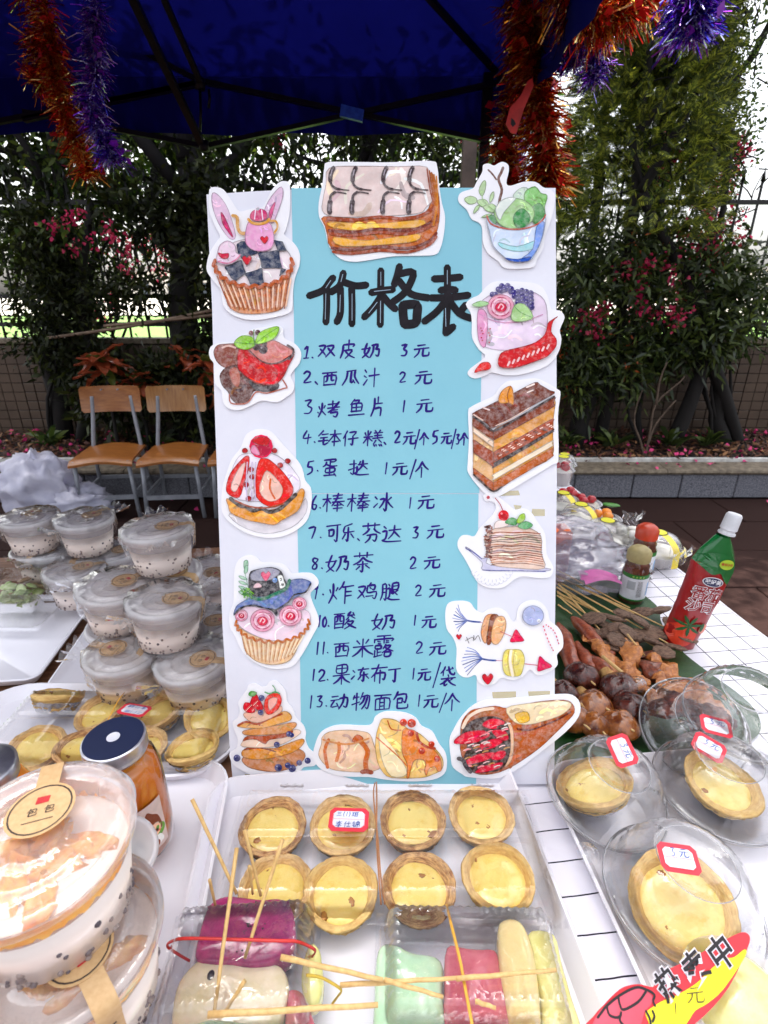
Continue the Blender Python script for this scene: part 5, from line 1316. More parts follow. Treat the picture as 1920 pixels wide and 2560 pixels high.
boug('pink bougainvillea low behind the shrub right of the board', [(W(1640, 770, 4.7), (.3, .1, .18)), (W(1740, 640, 4.7), (.25, .1, .15)), (W(1620, 650, 4.7), (.2, .1, .12)), (W(1460, 860, 4.8), (.12, .1, .1)), (W(1600, 680, 3.85), (.25, .08, .12)), (W(1640, 790, 3.8), (.2, .06, .08)), (W(1790, 600, 3.9), (.2, .08, .2)), (W(1480, 800, 3.8), (.12, .05, .1))], 500, 1000, (W(1640, 1000, 4.7)[0], 4.7, .35))
boug('small pink bougainvillea peeping over behind the board top', [(W(1175, 370, 4.6), (.05, .05, .05)), (W(690, 352, 4.8), (.05, .04, .04))], 60, 60, (W(1175, 700, 4.6)[0], 4.6, .35))
# dense shrubs right of the board
def shrub(label, cs, rs, n_, base, tips=60, Ln=.085, Wd=.022, m_=None):
    t = thing('leafy_shrub', label, 'shrub', base, group='dense shrubs along the planter')
    mb = MB()
    for c in cs: limb(mb, (random.uniform(-.03, .03), 0, 0), Vector(c) - Vector(base), .016, .005, .1, 7)
    obj('stems', mb, m_bark, t)
    crown('foliage', cs, rs, n_, Ln, Wd, m_ or m_leafB, t, spread=.075, per=16, down=.05)
    if tips: crown('new_shoots', cs, rs, tips, .06, .012, m_orange, t, per=7, spread=.02, down=-.4)['kind'] = 'stuff'
    return t
shrub('dark green willow-leaved shrub just right of the board edge', [W(1440, 720, 3.95), W(1450, 860, 3.95), W(1500, 640, 4.0), W(1430, 960, 3.9)], [(.25, .2, .2), (.28, .2, .2), (.3, .2, .2), (.15, .15, .15)], 3200, W(1450, 1085, 4.0)[:2] + (.24,), 130)
shrub('dark green shrub spreading in the middle of the right side', [W(1590, 720, 4.0), W(1610, 860, 4.0), W(1560, 930, 3.95), W(1660, 620, 4.1)], [(.3, .2, .2), (.32, .2, .2), (.25, .15, .12), (.25, .2, .15)], 3800, W(1600, 1085, 4.0)[:2] + (.24,), 60)
shrub('brighter green shrub at the far right edge', [W(1770, 700, 3.95), W(1790, 830, 3.9), W(1860, 760, 4.0), W(1730, 860, 3.95)], [(.25, .2, .2), (.28, .2, .15), (.25, .2, .3), (.2, .15, .12)], 3600, W(1800, 1085, 4.0)[:2] + (.24,), 15)
shrub('small-leaved dark bush filling the left side behind the croton', [W(150, 760, 4.15), W(110, 620, 4.2), W(330, 720, 4.15), W(130, 860, 4.1)], [(.3, .15, .25), (.25, .15, .3), (.3, .12, .1), (.25, .12, .15)], 4600, W(130, 1085, 4.1)[:2] + (.24,), 0, .06, .025, m_leafD)
shrub('dark bush between the thick trunk and the board', [W(520, 700, 4.1), W(420, 560, 4.3), W(520, 520, 4.3), W(530, 850, 4.1), W(330, 520, 4.3)], [(.15, .15, .3), (.25, .15, .2), (.25, .15, .3), (.15, .15, .2), (.3, .15, .2)], 3600, W(520, 1085, 4.1)[:2] + (.24,), 0, .07, .03, m_leafD)
for i, (u, v) in enumerate(((1530, 1090), (1420, 1060), (1680, 1085), (1780, 1060), (380, 1085), (110, 1060))):
    y = 3.85
    t = thing('strap_leaf_plant', ('broad strap-leaved plant left of the forked stem', 'small plant with upright leaves at the board edge', 'low leafy plant in front of the right trunk', 'low plant at the foot of the rightmost trunk', 'low green plant behind the left chair back', 'yellow-green leafed plant at the far left of the bed')[i], 'plant', (W(u, v, y)[0], y, .24))
    k = 26
    P = RNG.normal(size=(k, 3)) * np.array([.02, .02, .01]) + np.array([0, 0, .03])
    a = RNG.uniform(0, 6.28, k)
    D = np.stack([np.cos(a), np.sin(a), RNG.uniform(.6, 2.2, k)], 1)
    V, Fc = leaf_mesh(P, D, RNG.uniform(.12, .26, k), RNG.uniform(.03, .045, k), .2, .35)
    np_obj('leaves', V, Fc, m_leafB if i != 5 else m_leafM, t)
# extra trunks seen against the tiled wall, right
shrub('low dark leaves hiding the foot of the left wall', [W(300, 1000, 3.95), W(420, 960, 3.95), W(520, 1020, 3.9), W(230, 930, 4.1)], [(.3, .1, .14), (.3, .1, .14), (.2, .1, .18), (.25, .08, .14)], 3600, W(400, 1085, 4.0)[:2] + (.24,), 0, .09, .03, m_leafD)
for i, (a, b_, r) in enumerate((((1448, 1090), (1470, 930), .075), ((1815, 1100), (1765, 880), .06))):
    t = thing('garden_trunk', ('thick dark trunk against the tiles beside the board', 'dark leaning trunk against the tiles at the right')[i], 'tree', W(a[0], a[1], 4.0)[:2] + (.22,))
    mb = MB(); limb(mb, (0, 0, 0), Vector(W(b_[0], b_[1], 4.02)) - t.location, r, r * .7, .1, 8); obj('trunk', mb, m_bark, t)
    crown('crown', [W(b_[0], b_[1] - 60, 4.1)], [(.3, .15, .18)], 500, .08, .024, m_leafB, t, spread=.07)
# pale forked stems
t = thing('forked_stem', 'pale thin bare stem forking upwards in the right planting bed', 'plant', W(1612, 1148, 3.72)[:2] + (.22,))
for pts in ([(1612, 1150), (1625, 1080), (1640, 1010), (1700, 955), (1712, 940)], [(1612, 1150), (1600, 1100), (1586, 1060), (1590, 1020), (1606, 975)], [(1640, 1012), (1650, 950), (1668, 905)], [(1620, 1110), (1640, 1060), (1690, 1000)]):
    mb = MB(); q = smooth_path([Vector(W(u, v, 3.72)) - t.location for u, v in pts], 4); mb.tube(q, [.009 - .005 * i / len(q) for i in range(len(q))], 6)
    obj('stem', mb, m_bark2, t)
# croton
def croton(label, u, v, y, n_, sc_, grp='crotons behind the chairs'):
    t = thing('croton', label, 'plant', (W(u, v, y)[0], y, .24), group=grp)
    top = Vector(W(u, v, y)) - t.location
    mb = MB(); limb(mb, (0, 0, 0), top, .014, .008, .05); obj('stem', mb, m_bark, t)
    for k in range(n_):
        a = k * 2.4 + random.random() * .5
        el = random.uniform(-.5, 1.1)
        d = Vector((math.cos(a) * math.cos(el), math.sin(a) * math.cos(el), math.sin(el)))
        s_ = d.cross(Vector((0, 0, 1))).normalized(); up = s_.cross(d)
        Lf, Wf = sc_ * random.uniform(.15, .23), sc_ * random.uniform(.07, .10)
        mb = MB()
        def f(a_, b_):
            wv = math.sin(math.pi * min(1, a_ * .93 + .07) ** .8) * Wf * (b_ - .5)
            return top + Vector((0, 0, -.12 * (k / n_))) + d * (Lf * a_) + s_ * wv + up * (abs(b_ - .5) * .03 * sc_ + .006 * math.sin(a_ * 14)) - Vector((0, 0, .35 * Lf * a_ * a_))
        mb.grid(f, 8, 4)
        obj('leaf', mb, m_croG if k % 4 == 3 else m_croR, t)
for i, (u, v, y, k, s_) in enumerate(((255, 890, 3.75, 26, 1.0), (340, 940, 3.8, 22, .9), (520, 900, 3.6, 20, .9), (560, 960, 3.55, 16, .9), (455, 880, 3.9, 14, .8))):
    croton(('croton with big red leaves above the left chair', 'red croton between the two chair backs', 'croton with red and green leaves touching the board', 'croton with orange veined leaves hanging over the right chair back', 'small croton behind the right chair')[i], u, v, y, k, s_)
# bamboo pole pair tied across
for i, pts in enumerate((([(120, 845), (330, 815), (560, 770)]), ([(260, 815), (420, 800), (560, 785)]))):
    q = [Vector(W(u, v, 3.98)) for u, v in pts]
    mb = MB(); q2 = smooth_path(q, 6); mb.tube(q2, .011, 8)
    solo('bamboo_pole', mb, pm('dry_bamboo', (.55, .46, .38), .6, c2=(.42, .34, .28), nscale=20), ('long bamboo pole tied across the left bushes', 'shorter bamboo pole lashed under the long one')[i], 'pole', 'bamboo poles')
q = [W(1580, 722, 3.95), W(1690, 724, 3.95), W(1790, 730, 3.95)]
mb = MB(); mb.tube(q, .009, 8); solo('bamboo_pole', mb, MATS['dry_bamboo'], 'thin horizontal pole through the shrub at the right', 'pole')
# leaf litter with fallen petals
k = 5200
P = np.stack([RNG.uniform(-3.3, 3.4, k), 3.62 + RNG.uniform(0, .62, k), np.zeros(k)], 1); P[:, 2] = .222 + (P[:, 1] - 3.62) * .07 + RNG.uniform(0, .02, k)
D = RNG.normal(size=(k, 3)) * np.array([1, 1, .35]); S = RNG.normal(size=(k, 3)) * .35 + np.array([0, 0, 1.])
V, Fc = leaf_mesh(P, D, RNG.uniform(.03, .065, k), RNG.uniform(.015, .03, k), .3, 0, S)
o = np_obj('leaf_litter', V, Fc, pm('dead_leaf', (.36, .20, .13), .7, c2=(.22, .12, .09), c3=(.52, .36, .22), island=.35)); tag(o, kind='stuff')
k = 420
P = np.stack([RNG.uniform(-3.3, 3.4, k), 3.60 + RNG.uniform(0, .6, k), np.zeros(k)], 1); P[:, 2] = .255 + (P[:, 1] - 3.62) * .07
P[:40, 1] = RNG.uniform(3.47, 3.6, 40); P[:40, 2] = .218; P[40:70, 1] = RNG.uniform(2.6, 3.4, 30); P[40:70, 2] = .006
D = RNG.normal(size=(k, 3)) * np.array([1, 1, .5]); S = RNG.normal(size=(k, 3)) * .5 + np.array([0, 0, 1.])
V, Fc = leaf_mesh(P, D, RNG.uniform(.03, .045, k), RNG.uniform(.022, .034, k), .35, 0, S)
o = np_obj('fallen_petals', V, Fc, pm('fallen_bract', (.80, .16, .46), .6, c2=(.66, .10, .34), c3=(.9, .3, .5), island=.2)); tag(o, kind='stuff')

# ------------------------------------------------------------------ chairs
m_ply = pm('honey_plywood', (.66, .42, .20), .35, c2=(.54, .31, .13), nscale=5, stretch=(2, 14, 14), coat=.3, spec=.5)
m_ply2 = pm('pale_plywood', (.70, .50, .28), .3, c2=(.58, .38, .18), nscale=5, stretch=(14, 2, 2), coat=.4)
m_tubeg = pm('grey_tube', (.58, .59, .62), .4, c2=(.50, .51, .54), metal=.15)
def chair(label, loc, rz, mw, mb_):
    c = thing('school_chair', label, 'chair', loc, (0, 0, rz), 'wooden school chairs on grey legs')
    W2, D2, Hs = .185, .17, .385
    mb = MB()
    def seat(u, v):
        x = (u - .5) * 2 * W2 * (1 - .06 * v)
        y = -D2 + 2 * D2 * v
        z = Hs + .012 * math.cos((u - .5) * 5) - (.022 * (1 - v * 8) ** 2 if v < .125 else 0) + .01 * v
        return (x, y, z)
    mb.grid(seat, 14, 16)
    n0 = len(mb.v); mb.v += [(x, y, z - .014) for x, y, z in mb.v]; mb.f += [tuple(i + n0 for i in f)[::-1] for f in mb.f]
    k = 15
    per = [i for i in range(k)] + [j * k + k - 1 for j in range(1, 17)] + [16 * k + i for i in range(k - 2, -1, -1)] + [j * k for j in range(15, 0, -1)]
    mb.f += [(per[i], per[(i + 1) % len(per)], per[(i + 1) % len(per)] + n0, per[i] + n0) for i in range(len(per))]
    autosmooth(obj('seat', mb, mw, c))
    mb = MB(); pts = []
    for i in range(13):
        u = i / 12; x = (u - .5) * .37; pts.append((x, .20 + .035 * math.cos((u - .5) * 3.14)))
    rows = [(.60, .93), (.615, 1), (.745, 1), (.762, .94)]
    vs = []
    for off in (0, .012):
        for (z, s_) in rows:
            vs += [(x * s_, y - off + (z - .6) * .12, z) for x, y in pts]
    fs = []
    for o2 in (0, 52):
        for j in range(3):
            for i in range(12):
                q = (o2 + j * 13 + i, o2 + j * 13 + i + 1, o2 + (j + 1) * 13 + i + 1, o2 + (j + 1) * 13 + i)
                fs.append(q if o2 == 0 else q[::-1])
    per = list(range(13)) + [25, 38] + list(range(51, 38, -1)) + [26, 13]
    fs += [(per[i], per[i] + 52, per[(i + 1) % len(per)] + 52, per[(i + 1) % len(per)]) for i in range(len(per))]
    mb.add(vs, fs); autosmooth(obj('backrest', mb, mb_, c))
    for s_ in (-1, 1):
        mb = MB(); mb.tube([(s_ * .155, -.14, Hs - .012), (s_ * .165, -.15, .19), (s_ * .175, -.16, 0)], .0125, 10); obj('leg', mb, m_tubeg, c)
        mb = MB(); mb.tube(smooth_path([(s_ * .17, .21, 0), (s_ * .155, .17, .2), (s_ * .15, .165, .37), (s_ * .13, .20, .56), (s_ * .12, .225, .70)], 4), .0125, 10); obj('leg', mb, m_tubeg, c)
        mb = MB(); mb.box((s_ * .162, .01, .155), (.012, .31, .025)); obj('side_stretcher', mb, m_tubeg, c, smooth=False)
        for x in (-.05, .05):
            mb = MB(); mb.tube([(x, .205, .735), (x, .2, .735)], .005, 8)
        mb = MB(); mb.tube([(s_ * .05, .203, .742), (s_ * .05, .226, .742)], .005, 8); obj('rivet', mb, m_tubeg, c)
    mb = MB(); mb.box((0, -.155, .14), (.33, .012, .028)); obj('front_stretcher', mb, m_tubeg, c, smooth=False)
    mb = MB(); mb.box((0, .175, .17), (.31, .012, .025)); obj('rear_stretcher', mb, m_tubeg, c, smooth=False)
    return c
chair('left school chair with an orange-brown grained backrest', (-1.735, 3.24, 0), math.radians(7), m_ply, m_ply)
chair('middle school chair with a paler, glossier backrest', (-1.325, 3.25, 0), math.radians(5), m_ply, m_ply2)
chair('school chair almost hidden behind the price board', (-.90, 3.27, 0), math.radians(5), m_ply, m_ply)

# ------------------------------------------------------------------ white bags on the ground
def crumple(c, r, amp, freq, seed, seg=40, rings=26, flat=None):
    mb = MB(); vs, fs = [], []
    for i in range(rings + 1):
        ph = math.pi * i / rings
        for k in range(seg):
            th = 2 * math.pi * k / seg
            d = Vector((math.sin(ph) * math.cos(th), math.sin(ph) * math.sin(th), math.cos(ph)))
            q = 1.0
            for o_, a_ in ((1, 1), (2.1, .5), (4.3, .28)):
                q += amp * a_ * (1 - 2 * abs(mnoise.noise(d * freq * o_ + Vector((seed * 3.7, seed, -seed)))))
            x, y, z = d.x * r[0] * q + c[0], d.y * r[1] * q + c[1], d.z * r[2] * q + c[2]
            if flat is not None: z = max(z, flat + .001 * math.sin(k))
            vs.append((x, y, z))
    for i in range(rings):
        for k in range(seg):
            a0, b0 = i * seg + k, i * seg + (k + 1) % seg
            fs.append((a0, a0 + seg, b0 + seg, b0))
    return mb.add(vs, fs)
m_bag = pm('grey_white_bag', (.90, .89, .94), .3, c2=(.80, .80, .88), nscale=6, transl=.3, bump=.3, bscale=30)
p = onz(95, 1280, .1); mb = crumple((p.x - .05, p.y + .15, .19), (.17, .14, .17), .34, 1.9, 3, flat=.004); solo('carrier_bag', mb, m_bag, 'tied grey-white carrier bag standing left of the chairs', 'bag')
p = onz(170, 1290, .05); mb = crumple((p.x, p.y + .1, .10), (.16, .12, .09), .36, 2.3, 5, flat=.004); solo('carrier_bag', mb, m_bag, 'slumped white carrier bag below the left chair', 'bag')

# ------------------------------------------------------------------ canopy tent
m_can = pm('blue_canopy_cloth', (.06, .075, .46), .8, c2=(.05, .065, .42), nscale=3, transl=.05, spec=.15, bump=.1, bscale=300)
m_fr = pm('dark_frame', (.10, .10, .11), .45, c2=(.06, .06, .07), metal=.4)
tent = thing('canopy_tent', 'dark blue pop-up canopy over the stall, on a folding frame', 'canopy', (-.925, 1.8, 0))
X0, X1, Y0, Y1, ZE, ZV, ZP = -2.42, .575, .66, 3.05, 2.24, 2.02, 2.95
YM = (Y0 + Y1) / 2
def tl_(x, y, z): return Vector((x + .925, y - 1.8, z))
mb = MB()
def roof(u, v):
    x, y = X0 + (X1 - X0) * u, Y0 + (Y1 - Y0) * v
    e = min(u, 1 - u, v, 1 - v) * 2
    z = ZE + (ZP - ZE) * e ** .92 - .035 * math.sin(math.pi * e) * (1 if abs(abs(u - .5) - abs(v - .5)) > .04 else 0) + .03 * e * wob(u * 9, v * 9)
    return tl_(x, y, z)
mb.grid(roof, 72, 72); o = obj('roof_cloth', mb, m_can, tent)
for (a, b_) in (((X0, Y1), (X1, Y1)), ((X0, Y0), (X0, Y1)), ((X1, Y1), (X1, Y0)), ((X1, Y0), (X0, Y0))):
    mb = MB()
    def vf(u, v):
        x, y = a[0] + (b_[0] - a[0]) * u, a[1] + (b_[1] - a[1]) * u
        wv = .010 * math.sin(u * 60 + 2 * math.sin(u * 9)) * (1 - v)
        return tl_(x + (wv if a[0] == b_[0] else 0), y + (wv if a[1] == b_[1] else 0), ZV + (ZE + .012 - ZV) * v + (.006 * math.sin(u * 31) * (1 - v)))
    mb.grid(vf, 90, 4); obj('valance', mb, m_can, tent)
def bar_(name, a, b_, r=.015, m_=None):
    mb = MB(); a, b_ = Vector(a), Vector(b_)
    d = (b_ - a); q = d.to_track_quat('Z', 'Y').to_matrix()
    mb.box((a + b_) / 2, (r * 2, r * 1.3, d.length), q); return obj(name, mb, m_ or m_fr, tent, smooth=False)
def TW(u, v, y): q = Vector(W(u, v, y)); return tl_(q.x, q.y, q.z)
bar_('truss_bar', TW(500, 203, 2.98), TW(1215, 352, 2.98)); bar_('truss_bar', TW(1262, 203, 2.96), TW(515, 366, 2.96))
bar_('truss_bar', TW(60, -20, 2.98), TW(500, 203, 2.98)); bar_('truss_bar', TW(60, 300, 2.96), TW(500, 207, 2.96)); bar_('truss_bar', TW(512, 366, 2.98), TW(60, 280, 2.98))
bar_('truss_bar', TW(500, 210, 2.96), TW(-300, 360, 2.96))
bar_('truss_bar', TW(508, 368, 2.94), tl_(-.925, YM, 2.62)); bar_('truss_bar', TW(500, 203, 2.9), tl_(-.925, YM, 2.86), .012)
for (x, y) in ((X0 + .02, Y1 - .02), (X1 - .02, Y1 - .02), (X0 + .02, Y0 + .02), (X1 - .02, Y0 + .02)):
    bar_('hip_bar', tl_(x, y, ZE - .02), tl_(-.925, YM, ZP - .03), .013)
for (x, y) in ((X0 + .03, Y1 - .03), (X0 + .03, Y0 + .03)):
    bar_('leg', tl_(x, y, 0), tl_(x, y, ZE), .02)
p = W(1208, 400, Y1 - .05)
bar_('leg', tl_(p[0], Y1 - .05, 0), tl_(p[0], Y1 - .05, ZE), .022)
mb = MB(); mb.tube([TW(500, 195, 2.93), TW(500, 225, 2.93)], .022, 10); obj('joint', mb, m_fr, tent)
mb = MB(); mb.tube([TW(508, 352, 2.93), TW(512, 378, 2.93)], .022, 10); obj('joint', mb, m_fr, tent)
for u, v0, v1 in ((500, 225, 330), (522, 225, 270)):
    mb = MB(); mb.tube([TW(u, v0, 2.92), TW(u + 2, (v0 + v1) / 2, 2.9), TW(u, v1, 2.92)], .006, 6); obj('hanging_cord', mb, m_fr, tent)
d = (TW(906, 290, 2.94) - TW(854, 277, 2.94)); a = math.atan2(d.z, d.x)
mb = MB(); mb.box(TW(880, 284, 2.935), (.105, .03, .045), Matrix.Rotation(-a, 3, 'Y')); obj('frame_sleeve', mb, pm('blue_sleeve', (.22, .42, .85), .4, c2=(.16, .33, .75), nscale=40), tent, smooth=False)
# hanging utility pole seen behind the top of the board
mb = MB(); q = W(1175, 330, 4.2); mb.box((q[0], 4.2, 1.4), (.09, .09, 2.6)); solo('concrete_post', mb, pm('weathered_post', (.42, .36, .32), .8, c2=(.3, .26, .23), nscale=6), 'weathered brownish post behind the top right of the board', 'post', smooth=False)

# ------------------------------------------------------------------ tinsel
def foil(name, cols):
    if name in MATS: return MATS[name]
    m, n, out = _new(name); L = n.links
    p = N(n, 'ShaderNodeBsdfPrincipled'); p.inputs['Metallic'].default_value = .8; p.inputs['Roughness'].default_value = .16
    ge = N(n, 'ShaderNodeNewGeometry'); cr = N(n, 'ShaderNodeValToRGB'); cr.color_ramp.interpolation = 'CONSTANT'
    cr.color_ramp.elements[0].color = (*lin(cols[0]), 1); cr.color_ramp.elements[1].position = 1 / len(cols); cr.color_ramp.elements[1].color = (*lin(cols[1]), 1)
    for k in range(2, len(cols)):
        e = cr.color_ramp.elements.new(k / len(cols)); e.color = (*lin(cols[k]), 1)
    L.new(ge.outputs['Random Per Island'], cr.inputs[0]); L.new(cr.outputs[0], p.inputs['Base Color']); L.new(p.outputs[0], out.inputs[0])
    MATS[name] = m
    return m
m_red = foil('red_gold_foil', [(.80, .10, .05), (.66, .07, .04), (.93, .62, .18), (.85, .2, .06), (.75, .42, .08), (.5, .05, .03), (.95, .74, .3), (1, .9, .6)])  # palest tone is bright glints put into the strip colours
m_pur = foil('purple_foil', [(.42, .14, .80), (.30, .12, .75), (.62, .25, .85), (.25, .25, .8), (.75, .72, .95), (.3, .08, .55), (.5, .12, .7), (.9, .9, 1)])  # near-white tone again paints glints onto single strips
def tinsel(label, pts, rad, n_, m_, grp, flakes=0, endfan=0):
    """a garland: foil needles standing out all round a twisted cord"""
    base = pts[-1]
    base = (base[0], base[1], base[2])
    t = thing('tinsel_garland', label, 'tinsel', base, group=grp)
    q = smooth_path(pts, 8)
    Q = np.array([tuple(x) for x in q]) - np.array(base)
    mb = MB(); mb.tube([Vector(tuple(x)) for x in Q], .004, 6); obj('cord', mb, m_, t)
    k = n_
    s_ = RNG.uniform(0, len(Q) - 1.001, k); i = s_.astype(int); fr_ = (s_ - i)[:, None]
    P = Q[i] * (1 - fr_) + Q[i + 1] * fr_
    T_ = Q[i + 1] - Q[i]; T_ /= np.linalg.norm(T_, axis=1, keepdims=True)
    R = RNG.normal(size=(k, 3)); R -= T_ * (R * T_).sum(1, keepdims=True); R /= np.linalg.norm(R, axis=1, keepdims=True)
    lump = .75 + .35 * np.sin(s_ * 1.9 + RNG.uniform(0, 6))[:, None]
    Ln = rad * RNG.uniform(.35, 1.15, (k, 1)) * lump
    D = R + T_ * RNG.uniform(-.25, .55, (k, 1)) + np.array([0, 0, -.25]) * RNG.uniform(0, 1, (k, 1))
    D /= np.linalg.norm(D, axis=1, keepdims=True)
    S_ = np.cross(D, RNG.normal(size=(k, 3))); S_ /= np.linalg.norm(S_, axis=1, keepdims=True)
    wd = RNG.uniform(.0006, .0017, (k, 1)) * (rad / .06)
    mid = P + D * Ln * .55 + RNG.normal(size=(k, 3)) * rad * .06
    tip = P + D * Ln + np.array([0, 0, -1.]) * Ln * RNG.uniform(0, .25, (k, 1)) + RNG.normal(size=(k, 3)) * rad * .08
    V = np.stack([P - S_ * wd, P + S_ * wd, mid + S_ * wd, mid - S_ * wd, tip + S_ * wd * .8, tip - S_ * wd * .8], 1).reshape(-1, 3)
    o = (np.arange(k) * 6)[:, None]
    Fc = np.concatenate([o + np.array([[0, 1, 2, 3]]), o + np.array([[3, 2, 4, 5]])], 0)
    np_obj('foil_fringe', V, Fc, m_, t)['kind'] = 'stuff'
    if flakes:
        j = RNG.integers(0, k, flakes); P2 = P[j] + D[j] * Ln[j] * RNG.uniform(.5, 1, (flakes, 1))
        a = RNG.normal(size=(flakes, 3)); a /= np.linalg.norm(a, axis=1, keepdims=True); b2 = np.cross(a, RNG.normal(size=(flakes, 3))); b2 /= np.linalg.norm(b2, axis=1, keepdims=True)
        h = rad * RNG.uniform(.10, .17, (flakes, 1))
        V = np.stack([P2 - a * h - b2 * h, P2 + a * h - b2 * h, P2 + a * h + b2 * h, P2 - a * h + b2 * h], 1).reshape(-1, 3); o = (np.arange(flakes) * 4)[:, None]
        np_obj('foil_squares', V, o + np.array([[0, 1, 2, 3]]), pm('red_square_foil', (.90, .12, .12), .35, metal=.4) if m_ is m_red else pm('violet_square_foil', (.62, .16, .85), .35, metal=.4), t)['kind'] = 'stuff'
    return t
GR, GP = 'red and gold tinsel garlands', 'purple tinsel garlands'
TY = 2.45
def PT(y, *uv): return [W(u, v, y) for u, v in uv]
tinsel('thick red and gold tinsel hanging beside the board top right', PT(TY, (1330, -60), (1335, 60), (1340, 180), (1355, 300), (1362, 400), (1370, 470)), .115, 5200, m_red, GR, 90)
tinsel('red tinsel strand at the canopy corner, nearest the blue cloth', PT(TY + .1, (1292, -60), (1296, 60), (1305, 160), (1290, 260), (1262, 340), (1262, 415), (1285, 470)), .095, 4200, m_red, GR, 70)
tinsel('red tinsel looping along the top right edge', PT(TY - .3, (1390, -60), (1440, 20), (1500, 50), (1560, 20), (1630, -40)), .10, 3000, m_red, GR, 50)
tinsel('short red tinsel end hanging right of the thick strand', PT(TY - .1, (1440, -50), (1465, 40), (1490, 110)), .085, 1500, m_red, GR, 30)
tinsel('thin purple tinsel hanging between the red strands at the right', PT(TY - .15, (1430, -40), (1430, 60), (1425, 130), (1428, 165)), .075, 1300, m_pur, GP, 25)
tinsel('purple tinsel tail ending over the conifer', PT(TY - .2, (1480, 0), (1490, 100), (1488, 200)), .075, 1300, m_pur, GP, 25)
tinsel('blue-violet tinsel peeping out behind the red strands', PT(TY + .25, (1390, 150), (1340, 240), (1315, 300), (1300, 380), (1300, 430)), .06, 1400, m_pur, GP, 10)
tinsel('large purple tinsel tuft at the top right', PT(1.55, (1730, -60), (1735, 10), (1728, 85)), .078, 2200, m_pur, GP, 30)
zt = 2.7
a = W(100, 120, 1.75)
tinsel('red tinsel strand hanging at the left edge', [(a[0] - .02, 1.75, 2.35)] + PT(1.75, (105, -20), (125, 120), (140, 200), (165, 290), (190, 350), (222, 440)), .056, 3800, m_red, GR, 80)
tinsel('second red tinsel curl cut by the left edge', [(a[0] - .12, 1.8, 2.4)] + PT(1.8, (80, 20), (92, 120), (118, 185), (96, 210)), .062, 1800, m_red, GR, 40)
tinsel('long purple tinsel hanging left of the canopy strut', [(a[0] + .12, 1.7, 2.35)] + PT(1.7, (235, -20), (228, 80), (238, 180), (225, 270), (262, 345), (282, 400)), .052, 3900, m_pur, GP, 60)
# red card tag in the tinsel
t = thing('red_tag', 'red card tag with a cut-out hole stuck in the right tinsel', 'tag', W(1298, 270, 2.3))
q = [(1318, 203), (1322, 215), (1306, 255), (1296, 292), (1285, 290), (1274, 276), (1280, 250), (1298, 232), (1310, 208)]
mb = MB(); mb.slab([((u - 1298) / 540, -(v - 250) / 540) for u, v in q], 0, .002); o = obj('card', mb, pm('red_card', (.88, .20, .16), .5), t, smooth=False); o.rotation_euler = (math.pi / 2, 0, 0)
mb = MB(); mb.slab([((u - 1298) / 540, -(v - 250) / 540) for u, v in [(1284, 266), (1290, 270), (1294, 276), (1288, 281), (1284, 276)]], .0025, .003); o = obj('cut_hole', mb, pm('hole_dark', (.12, .08, .1), .6), t, smooth=False); o.rotation_euler = (math.pi / 2, 0, 0)
# ================================================================== TABLES AND CLOTH
TR = math.atan2(160 / F, CP + 550 / F * SP)          # the stall is turned a little to the left of the view
def tloc(u, v, z=TZ):
    """table-frame coordinates of a photo pixel on the plane z"""
    p = onz(u, v, z); c, s_ = math.cos(-TR), math.sin(-TR)
    return (p.x * c - p.y * s_, p.x * s_ + p.y * c)
m_wood = pm('brown_table', (.55, .38, .27), .5, c2=(.38, .25, .17), nscale=6, stretch=(1.5, 18, 8), bump=.1, bscale=60)
m_leg = pm('table_leg_metal', (.35, .35, .36), .4, metal=.5)
def table(label, x0, x1, y0, y1):
    t = thing('trestle_table', label, 'table', (0, 0, 0), (0, 0, TR))
    nb = max(3, int((y1 - y0) / .14))
    mb = MB(); mb.box(((x0 + x1) / 2, (y0 + y1) / 2, TZ - .021), (x1 - x0, y1 - y0, .034)); obj('table_top', mb, m_wood, t, smooth=False)
    for x in (x0 + .06, x1 - .06):
        for y in (y0 + .06, y1 - .06):
            mb = MB(); mb.tube([(x, y, TZ - .04), (x, y, 0)], .016, 10); obj('leg', mb, m_leg, t)
    return t
XE = tloc(1765, 1477)[0]                 # right edge of the stall
table('brown-topped stall table under the left trays and the board', -1.12, -.02, .0, 1.20)
table('stall table under the white grid cloth', -.018, XE, .0, 2.0)
# grid cloth: hand-ruled black lines printed on white
gx, gy = .0455, .0355
px_, py_ = tloc(1336, 2080)
m, n, out = _new('white_grid_cloth'); L = n.links
p_ = N(n, 'ShaderNodeBsdfPrincipled'); p_.inputs['Roughness'].default_value = .85; p_.inputs['Specular IOR Level'].default_value = .2
tc = N(n, 'ShaderNodeTexCoord'); sx = N(n, 'ShaderNodeSeparateXYZ')
wz = N(n, 'ShaderNodeTexNoise'); wz.inputs['Scale'].default_value = 22; wz.inputs['Detail'].default_value = 2
L.new(tc.outputs['UV'], wz.inputs['Vector'])
vm = N(n, 'ShaderNodeVectorMath', operation='SCALE'); vm.inputs[3].default_value = .0034
L.new(wz.outputs['Color'], vm.inputs[0]); va = N(n, 'ShaderNodeVectorMath', operation='ADD'); L.new(tc.outputs['UV'], va.inputs[0]); L.new(vm.outputs[0], va.inputs[1]); L.new(va.outputs[0], sx.inputs[0])
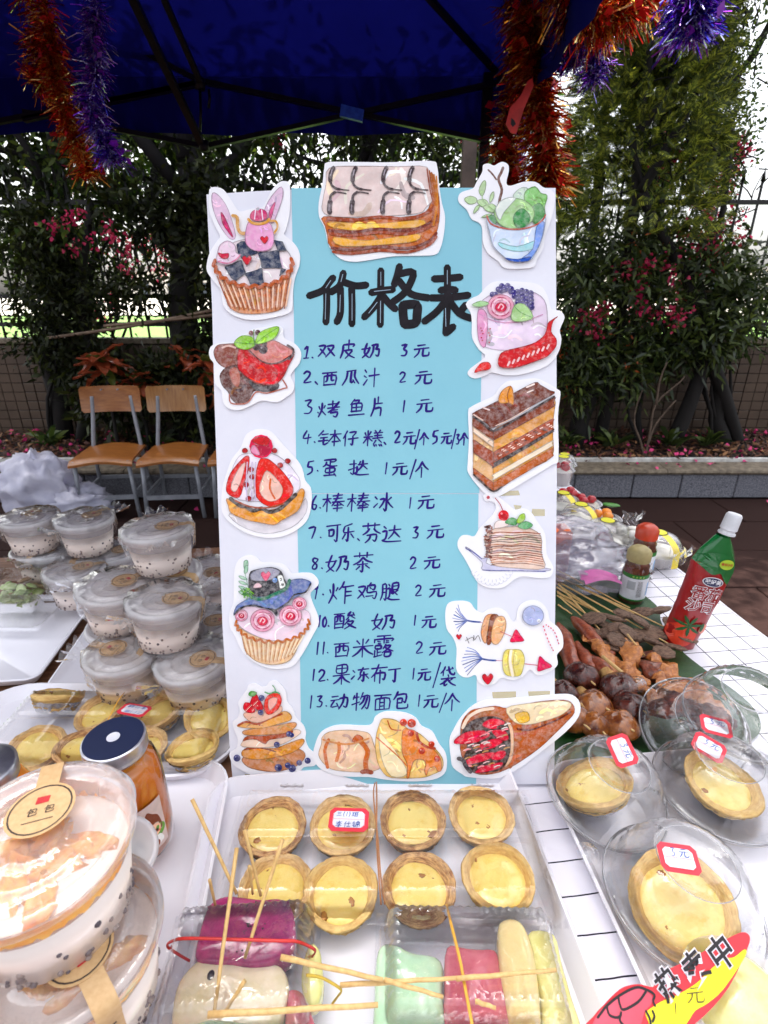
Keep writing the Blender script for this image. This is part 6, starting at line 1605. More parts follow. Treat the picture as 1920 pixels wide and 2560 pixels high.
def gridline(sock, per, off, hw):
    a = N(n, 'ShaderNodeMath', operation='ADD'); a.inputs[1].default_value = -off + per * 200; L.new(sock, a.inputs[0])
    mo = N(n, 'ShaderNodeMath', operation='MODULO'); mo.inputs[1].default_value = per; L.new(a.outputs[0], mo.inputs[0])
    s1 = N(n, 'ShaderNodeMath', operation='SUBTRACT'); s1.inputs[1].default_value = per / 2; L.new(mo.outputs[0], s1.inputs[0])
    ab = N(n, 'ShaderNodeMath', operation='ABSOLUTE'); L.new(s1.outputs[0], ab.inputs[0])
    g = N(n, 'ShaderNodeMath', operation='LESS_THAN'); g.inputs[1].default_value = hw; L.new(ab.outputs[0], g.inputs[0]); return g.outputs[0]
lx = gridline(sx.outputs[0], gx, px_ + gx / 2 + .0017, .00085); ly = gridline(sx.outputs[1], gy, py_ + gy / 2, .00075)
mxx = N(n, 'ShaderNodeMath', operation='MAXIMUM'); L.new(lx, mxx.inputs[0]); L.new(ly, mxx.inputs[1])
mc = N(n, 'ShaderNodeMix', data_type='RGBA'); mc.inputs[6].default_value = (*lin((.90, .89, .92)), 1); mc.inputs[7].default_value = (*lin((.13, .13, .17)), 1)
L.new(mxx.outputs[0], mc.inputs[0]); L.new(mc.outputs[2], p_.inputs['Base Color'])
fz = N(n, 'ShaderNodeTexNoise'); fz.inputs['Scale'].default_value = 900; L.new(tc.outputs['UV'], fz.inputs['Vector']); bb = N(n, 'ShaderNodeBump'); bb.inputs['Strength'].default_value = .15; bb.inputs['Distance'].default_value = .001
cz = N(n, 'ShaderNodeTexNoise'); cz.inputs['Scale'].default_value = 9; cz.inputs['Detail'].default_value = 3; cz.inputs['Distortion'].default_value = 1.2; L.new(tc.outputs['UV'], cz.inputs['Vector']); b2 = N(n, 'ShaderNodeBump'); b2.inputs['Strength'].default_value = .55; b2.inputs['Distance'].default_value = .012; L.new(cz.outputs[0], b2.inputs['Height']); L.new(b2.outputs[0], bb.inputs['Normal'])
L.new(fz.outputs[0], bb.inputs['Height']); L.new(bb.outputs[0], p_.inputs['Normal']); L.new(p_.outputs[0], out.inputs[0])
me_v, me_f, uvs = [], [], []
CX0 = -.035
nx_, ny_ = 64, 120
span = XE - CX0
for j in range(ny_ + 1):
    for i in range(nx_ + 1):
        s_ = (span + .28) * i / nx_; y = -.02 + 2.03 * j / ny_
        if s_ <= span: x, z = CX0 + s_, TZ + .0015 + .0012 * wob(s_ * 14, y * 14)
        else:
            dd = s_ - span; x, z = XE + .006 + .018 * math.sin(y * 22) * min(1, dd * 8) + .01, TZ - dd
        me_v.append((x, y, z)); uvs.append((CX0 + s_, y))
mb = MB(); mb.v = me_v; mb.f = [(j * (nx_ + 1) + i, j * (nx_ + 1) + i + 1, (j + 1) * (nx_ + 1) + i + 1, (j + 1) * (nx_ + 1) + i) for j in range(ny_) for i in range(nx_)]
cl = obj('tablecloth', mb, m); cl.rotation_euler = (0, 0, TR)
uvl = cl.data.uv_layers.new(name='UVMap')
for lp in cl.data.loops: uvl.data[lp.index].uv = uvs[lp.vertex_index]
tag(cl, 'white tablecloth with thin black hand-drawn grid lines', 'tablecloth')
TC = TZ + .004
# white paper strip under the foot of the board, right
# ------------------------------------------------------------------ trays
m_tray = pm('white_melamine', (.92, .91, .93), .22, c2=(.90, .89, .92), nscale=3, spec=.5)
def rrect(w_, d_, r, k=6):
    P = []
    for cx, cy, a0 in ((w_ / 2 - r, d_ / 2 - r, 0), (-w_ / 2 + r, d_ / 2 - r, 90), (-w_ / 2 + r, -d_ / 2 + r, 180), (w_ / 2 - r, -d_ / 2 + r, 270)):
        for i in range(k + 1):
            a = math.radians(a0 + 90 * i / k); P.append((cx + r * math.cos(a), cy + r * math.sin(a)))
    return P
def loft(mb, secs, close_last=True, close_first=False):
    """secs: list of (outline, z)"""
    n_ = len(secs[0][0]); o = len(mb.v)
    vs = [(x, y, z) for P, z in secs for x, y in P]
    fs = [(i * n_ + k, i * n_ + (k + 1) % n_, (i + 1) * n_ + (k + 1) % n_, (i + 1) * n_ + k) for i in range(len(secs) - 1) for k in range(n_)]
    if close_last: fs.append(tuple(range((len(secs) - 1) * n_, len(secs) * n_)))
    if close_first: fs.append(tuple(range(n_))[::-1])
    return mb.add(vs, fs)
def tray(label, c, w_, d_, rz, r=.03, h_=.02, z=TC, grp='white serving trays'):
    R_ = lambda e: rrect(w_ - e, d_ - e, max(r - e / 2, .004))
    mb = MB(); loft(mb, [(R_(.02), 0), (R_(.004), h_ * .7), (R_(0), h_), (R_(.006), h_ + .0012), (R_(.014), h_ * .75), (R_(.03), .0035)])
    n_ = 28; mb.f.append(tuple(range(n_))[::-1])
    o = obj('serving_tray', mb, m_tray); autosmooth(o, 50); o.location = (c[0], c[1], z); o.rotation_euler = (0, 0, rz)
    return tag(o, label, 'tray', grp)
def tw(x, y):
    c, s_ = math.cos(TR), math.sin(TR); return (x * c - y * s_, x * s_ + y * c)
# centre tray: right edge follows the black line, left edge at px 500 / y 2200
a, b_, c_ = tloc(1322, 2080, TC), tloc(560, 1985, TC), tloc(460, 2300, TC)
cx0, cx1, cy1 = tloc(455, 2200, TC)[0], a[0], tloc(700, 1960, TC)[1]
cx0 = tloc(500, 2140, TC)[0]
tray('white tray under the centre tart box and the fruit boxes', tw((cx0 + cx1) / 2, cy1 - .17), cx1 - cx0, .34, TR, z=TC)
# left front tray
lx1 = tloc(575, 1990, TC)[0]
tray('empty end of the white tray left of the centre tart box', tw(lx1 - .16, tloc(500, 1925, TC)[1] - .17), .32, .34, TR, r=.045)
# left oval plate under left tart box
p = onz(300, 1830, TC); tray('white oval plate under the left tart box', (onz(582, 1880, TC).x - .19, p.y - .005), .40, .17, 0, r=.07, h_=.018)
# left cup tray
cl0 = tloc(212, 1592, TC)[0]; cl1 = tloc(585, 1700, TC)[0]
tray('white tray under the milk pudding cups', tw((cl0 + cl1) / 2, tloc(500, 1718, TC)[1] + .17), cl1 - cl0, .33, TR, r=.02, h_=.012)
tray('white tray at the left edge, holding a salad box', tw(tloc(205, 1545, TC + .015)[0] - .15, tloc(300, 1510, TC)[1] - .12), .30, .23, TR, r=.02, h_=.015)
# right tray
rx0 = tloc(1430, 2130, TC)[0]
tray('white tray under the domed tart tubs at the right', tw(rx0 + .15, tloc(1400, 1930, TC)[1] - .19), .30, .38, TR, r=.04)

# ------------------------------------------------------------------ milk pudding cups
m_cup = clear('frosted_cup', haze=.42, rough=.22, hazec=(.97, .95, .98), boost=.6, base=.02)
m_lid = clear('frosted_lid', haze=.58, rough=.10, bump=.25, bscale=90, hazec=(1, .99, 1), boost=1.0, base=.01)
m_lid2 = clear('clear_lid', haze=.20, rough=.08, bump=.3, bscale=90, hazec=(.99, .98, 1), boost=1.5, base=.02)
m_film = clear('crinkled_film', haze=.05, rough=.05, bump=.7, bscale=70, boost=1.1, base=.01, hazec=(.97, .96, 1))
m_milk = pm('milk_pudding', (.95, .89, .85), .3, c2=(.93, .865, .83), nscale=4, coat=.3)
m_pearl = pm('tapioca_pearl', (.52, .45, .43), .4, c2=(.64, .57, .54), nscale=40, c3=(.30, .26, .30))
m_kraft = pm('kraft_sticker', (.80, .66, .48), .6, c2=(.76, .61, .42), nscale=300, bump=.1)
m_seal = pm('red_seal', (.80, .16, .18), .5)
m_print = pm('brown_print', (.22, .17, .15), .6)
def cup_mesh(R=.052, h_=.064):
    r0, r1 = R * .76, R * .93
    cup = MB(); cup.lathe([(0, 0), (r0 - .003, 0), (r0, .003), (r0 + (r1 - r0) * .95, h_ - .006), (r1 + .002, h_ - .004), (r1 + .004, h_)], 40)
    lid = MB(); rf = lambda r, z, a, i: (r * (1 + (.006 * math.cos(60 * a) if i in (1, 2) else 0)), z)
    lid.lathe([(R - .001, h_ - .008), (R, h_ - .004), (R, h_ + .003), (R - .003, h_ + .0045), (R * .88, h_ + .004), (R * .84, h_ + .0005), (R * .62, h_ + .001), (R * .59, h_ + .003), (R * .55, h_ + .001), (R * .32, h_ + .001), (R * .29, h_ + .0025), (R * .26, h_ + .001), (0, h_ + .001)], 60, rf)
    ml = h_ * .68
    rm = lambda z: r0 + (r1 - r0) * z / h_ + .0006
    milk = MB(); milk.lathe([(0, .0018), (rm(0), .0018), (rm(ml), ml), (rm(ml) - .004, ml - .001), (0, ml - .001)], 40)
    prl = MB()
    for k in range(95):
        a = random.uniform(0, 6.28); z = ml * (.06 + .62 * random.random() ** 1.7); rr = rm(z) - .0004; s_ = random.uniform(.0013, .0022)
        prl.blob((rr * math.cos(a), rr * math.sin(a), z), (s_, s_, s_), amp=0, seg=6, rings=4)
    return cup, lid, milk, prl
def band(R, h_, a, drop=.05, wid=.013):
    """kraft label: disc on the lid, strap out over the rim and down the side"""
    dx, dy = math.cos(a), math.sin(a); sx_, sy_ = -dy, dx
    mb = MB(); z = h_ + .0048
    pts = [(.0, z), (R * .5, z), (R * .95, z + .001), (R * 1.05, z - .004), (R * 1.04, z - .012), (R * .985, z - .02), (R * .93, z - drop)]
    vs = []
    for r, zz in pts: vs += [(dx * r - sx_ * wid / 2, dy * r - sy_ * wid / 2, zz), (dx * r + sx_ * wid / 2, dy * r + sy_ * wid / 2, zz)]
    mb.add(vs, [(2 * i, 2 * i + 1, 2 * i + 3, 2 * i + 2) for i in range(len(pts) - 1)])
    return mb
cup_p = cup_mesh()
proto = {}
def pudding_cup(label, loc, tilt=(0, 0), a=0, sticker=True, film=True, scale=1.0, first=[None], peach=False, drop=.035, seed=0):
    c = thing('pudding_cup', label, 'dessert cup', loc, (tilt[0], tilt[1], 0), 'milk pudding cups with tapioca')
    c.scale = (scale,) * 3
    R, h_ = .052, .064
    def part(name, key, mb, m_):
        if key not in proto:
            proto[key] = obj(name, mb, m_, c); return proto[key]
        o = bpy.data.objects.new(name, proto[key].data); COL.objects.link(o); o.parent = c; return o
    part('cup', 'cup', cup_p[0], m_cup); part('lid', 'lid2' if peach else 'lid', cup_p[1], m_lid2 if peach else m_lid); o = part('milk', 'milk', cup_p[2], m_milk)
    o = part('tapioca_pearls', 'prl', cup_p[3], m_pearl); o['kind'] = 'stuff'; o.rotation_euler = (0, 0, seed * 1.3)
    if peach:
        mb = MB()
        mb.lathe([(0, .047), (.03, .0465), (.044, .043)], 30)
        q_, mb = mb, MB(); obj('coconut_milk', q_, m_milk, c)
        for k in range(8):
            aa = seed + k * 2.4; rr = .005 + .0030 * k
            mb.blob((rr * math.cos(aa), rr * math.sin(aa), .0465), (.016, .007, .006), Matrix.Rotation(aa * 1.7, 3, 'Z'), amp=.75, freq=2.2, seed=k + seed, seg=20, rings=10)
        o = obj('peach_slices', mb, m_peach, c); o['kind'] = 'stuff'
        mb = MB(); mb.lathe([(0, .038), (0, .056), (0, .0572)], 60, lambda r, z, an, i: (.0406 + (.0062 if i else .0036) + (z - .04) * .1, z - (.006 * abs(mnoise.noise(Vector((math.cos(an) * 4, math.sin(an) * 4, seed)))) if i == 0 else 0)))
        obj('orange_layer', mb, m_peach, c)
    if sticker:
        sx_, sy_ = math.cos(a) * R * .30, math.sin(a) * R * .30
        z = h_ + .0052
        mb = MB(); mb.slab([(sx_ + .0185 * math.cos(k * .25), sy_ + .0185 * math.sin(k * .25)) for k in range(25)], z, z + .0003); s_ = obj('round_sticker', mb, m_kraft, c, smooth=False)
        mb = MB(); mb.ribbon([(sx_ + .0165 * math.cos(k * .25), sy_ + .0165 * math.sin(k * .25)) for k in range(26)], .0009, z + .0005); obj('printed_ring', mb, m_print, s_, smooth=False)
        mb = MB(); ca, sa = math.cos(a - 1.57), math.sin(a - 1.57)
        T_ = lambda x, y: (sx_ + x * ca - y * sa, sy_ + x * sa + y * ca)
        mb.slab([T_(x * .0035, y * .0025 + .0065) for x, y in ((-1, -1), (1, -.9), (1.1, .9), (-.9, 1))], z + .0004, z + .0006); obj('red_stamp', mb, m_seal, s_, smooth=False)
        mb = MB()
        for j, chs in enumerate((('一', None),)): pass
        write(mb, '包', 0, 0, .006, .006, .0007, 0, lambda x, y: (x, -y), jit=0); 
        q = MB(); q.add([(*T_(x - .004, y - .001), z + .0005 + zz) for x, y, zz in mb.v], mb.f); q.add([(*T_(x + .005, y - .001), z + .0005 + zz) for x, y, zz in mb.v], mb.f)
        q.ribbon([T_(-.008, -.008), T_(.008, -.008)], .0006, z + .0005); obj('printed_mark', q, m_print, s_, smooth=False)
        bm_ = obj('paper_strap', band(R, h_, a, drop), m_kraft, c)
        mb = MB(); z0 = h_ - .016
        for k in range(4):
            rr = R * 1.0 + .0012 - .0009 * k; zz = z0 - .006 * k
            aa = a; mb.add([(math.cos(aa) * rr - math.sin(aa) * s1, math.sin(aa) * rr + math.cos(aa) * s1, zz + s2) for s1, s2 in ((-.0025, 0), (.0025, 0), (.0022, .0016), (-.002, .0014))], [(0, 1, 2, 3)])
        obj('strap_print', mb, m_print, bm_, smooth=False)
    if film:
        key = 'film%d' % (seed % 3)
        if key not in proto:
            mb = MB()
            def ff(r, z, an, i):
                q = mnoise.noise(Vector((math.cos(an) * 3, math.sin(an) * 3, z * 60 + seed * 5)))
                return (r * (1 + .05 * q + .02 * math.cos(an * 17 + z * 90)), z + .003 * q)
            mb.lathe([(R * .99, .034), (R * 1.01, .046), (R * 1.03, .055), (R * 1.05, .062), (R * 1.02, .0715), (R * .6, .0725), (.002, .072)], 44, ff)
            for sg in (0, math.pi):
                ax = seed + sg
                def tw_(u, v):
                    r = R * 1.0 + u * .028; wd = .006 + .022 * u; q = (v - .5) * 2
                    zz = .058 + .012 * u + .006 * math.sin(v * 19 + seed) * u + .003 * wob(u * 9, v * 9, seed)
                    return (math.cos(ax) * r - math.sin(ax) * q * wd, math.sin(ax) * r + math.cos(ax) * q * wd, zz)
                mb.grid(tw_, 8, 14)
            proto[key] = obj('plastic_wrapper', mb, m_film, c)
        else:
            o = bpy.data.objects.new('plastic_wrapper', proto[key].data); COL.objects.link(o); o.parent = c
    return c
m_peach = pm('peach_flesh', (.97, .74, .36), .3, c2=(.96, .62, .28), nscale=120, sss=.2)
CUPS = [
 (72, 1293, .85, 'pudding cup at the left edge, top row, half out of view', 1.8, (0, 0), True),
 (210, 1297, .85, 'small pudding cup standing alone second from left in the top row', 1.2, (0, .02), True),
 (396, 1320, .92, 'highest pudding cup on the pile, clear wrapper twisted at its right', .2, (0, -.03), True),
 (284, 1376, .78, 'pudding cup behind, between the two top ones, low in the pile', .2, (.03, 0), True),
 (135, 1370, .78, 'low pudding cup behind the left edge one', -2.0, (0, 0), True),
 (185, 1424, .78, 'wrapped pudding cup at the left of the pile with its lid in view', .5, (-.03, 0), True),
 (281, 1463, .85, 'pudding cup with bold dark pearls in the middle of the pile', .9, (.03, .06), True),
 (406, 1501, .85, 'large wrapped pudding cup at the front of the pile, kraft strap down its right side', .0, (-.04, .04), True),
 (522, 1425, .78, 'pudding cup partly behind the board, strap facing us', -.6, (.05, 0), True),
 (305, 1628, .78, 'front left pudding cup of the bottom layer, strap over its left rim', 2.9, (.02, .03), True),
 (487, 1645, .78, 'front right pudding cup of the bottom layer beside the board', -.2, (.03, -.03), True),
 (512, 1560, .78, 'pudding cup squeezed behind the front right one', .2, (-.05, 0), True),
]
for i, (u, v, z, lb, a, tl, fm) in enumerate(CUPS):
    p = onz(u, v, z + .066)
    pudding_cup(lb, (p.x, p.y, z), tl, a, film=fm, seed=i)
for (u, v, z, dz, lb) in ((396, 1320, .92, .078, 'pudding cup hidden under the highest one'), (396, 1330, .92, .148, 'bottom pudding cup under the highest one'), (285, 1463, .85, .07, 'bottom pudding cup under the bold-pearled one'), (406, 1490, .85, .07, 'bottom pudding cup under the large wrapped one'), (210, 1297, .85, .07, 'bottom pudding cup under the lone top-row one'), (72, 1293, .85, .07, 'bottom pudding cup at the left edge')):
    p = onz(u, v, z + .066)
    pudding_cup(lb, (p.x + random.uniform(-.004, .004), p.y + .004, z - dz), (0, 0), random.uniform(0, 6), sticker=True, film=False, seed=7)
# big peach cups, bottom left
def bigcup(lb, u, v, z, sc_, a, seed, **kw):
    p = onz(u, v, z + .066 * sc_); return pudding_cup(lb, (p.x, p.y, z), (0, 0), a, scale=sc_, seed=seed, peach=True, **kw)
bigcup('large peach pudding cup nearest the camera at bottom left, kraft sticker on its lid', 88, 2092, .915, 1.15, 1.9, 1, film=False, drop=.02)
bigcup('peach pudding cup beneath the nearest one, kraft strap hanging over its rim', 178, 2335, .84, 1.12, -.75, 2, film=False, drop=.045)
bigcup('lowest peach pudding cup in the bottom-left stack', 180, 2420, .765, 1.12, 2.5, 3, film=False)
# open cups with dark jelly lying behind them
m_dark = pm('black_jelly', (.10, .07, .08), .2, c2=(.35, .2, .1), nscale=30)
m_soy = pm('bean_curd', (.88, .80, .72), .4)
for i, (u, v, z, tl) in enumerate(((246, 2010, .90, (.5, .3)), (306, 2130, .85, (.5, .4)))):
    p = onz(u, v, z)
    c = thing('jelly_cup', ('small cup of black grass jelly tipped against the jar', 'second small cup of dark jelly lower in the corner')[i], 'dessert cup', p, (tl[0] * .5, tl[1], 0)); c.scale = (.68,) * 3
    mb = MB(); mb.lathe([(0, -.05), (.028, -.05), (.030, -.047), (.041, 0), (.044, .002), (.044, -.002)], 32); obj('cup', mb, m_cup, c)
    mb = MB(); mb.lathe([(.0, -.048), (.027, -.048), (.036, -.016), (.0, -.016)], 28); obj('bean_curd', mb, m_soy, c)
    mb = MB()
    for k in range(7): mb.blob((random.uniform(-.018, .02), random.uniform(-.02, .012), -.012), (.012, .009, .007), amp=.3, seed=k + i * 9)
    o = obj('black_jelly', mb, m_dark, c); o['kind'] = 'stuff'
    mb = MB(); mb.lathe([(.044, .0), (.045, .004), (.038, .005), (.036, .002), (0, .002)], 32); obj('lid', mb, m_lid, c)
p = onz(330, 2010, .78)
# jar of orange juice
def rot_label(txt): pass
p = onz(284, 1846, .915)
jar = thing('juice_jar', 'glass jar of orange jelly drink with a navy and silver screw lid', 'jar', (p.x, p.y, TC + .016))
hj = .915 - TC - .016
m_or = pm('orange_jelly', (.93, .58, .10), .25, c2=(.90, .50, .08), nscale=12, coat=.6, sss=.1)
m_glass = clear('thin_glass', haze=.0, rough=.02, boost=1.3)
m_silver = pm('silver_metal', (.78, .78, .80), .28, metal=.95, c2=(.62, .62, .66), nscale=30)
m_navy = pm('navy_lid', (.09, .13, .26), .4, c2=(.08, .11, .22), nscale=8)
mb = MB(); mb.lathe([(0, 0), (.034, 0), (.040, .005), (.042, .03), (.041, hj - .045), (.036, hj - .030), (.029, hj - .022), (0, hj - .022)], 44); obj('orange_jelly', mb, m_or, jar)
mb = MB(); mb.lathe([(0, -.001), (.036, -.001), (.042, .004), (.044, .03), (.043, hj - .043), (.038, hj - .027), (.031, hj - .019), (.031, hj - .006)], 44); obj('glass', mb, m_glass, jar)
mb = MB(); mb.lathe([(.0335, hj - .016), (.0345, hj - .014), (.0335, hj - .011), (.0345, hj - .009), (.0342, hj - .0), (.033, hj + .001), (.0, hj + .001)], 48); l_ = obj('screw_lid', mb, m_silver, jar); autosmooth(l_, 40)
mb = MB(); mb.slab([(.0322 * math.cos(k * .131), .0322 * math.sin(k * .131)) for k in range(48)], hj + .0012, hj + .0016); obj('navy_disc', mb, m_navy, l_, smooth=False)
mb = MB(); mb.slab([(.0072 * math.cos(k * .3), .0072 * math.sin(k * .3)) for k in range(21)], hj + .0018, hj + .0021); obj('white_dot', mb, pm('white_paint', (.88, .88, .92), .5), l_, smooth=False)
# sticker with a little cartoon child, wrapped on the jar
jar.scale = (.86, .86, 1)
sk = MB(); RJ = .0446; A0 = -.62
def jm(x, y, off=0):
    """x along the girth (m, + to the right), y up"""
    a = A0 + x / RJ; return ((RJ + off) * math.cos(a), (RJ + off) * math.sin(a), y)
mb = MB(); mb.grid(lambda u, v: jm(-.017 + .034 * u, .018 + .062 * v, .0004), 10, 2); stk = obj('sticker', mb, pm('pink_sticker', (.95, .84, .80), .5), jar)
sk = MB(); zc = [0]
def jp(col, pts):
    zc[0] += 1; sk.cur = lin(col); n_ = len(pts)
    P = smooth_path(pts, 3, True); cx, cy = sum(q.x for q in P) / len(P), sum(q.y for q in P) / len(P)
    vs = [jm(cx, cy, .0006 + zc[0] * 4e-5)] + [jm(q.x, q.y, .0006 + zc[0] * 4e-5) for q in P]
    sk.add(vs, [(0, i + 1, (i + 1) % len(P) + 1) for i in range(len(P))])
def bl(cx, cy, rx, ry, n_=9): return [(cx + rx * math.cos(6.283 * k / n_), cy + ry * math.sin(6.283 * k / n_)) for k in range(n_)]
jp((.45, .62, .32), bl(.006, .040, .010, .008)); jp((.90, .55, .3), bl(-.009, .032, .006, .005)); jp((.50, .29, .22), [(-.012, .036), (-.013, .055), (-.008, .064), (-.003, .072), (.003, .066), (.009, .060), (.012, .048), (.011, .040), (0, .040)])
jp((.97, .80, .70), bl(.001, .044, .0088, .0085)); jp((.50, .29, .22), [(-.009, .050), (-.004, .056), (.004, .055), (.010, .050), (.008, .053), (.001, .058), (-.006, .056)])
jp((.15, .1, .1), bl(-.003, .043, .0011, .0016)); jp((.15, .1, .1), bl(.0048, .043, .0011, .0016)); jp((.95, .55, .5), bl(-.006, .040, .0018, .001)); jp((.95, .55, .5), bl(.0072, .040, .0018, .001)); jp((.7, .25, .2), bl(.001, .0395, .0012, .0005))
jp((.95, .94, .92), [(-.009, .024), (-.006, .034), (.001, .036), (.008, .034), (.010, .024)]); jp((.93, .68, .55), bl(-.004, .027, .004, .003)); jp((.55, .3, .2), bl(.002, .026, .003, .004))
obj('cartoon_child', sk, paint_mat('flat_print', .5, .05), stk, smooth=False)
# orange jar sliver at the left edge
p = onz(78, 1915, .88)
c = thing('juice_jar', 'orange jelly jar cut off by the left edge of the photo', 'jar', (p.x - .055, p.y, TC + .016))
mb = MB(); mb.lathe([(0, 0), (.034, 0), (.042, .01), (.042, .06), (.034, .085), (.030, .095), (0, .096)], 36); obj('orange_jelly', mb, m_or, c)
mb = MB(); mb.lathe([(.033, .09), (.034, .105), (.03, .107), (0, .107)], 36); obj('screw_lid', mb, m_silver, c)

# ------------------------------------------------------------------ egg tarts
m_past = pm('flaky_pastry', (.96, .82, .58), .6, c2=(.80, .60, .38), nscale=120, stretch=(1, 1, 5), bump=.55, bscale=420, contrast=(.42, .68))
m_pastd = pm('browned_pastry', (.93, .76, .52), .6, c2=(.64, .42, .25), nscale=120, stretch=(1, 1, 5), bump=.55, bscale=420, contrast=(.38, .62))
m_pasty = pm('golden_pastry', (.93, .79, .50), .55, c2=(.82, .62, .34), nscale=120, stretch=(1, 1, 5), bump=.55, bscale=420, contrast=(.4, .7))
m_cust = pm('custard', (.94, .84, .48), .16, c2=(.90, .76, .36), nscale=75, bump=0.5, bscale=110, coat=.6, sss=.15, contrast=(.5, .72))
m_spot = pm('scorched_spot', (.58, .36, .16), .4, c2=(.72, .5, .2), nscale=40)
m_foil = pm('foil_cup', (.82, .82, .84), .25, metal=.9, bump=.5, bscale=500)
def tart(label, loc, R=.033, mp=m_past, tilt=(0, 0), seed=0, spots=2, grp='egg tarts', oval=1.0):
    t = thing('egg_tart', label, 'egg tart', loc, (tilt[0], tilt[1], seed * .9), grp)
    t.scale = (1, oval, 1)
    def ff(r, z, an, i):
        d = Vector((math.cos(an) * 1.6, math.sin(an) * 1.6, z * 55 + seed * 9.7))
        q = mnoise.noise(d) ; q2 = mnoise.noise(Vector((math.cos(an) * 5, math.sin(an) * 5, z * 260 + seed)))
        w8 = 1 if 1 < i < 13 else .3
        q3 = mnoise.noise(Vector((math.cos(an) * 1.2, math.sin(an) * 1.2, i * 2.7 + seed * 4)))
        return (r * (1 + w8 * (.05 * q + .10 * q2 + .09 * q3 + .05 * mnoise.noise(Vector((math.cos(an) * 13, math.sin(an) * 13, i * 1.9))))), z + w8 * (.0030 * q + .0026 * q2 + (.002 * q3 if i > 15 else 0)) + (.0018 * math.sin(an * 2 + seed) if i > 9 else 0))
    prof = [(0, .0006), (R * .66, .0006), (R * .70, .003)]
    for k_ in range(9):
        f_ = k_ / 8; prof += [(R * (.74 + .24 * f_), .005 + .0165 * f_), (R * (.80 + .235 * f_), .0060 + .0168 * f_)]
    prof += [(R * .99, .0245), (R * .955, .0236), (R * .94, .0256), (R * .905, .0240), (R * .885, .0252), (R * .85, .0232), (R * .80, .0205), (R * .75, .0165)]
    mb = MB(); mb.lathe(prof, 64, ff); obj('pastry_shell', mb, mp, t)
    mb = MB(); cf = lambda r, z, an, i: (r * (1 + .02 * math.cos(an * 3 + seed)), z + .0012 * mnoise.noise(Vector((r * 60 * math.cos(an), r * 60 * math.sin(an), seed * 3))))
    mb.lathe([(R * .80, .0190), (R * .74, .0206), (R * .60, .0220), (R * .4, .0228), (R * .2, .0231), (0, .0232)], 40, cf); mb.v = [(x, y, z - .0022) for x, y, z in mb.v]; cu = obj('custard', mb, m_cust, t)
    rr_ = random.Random(seed)
    for k in range(spots + 2):
        a, r = rr_.uniform(0, 6.28), R * rr_.uniform(.3, .78); w_ = R * rr_.choice((.04, .06, .1, .16))
        mb = MB(); mb.blob((r * math.cos(a), r * math.sin(a), .0204 - .0022 * (r / R)), (w_, w_ * .6, .0011), Matrix.Rotation(rr_.uniform(0, 3), 3, 'Z'), amp=.5, seed=k + seed); obj('scorched_spot', mb, m_spot, cu)
    mb = MB(); mb.lathe([(0, 0), (R * .68, 0), (R * .82, .008), (R * .93, .0150), (R * .945, .0152)], 56, lambda r, z, an, i: (r * (1 + .018 * math.cos(36 * an)), z)); obj('foil_cup', mb, m_foil, t)
    return t
m_clear = clear('clear_pet', haze=.012, rough=.04, bump=.12, bscale=60, boost=.9, base=.005)
m_clear2 = clear('cloudy_pet', haze=.03, rough=.05, bump=.3, bscale=50, boost=1.4, base=.005)
def clamshell(label, loc, w_, d_, H, cells, rz=0, lidH=.03, tubH=.018, tilt=(0, 0), ribs=True, mat_=None):
    b = thing('clamshell_box', label, 'plastic box', loc, (tilt[0], tilt[1], rz), 'clear hinged food boxes')
    mat_ = mat_ or m_clear
    ncx, ncy = cells
    def edge(x, y, w2, d2, r=.018):
        qx, qy = abs(x) - (w2 - r), abs(y) - (d2 - r)
        return (r - math.hypot(max(qx, 0), max(qy, 0))) if (qx > 0 or qy > 0) and qx > -r and qy > -r and (qx > 0 and qy > 0) else min(w2 - abs(x), d2 - abs(y))
    def lidf(u, v):
        x, y = (u - .5) * w_, (v - .5) * d_
        s_ = max(0, edge(x, y, w_ / 2, d_ / 2) - .005)
        h_ = lidH * min(1, (s_ / .013)) ** .55 if s_ > 0 else 0
        if s_ > 0:
            fx, fy = (u * ncx) % 1, (v * ncy) % 1
            e_ = min(fx, 1 - fx) * w_ / ncx; g_ = min(fy, 1 - fy) * d_ / ncy
            bump_ = min(1, min(e_, g_) / .008)
            if ncx > 1: h_ += .004 * bump_ * min(1, s_ / .02) - .002
            if ribs and s_ < .016: h_ += .0011 * (math.cos(x * 900) if abs(y) > d_ * .3 else math.cos(y * 900))
        return (x, y, tubH + h_)
    mb = MB(); mb.grid(lidf, 84, 56); obj('lid', mb, mat_, b)
    def tubf(u, v):
        x, y = (u - .5) * w_, (v - .5) * d_
        s_ = max(0, edge(x, y, w_ / 2, d_ / 2) - .006)
        return (x * (1 + .0), y, tubH - .0012 - (tubH - .0022) * min(1, (s_ / .008)) ** .7 + (.0008 * math.cos(x * 700) if .001 < s_ < .01 else 0))
    mb = MB(); mb.grid(tubf, 70, 44); obj('tub', mb, mat_, b)
    for sx_ in (-.33, -.1, .12, .34):
        mb = MB(); mb.grid(lambda u, v: (sx_ * w_ + (u - .5) * .028, d_ / 2 + .002 + .003 * math.sin(v * 3.1), tubH + .004 * math.sin(v * 6.3) + .0012 * math.cos(u * 19)), 12, 8); obj('hinge_tab', mb, mat_, b)
    for sx_ in (-.45, .45):
        mb = MB(); mb.grid(lambda u, v: (sx_ * w_ + (u - .5) * .014, -d_ / 2 - .006 + .008 * v, tubH + .002 * math.sin(u * 3.14) * math.sin(v * 3.14)), 6, 4); obj('closing_tab', mb, mat_, b)
    return b
ZT = TC + .006
SCF = []
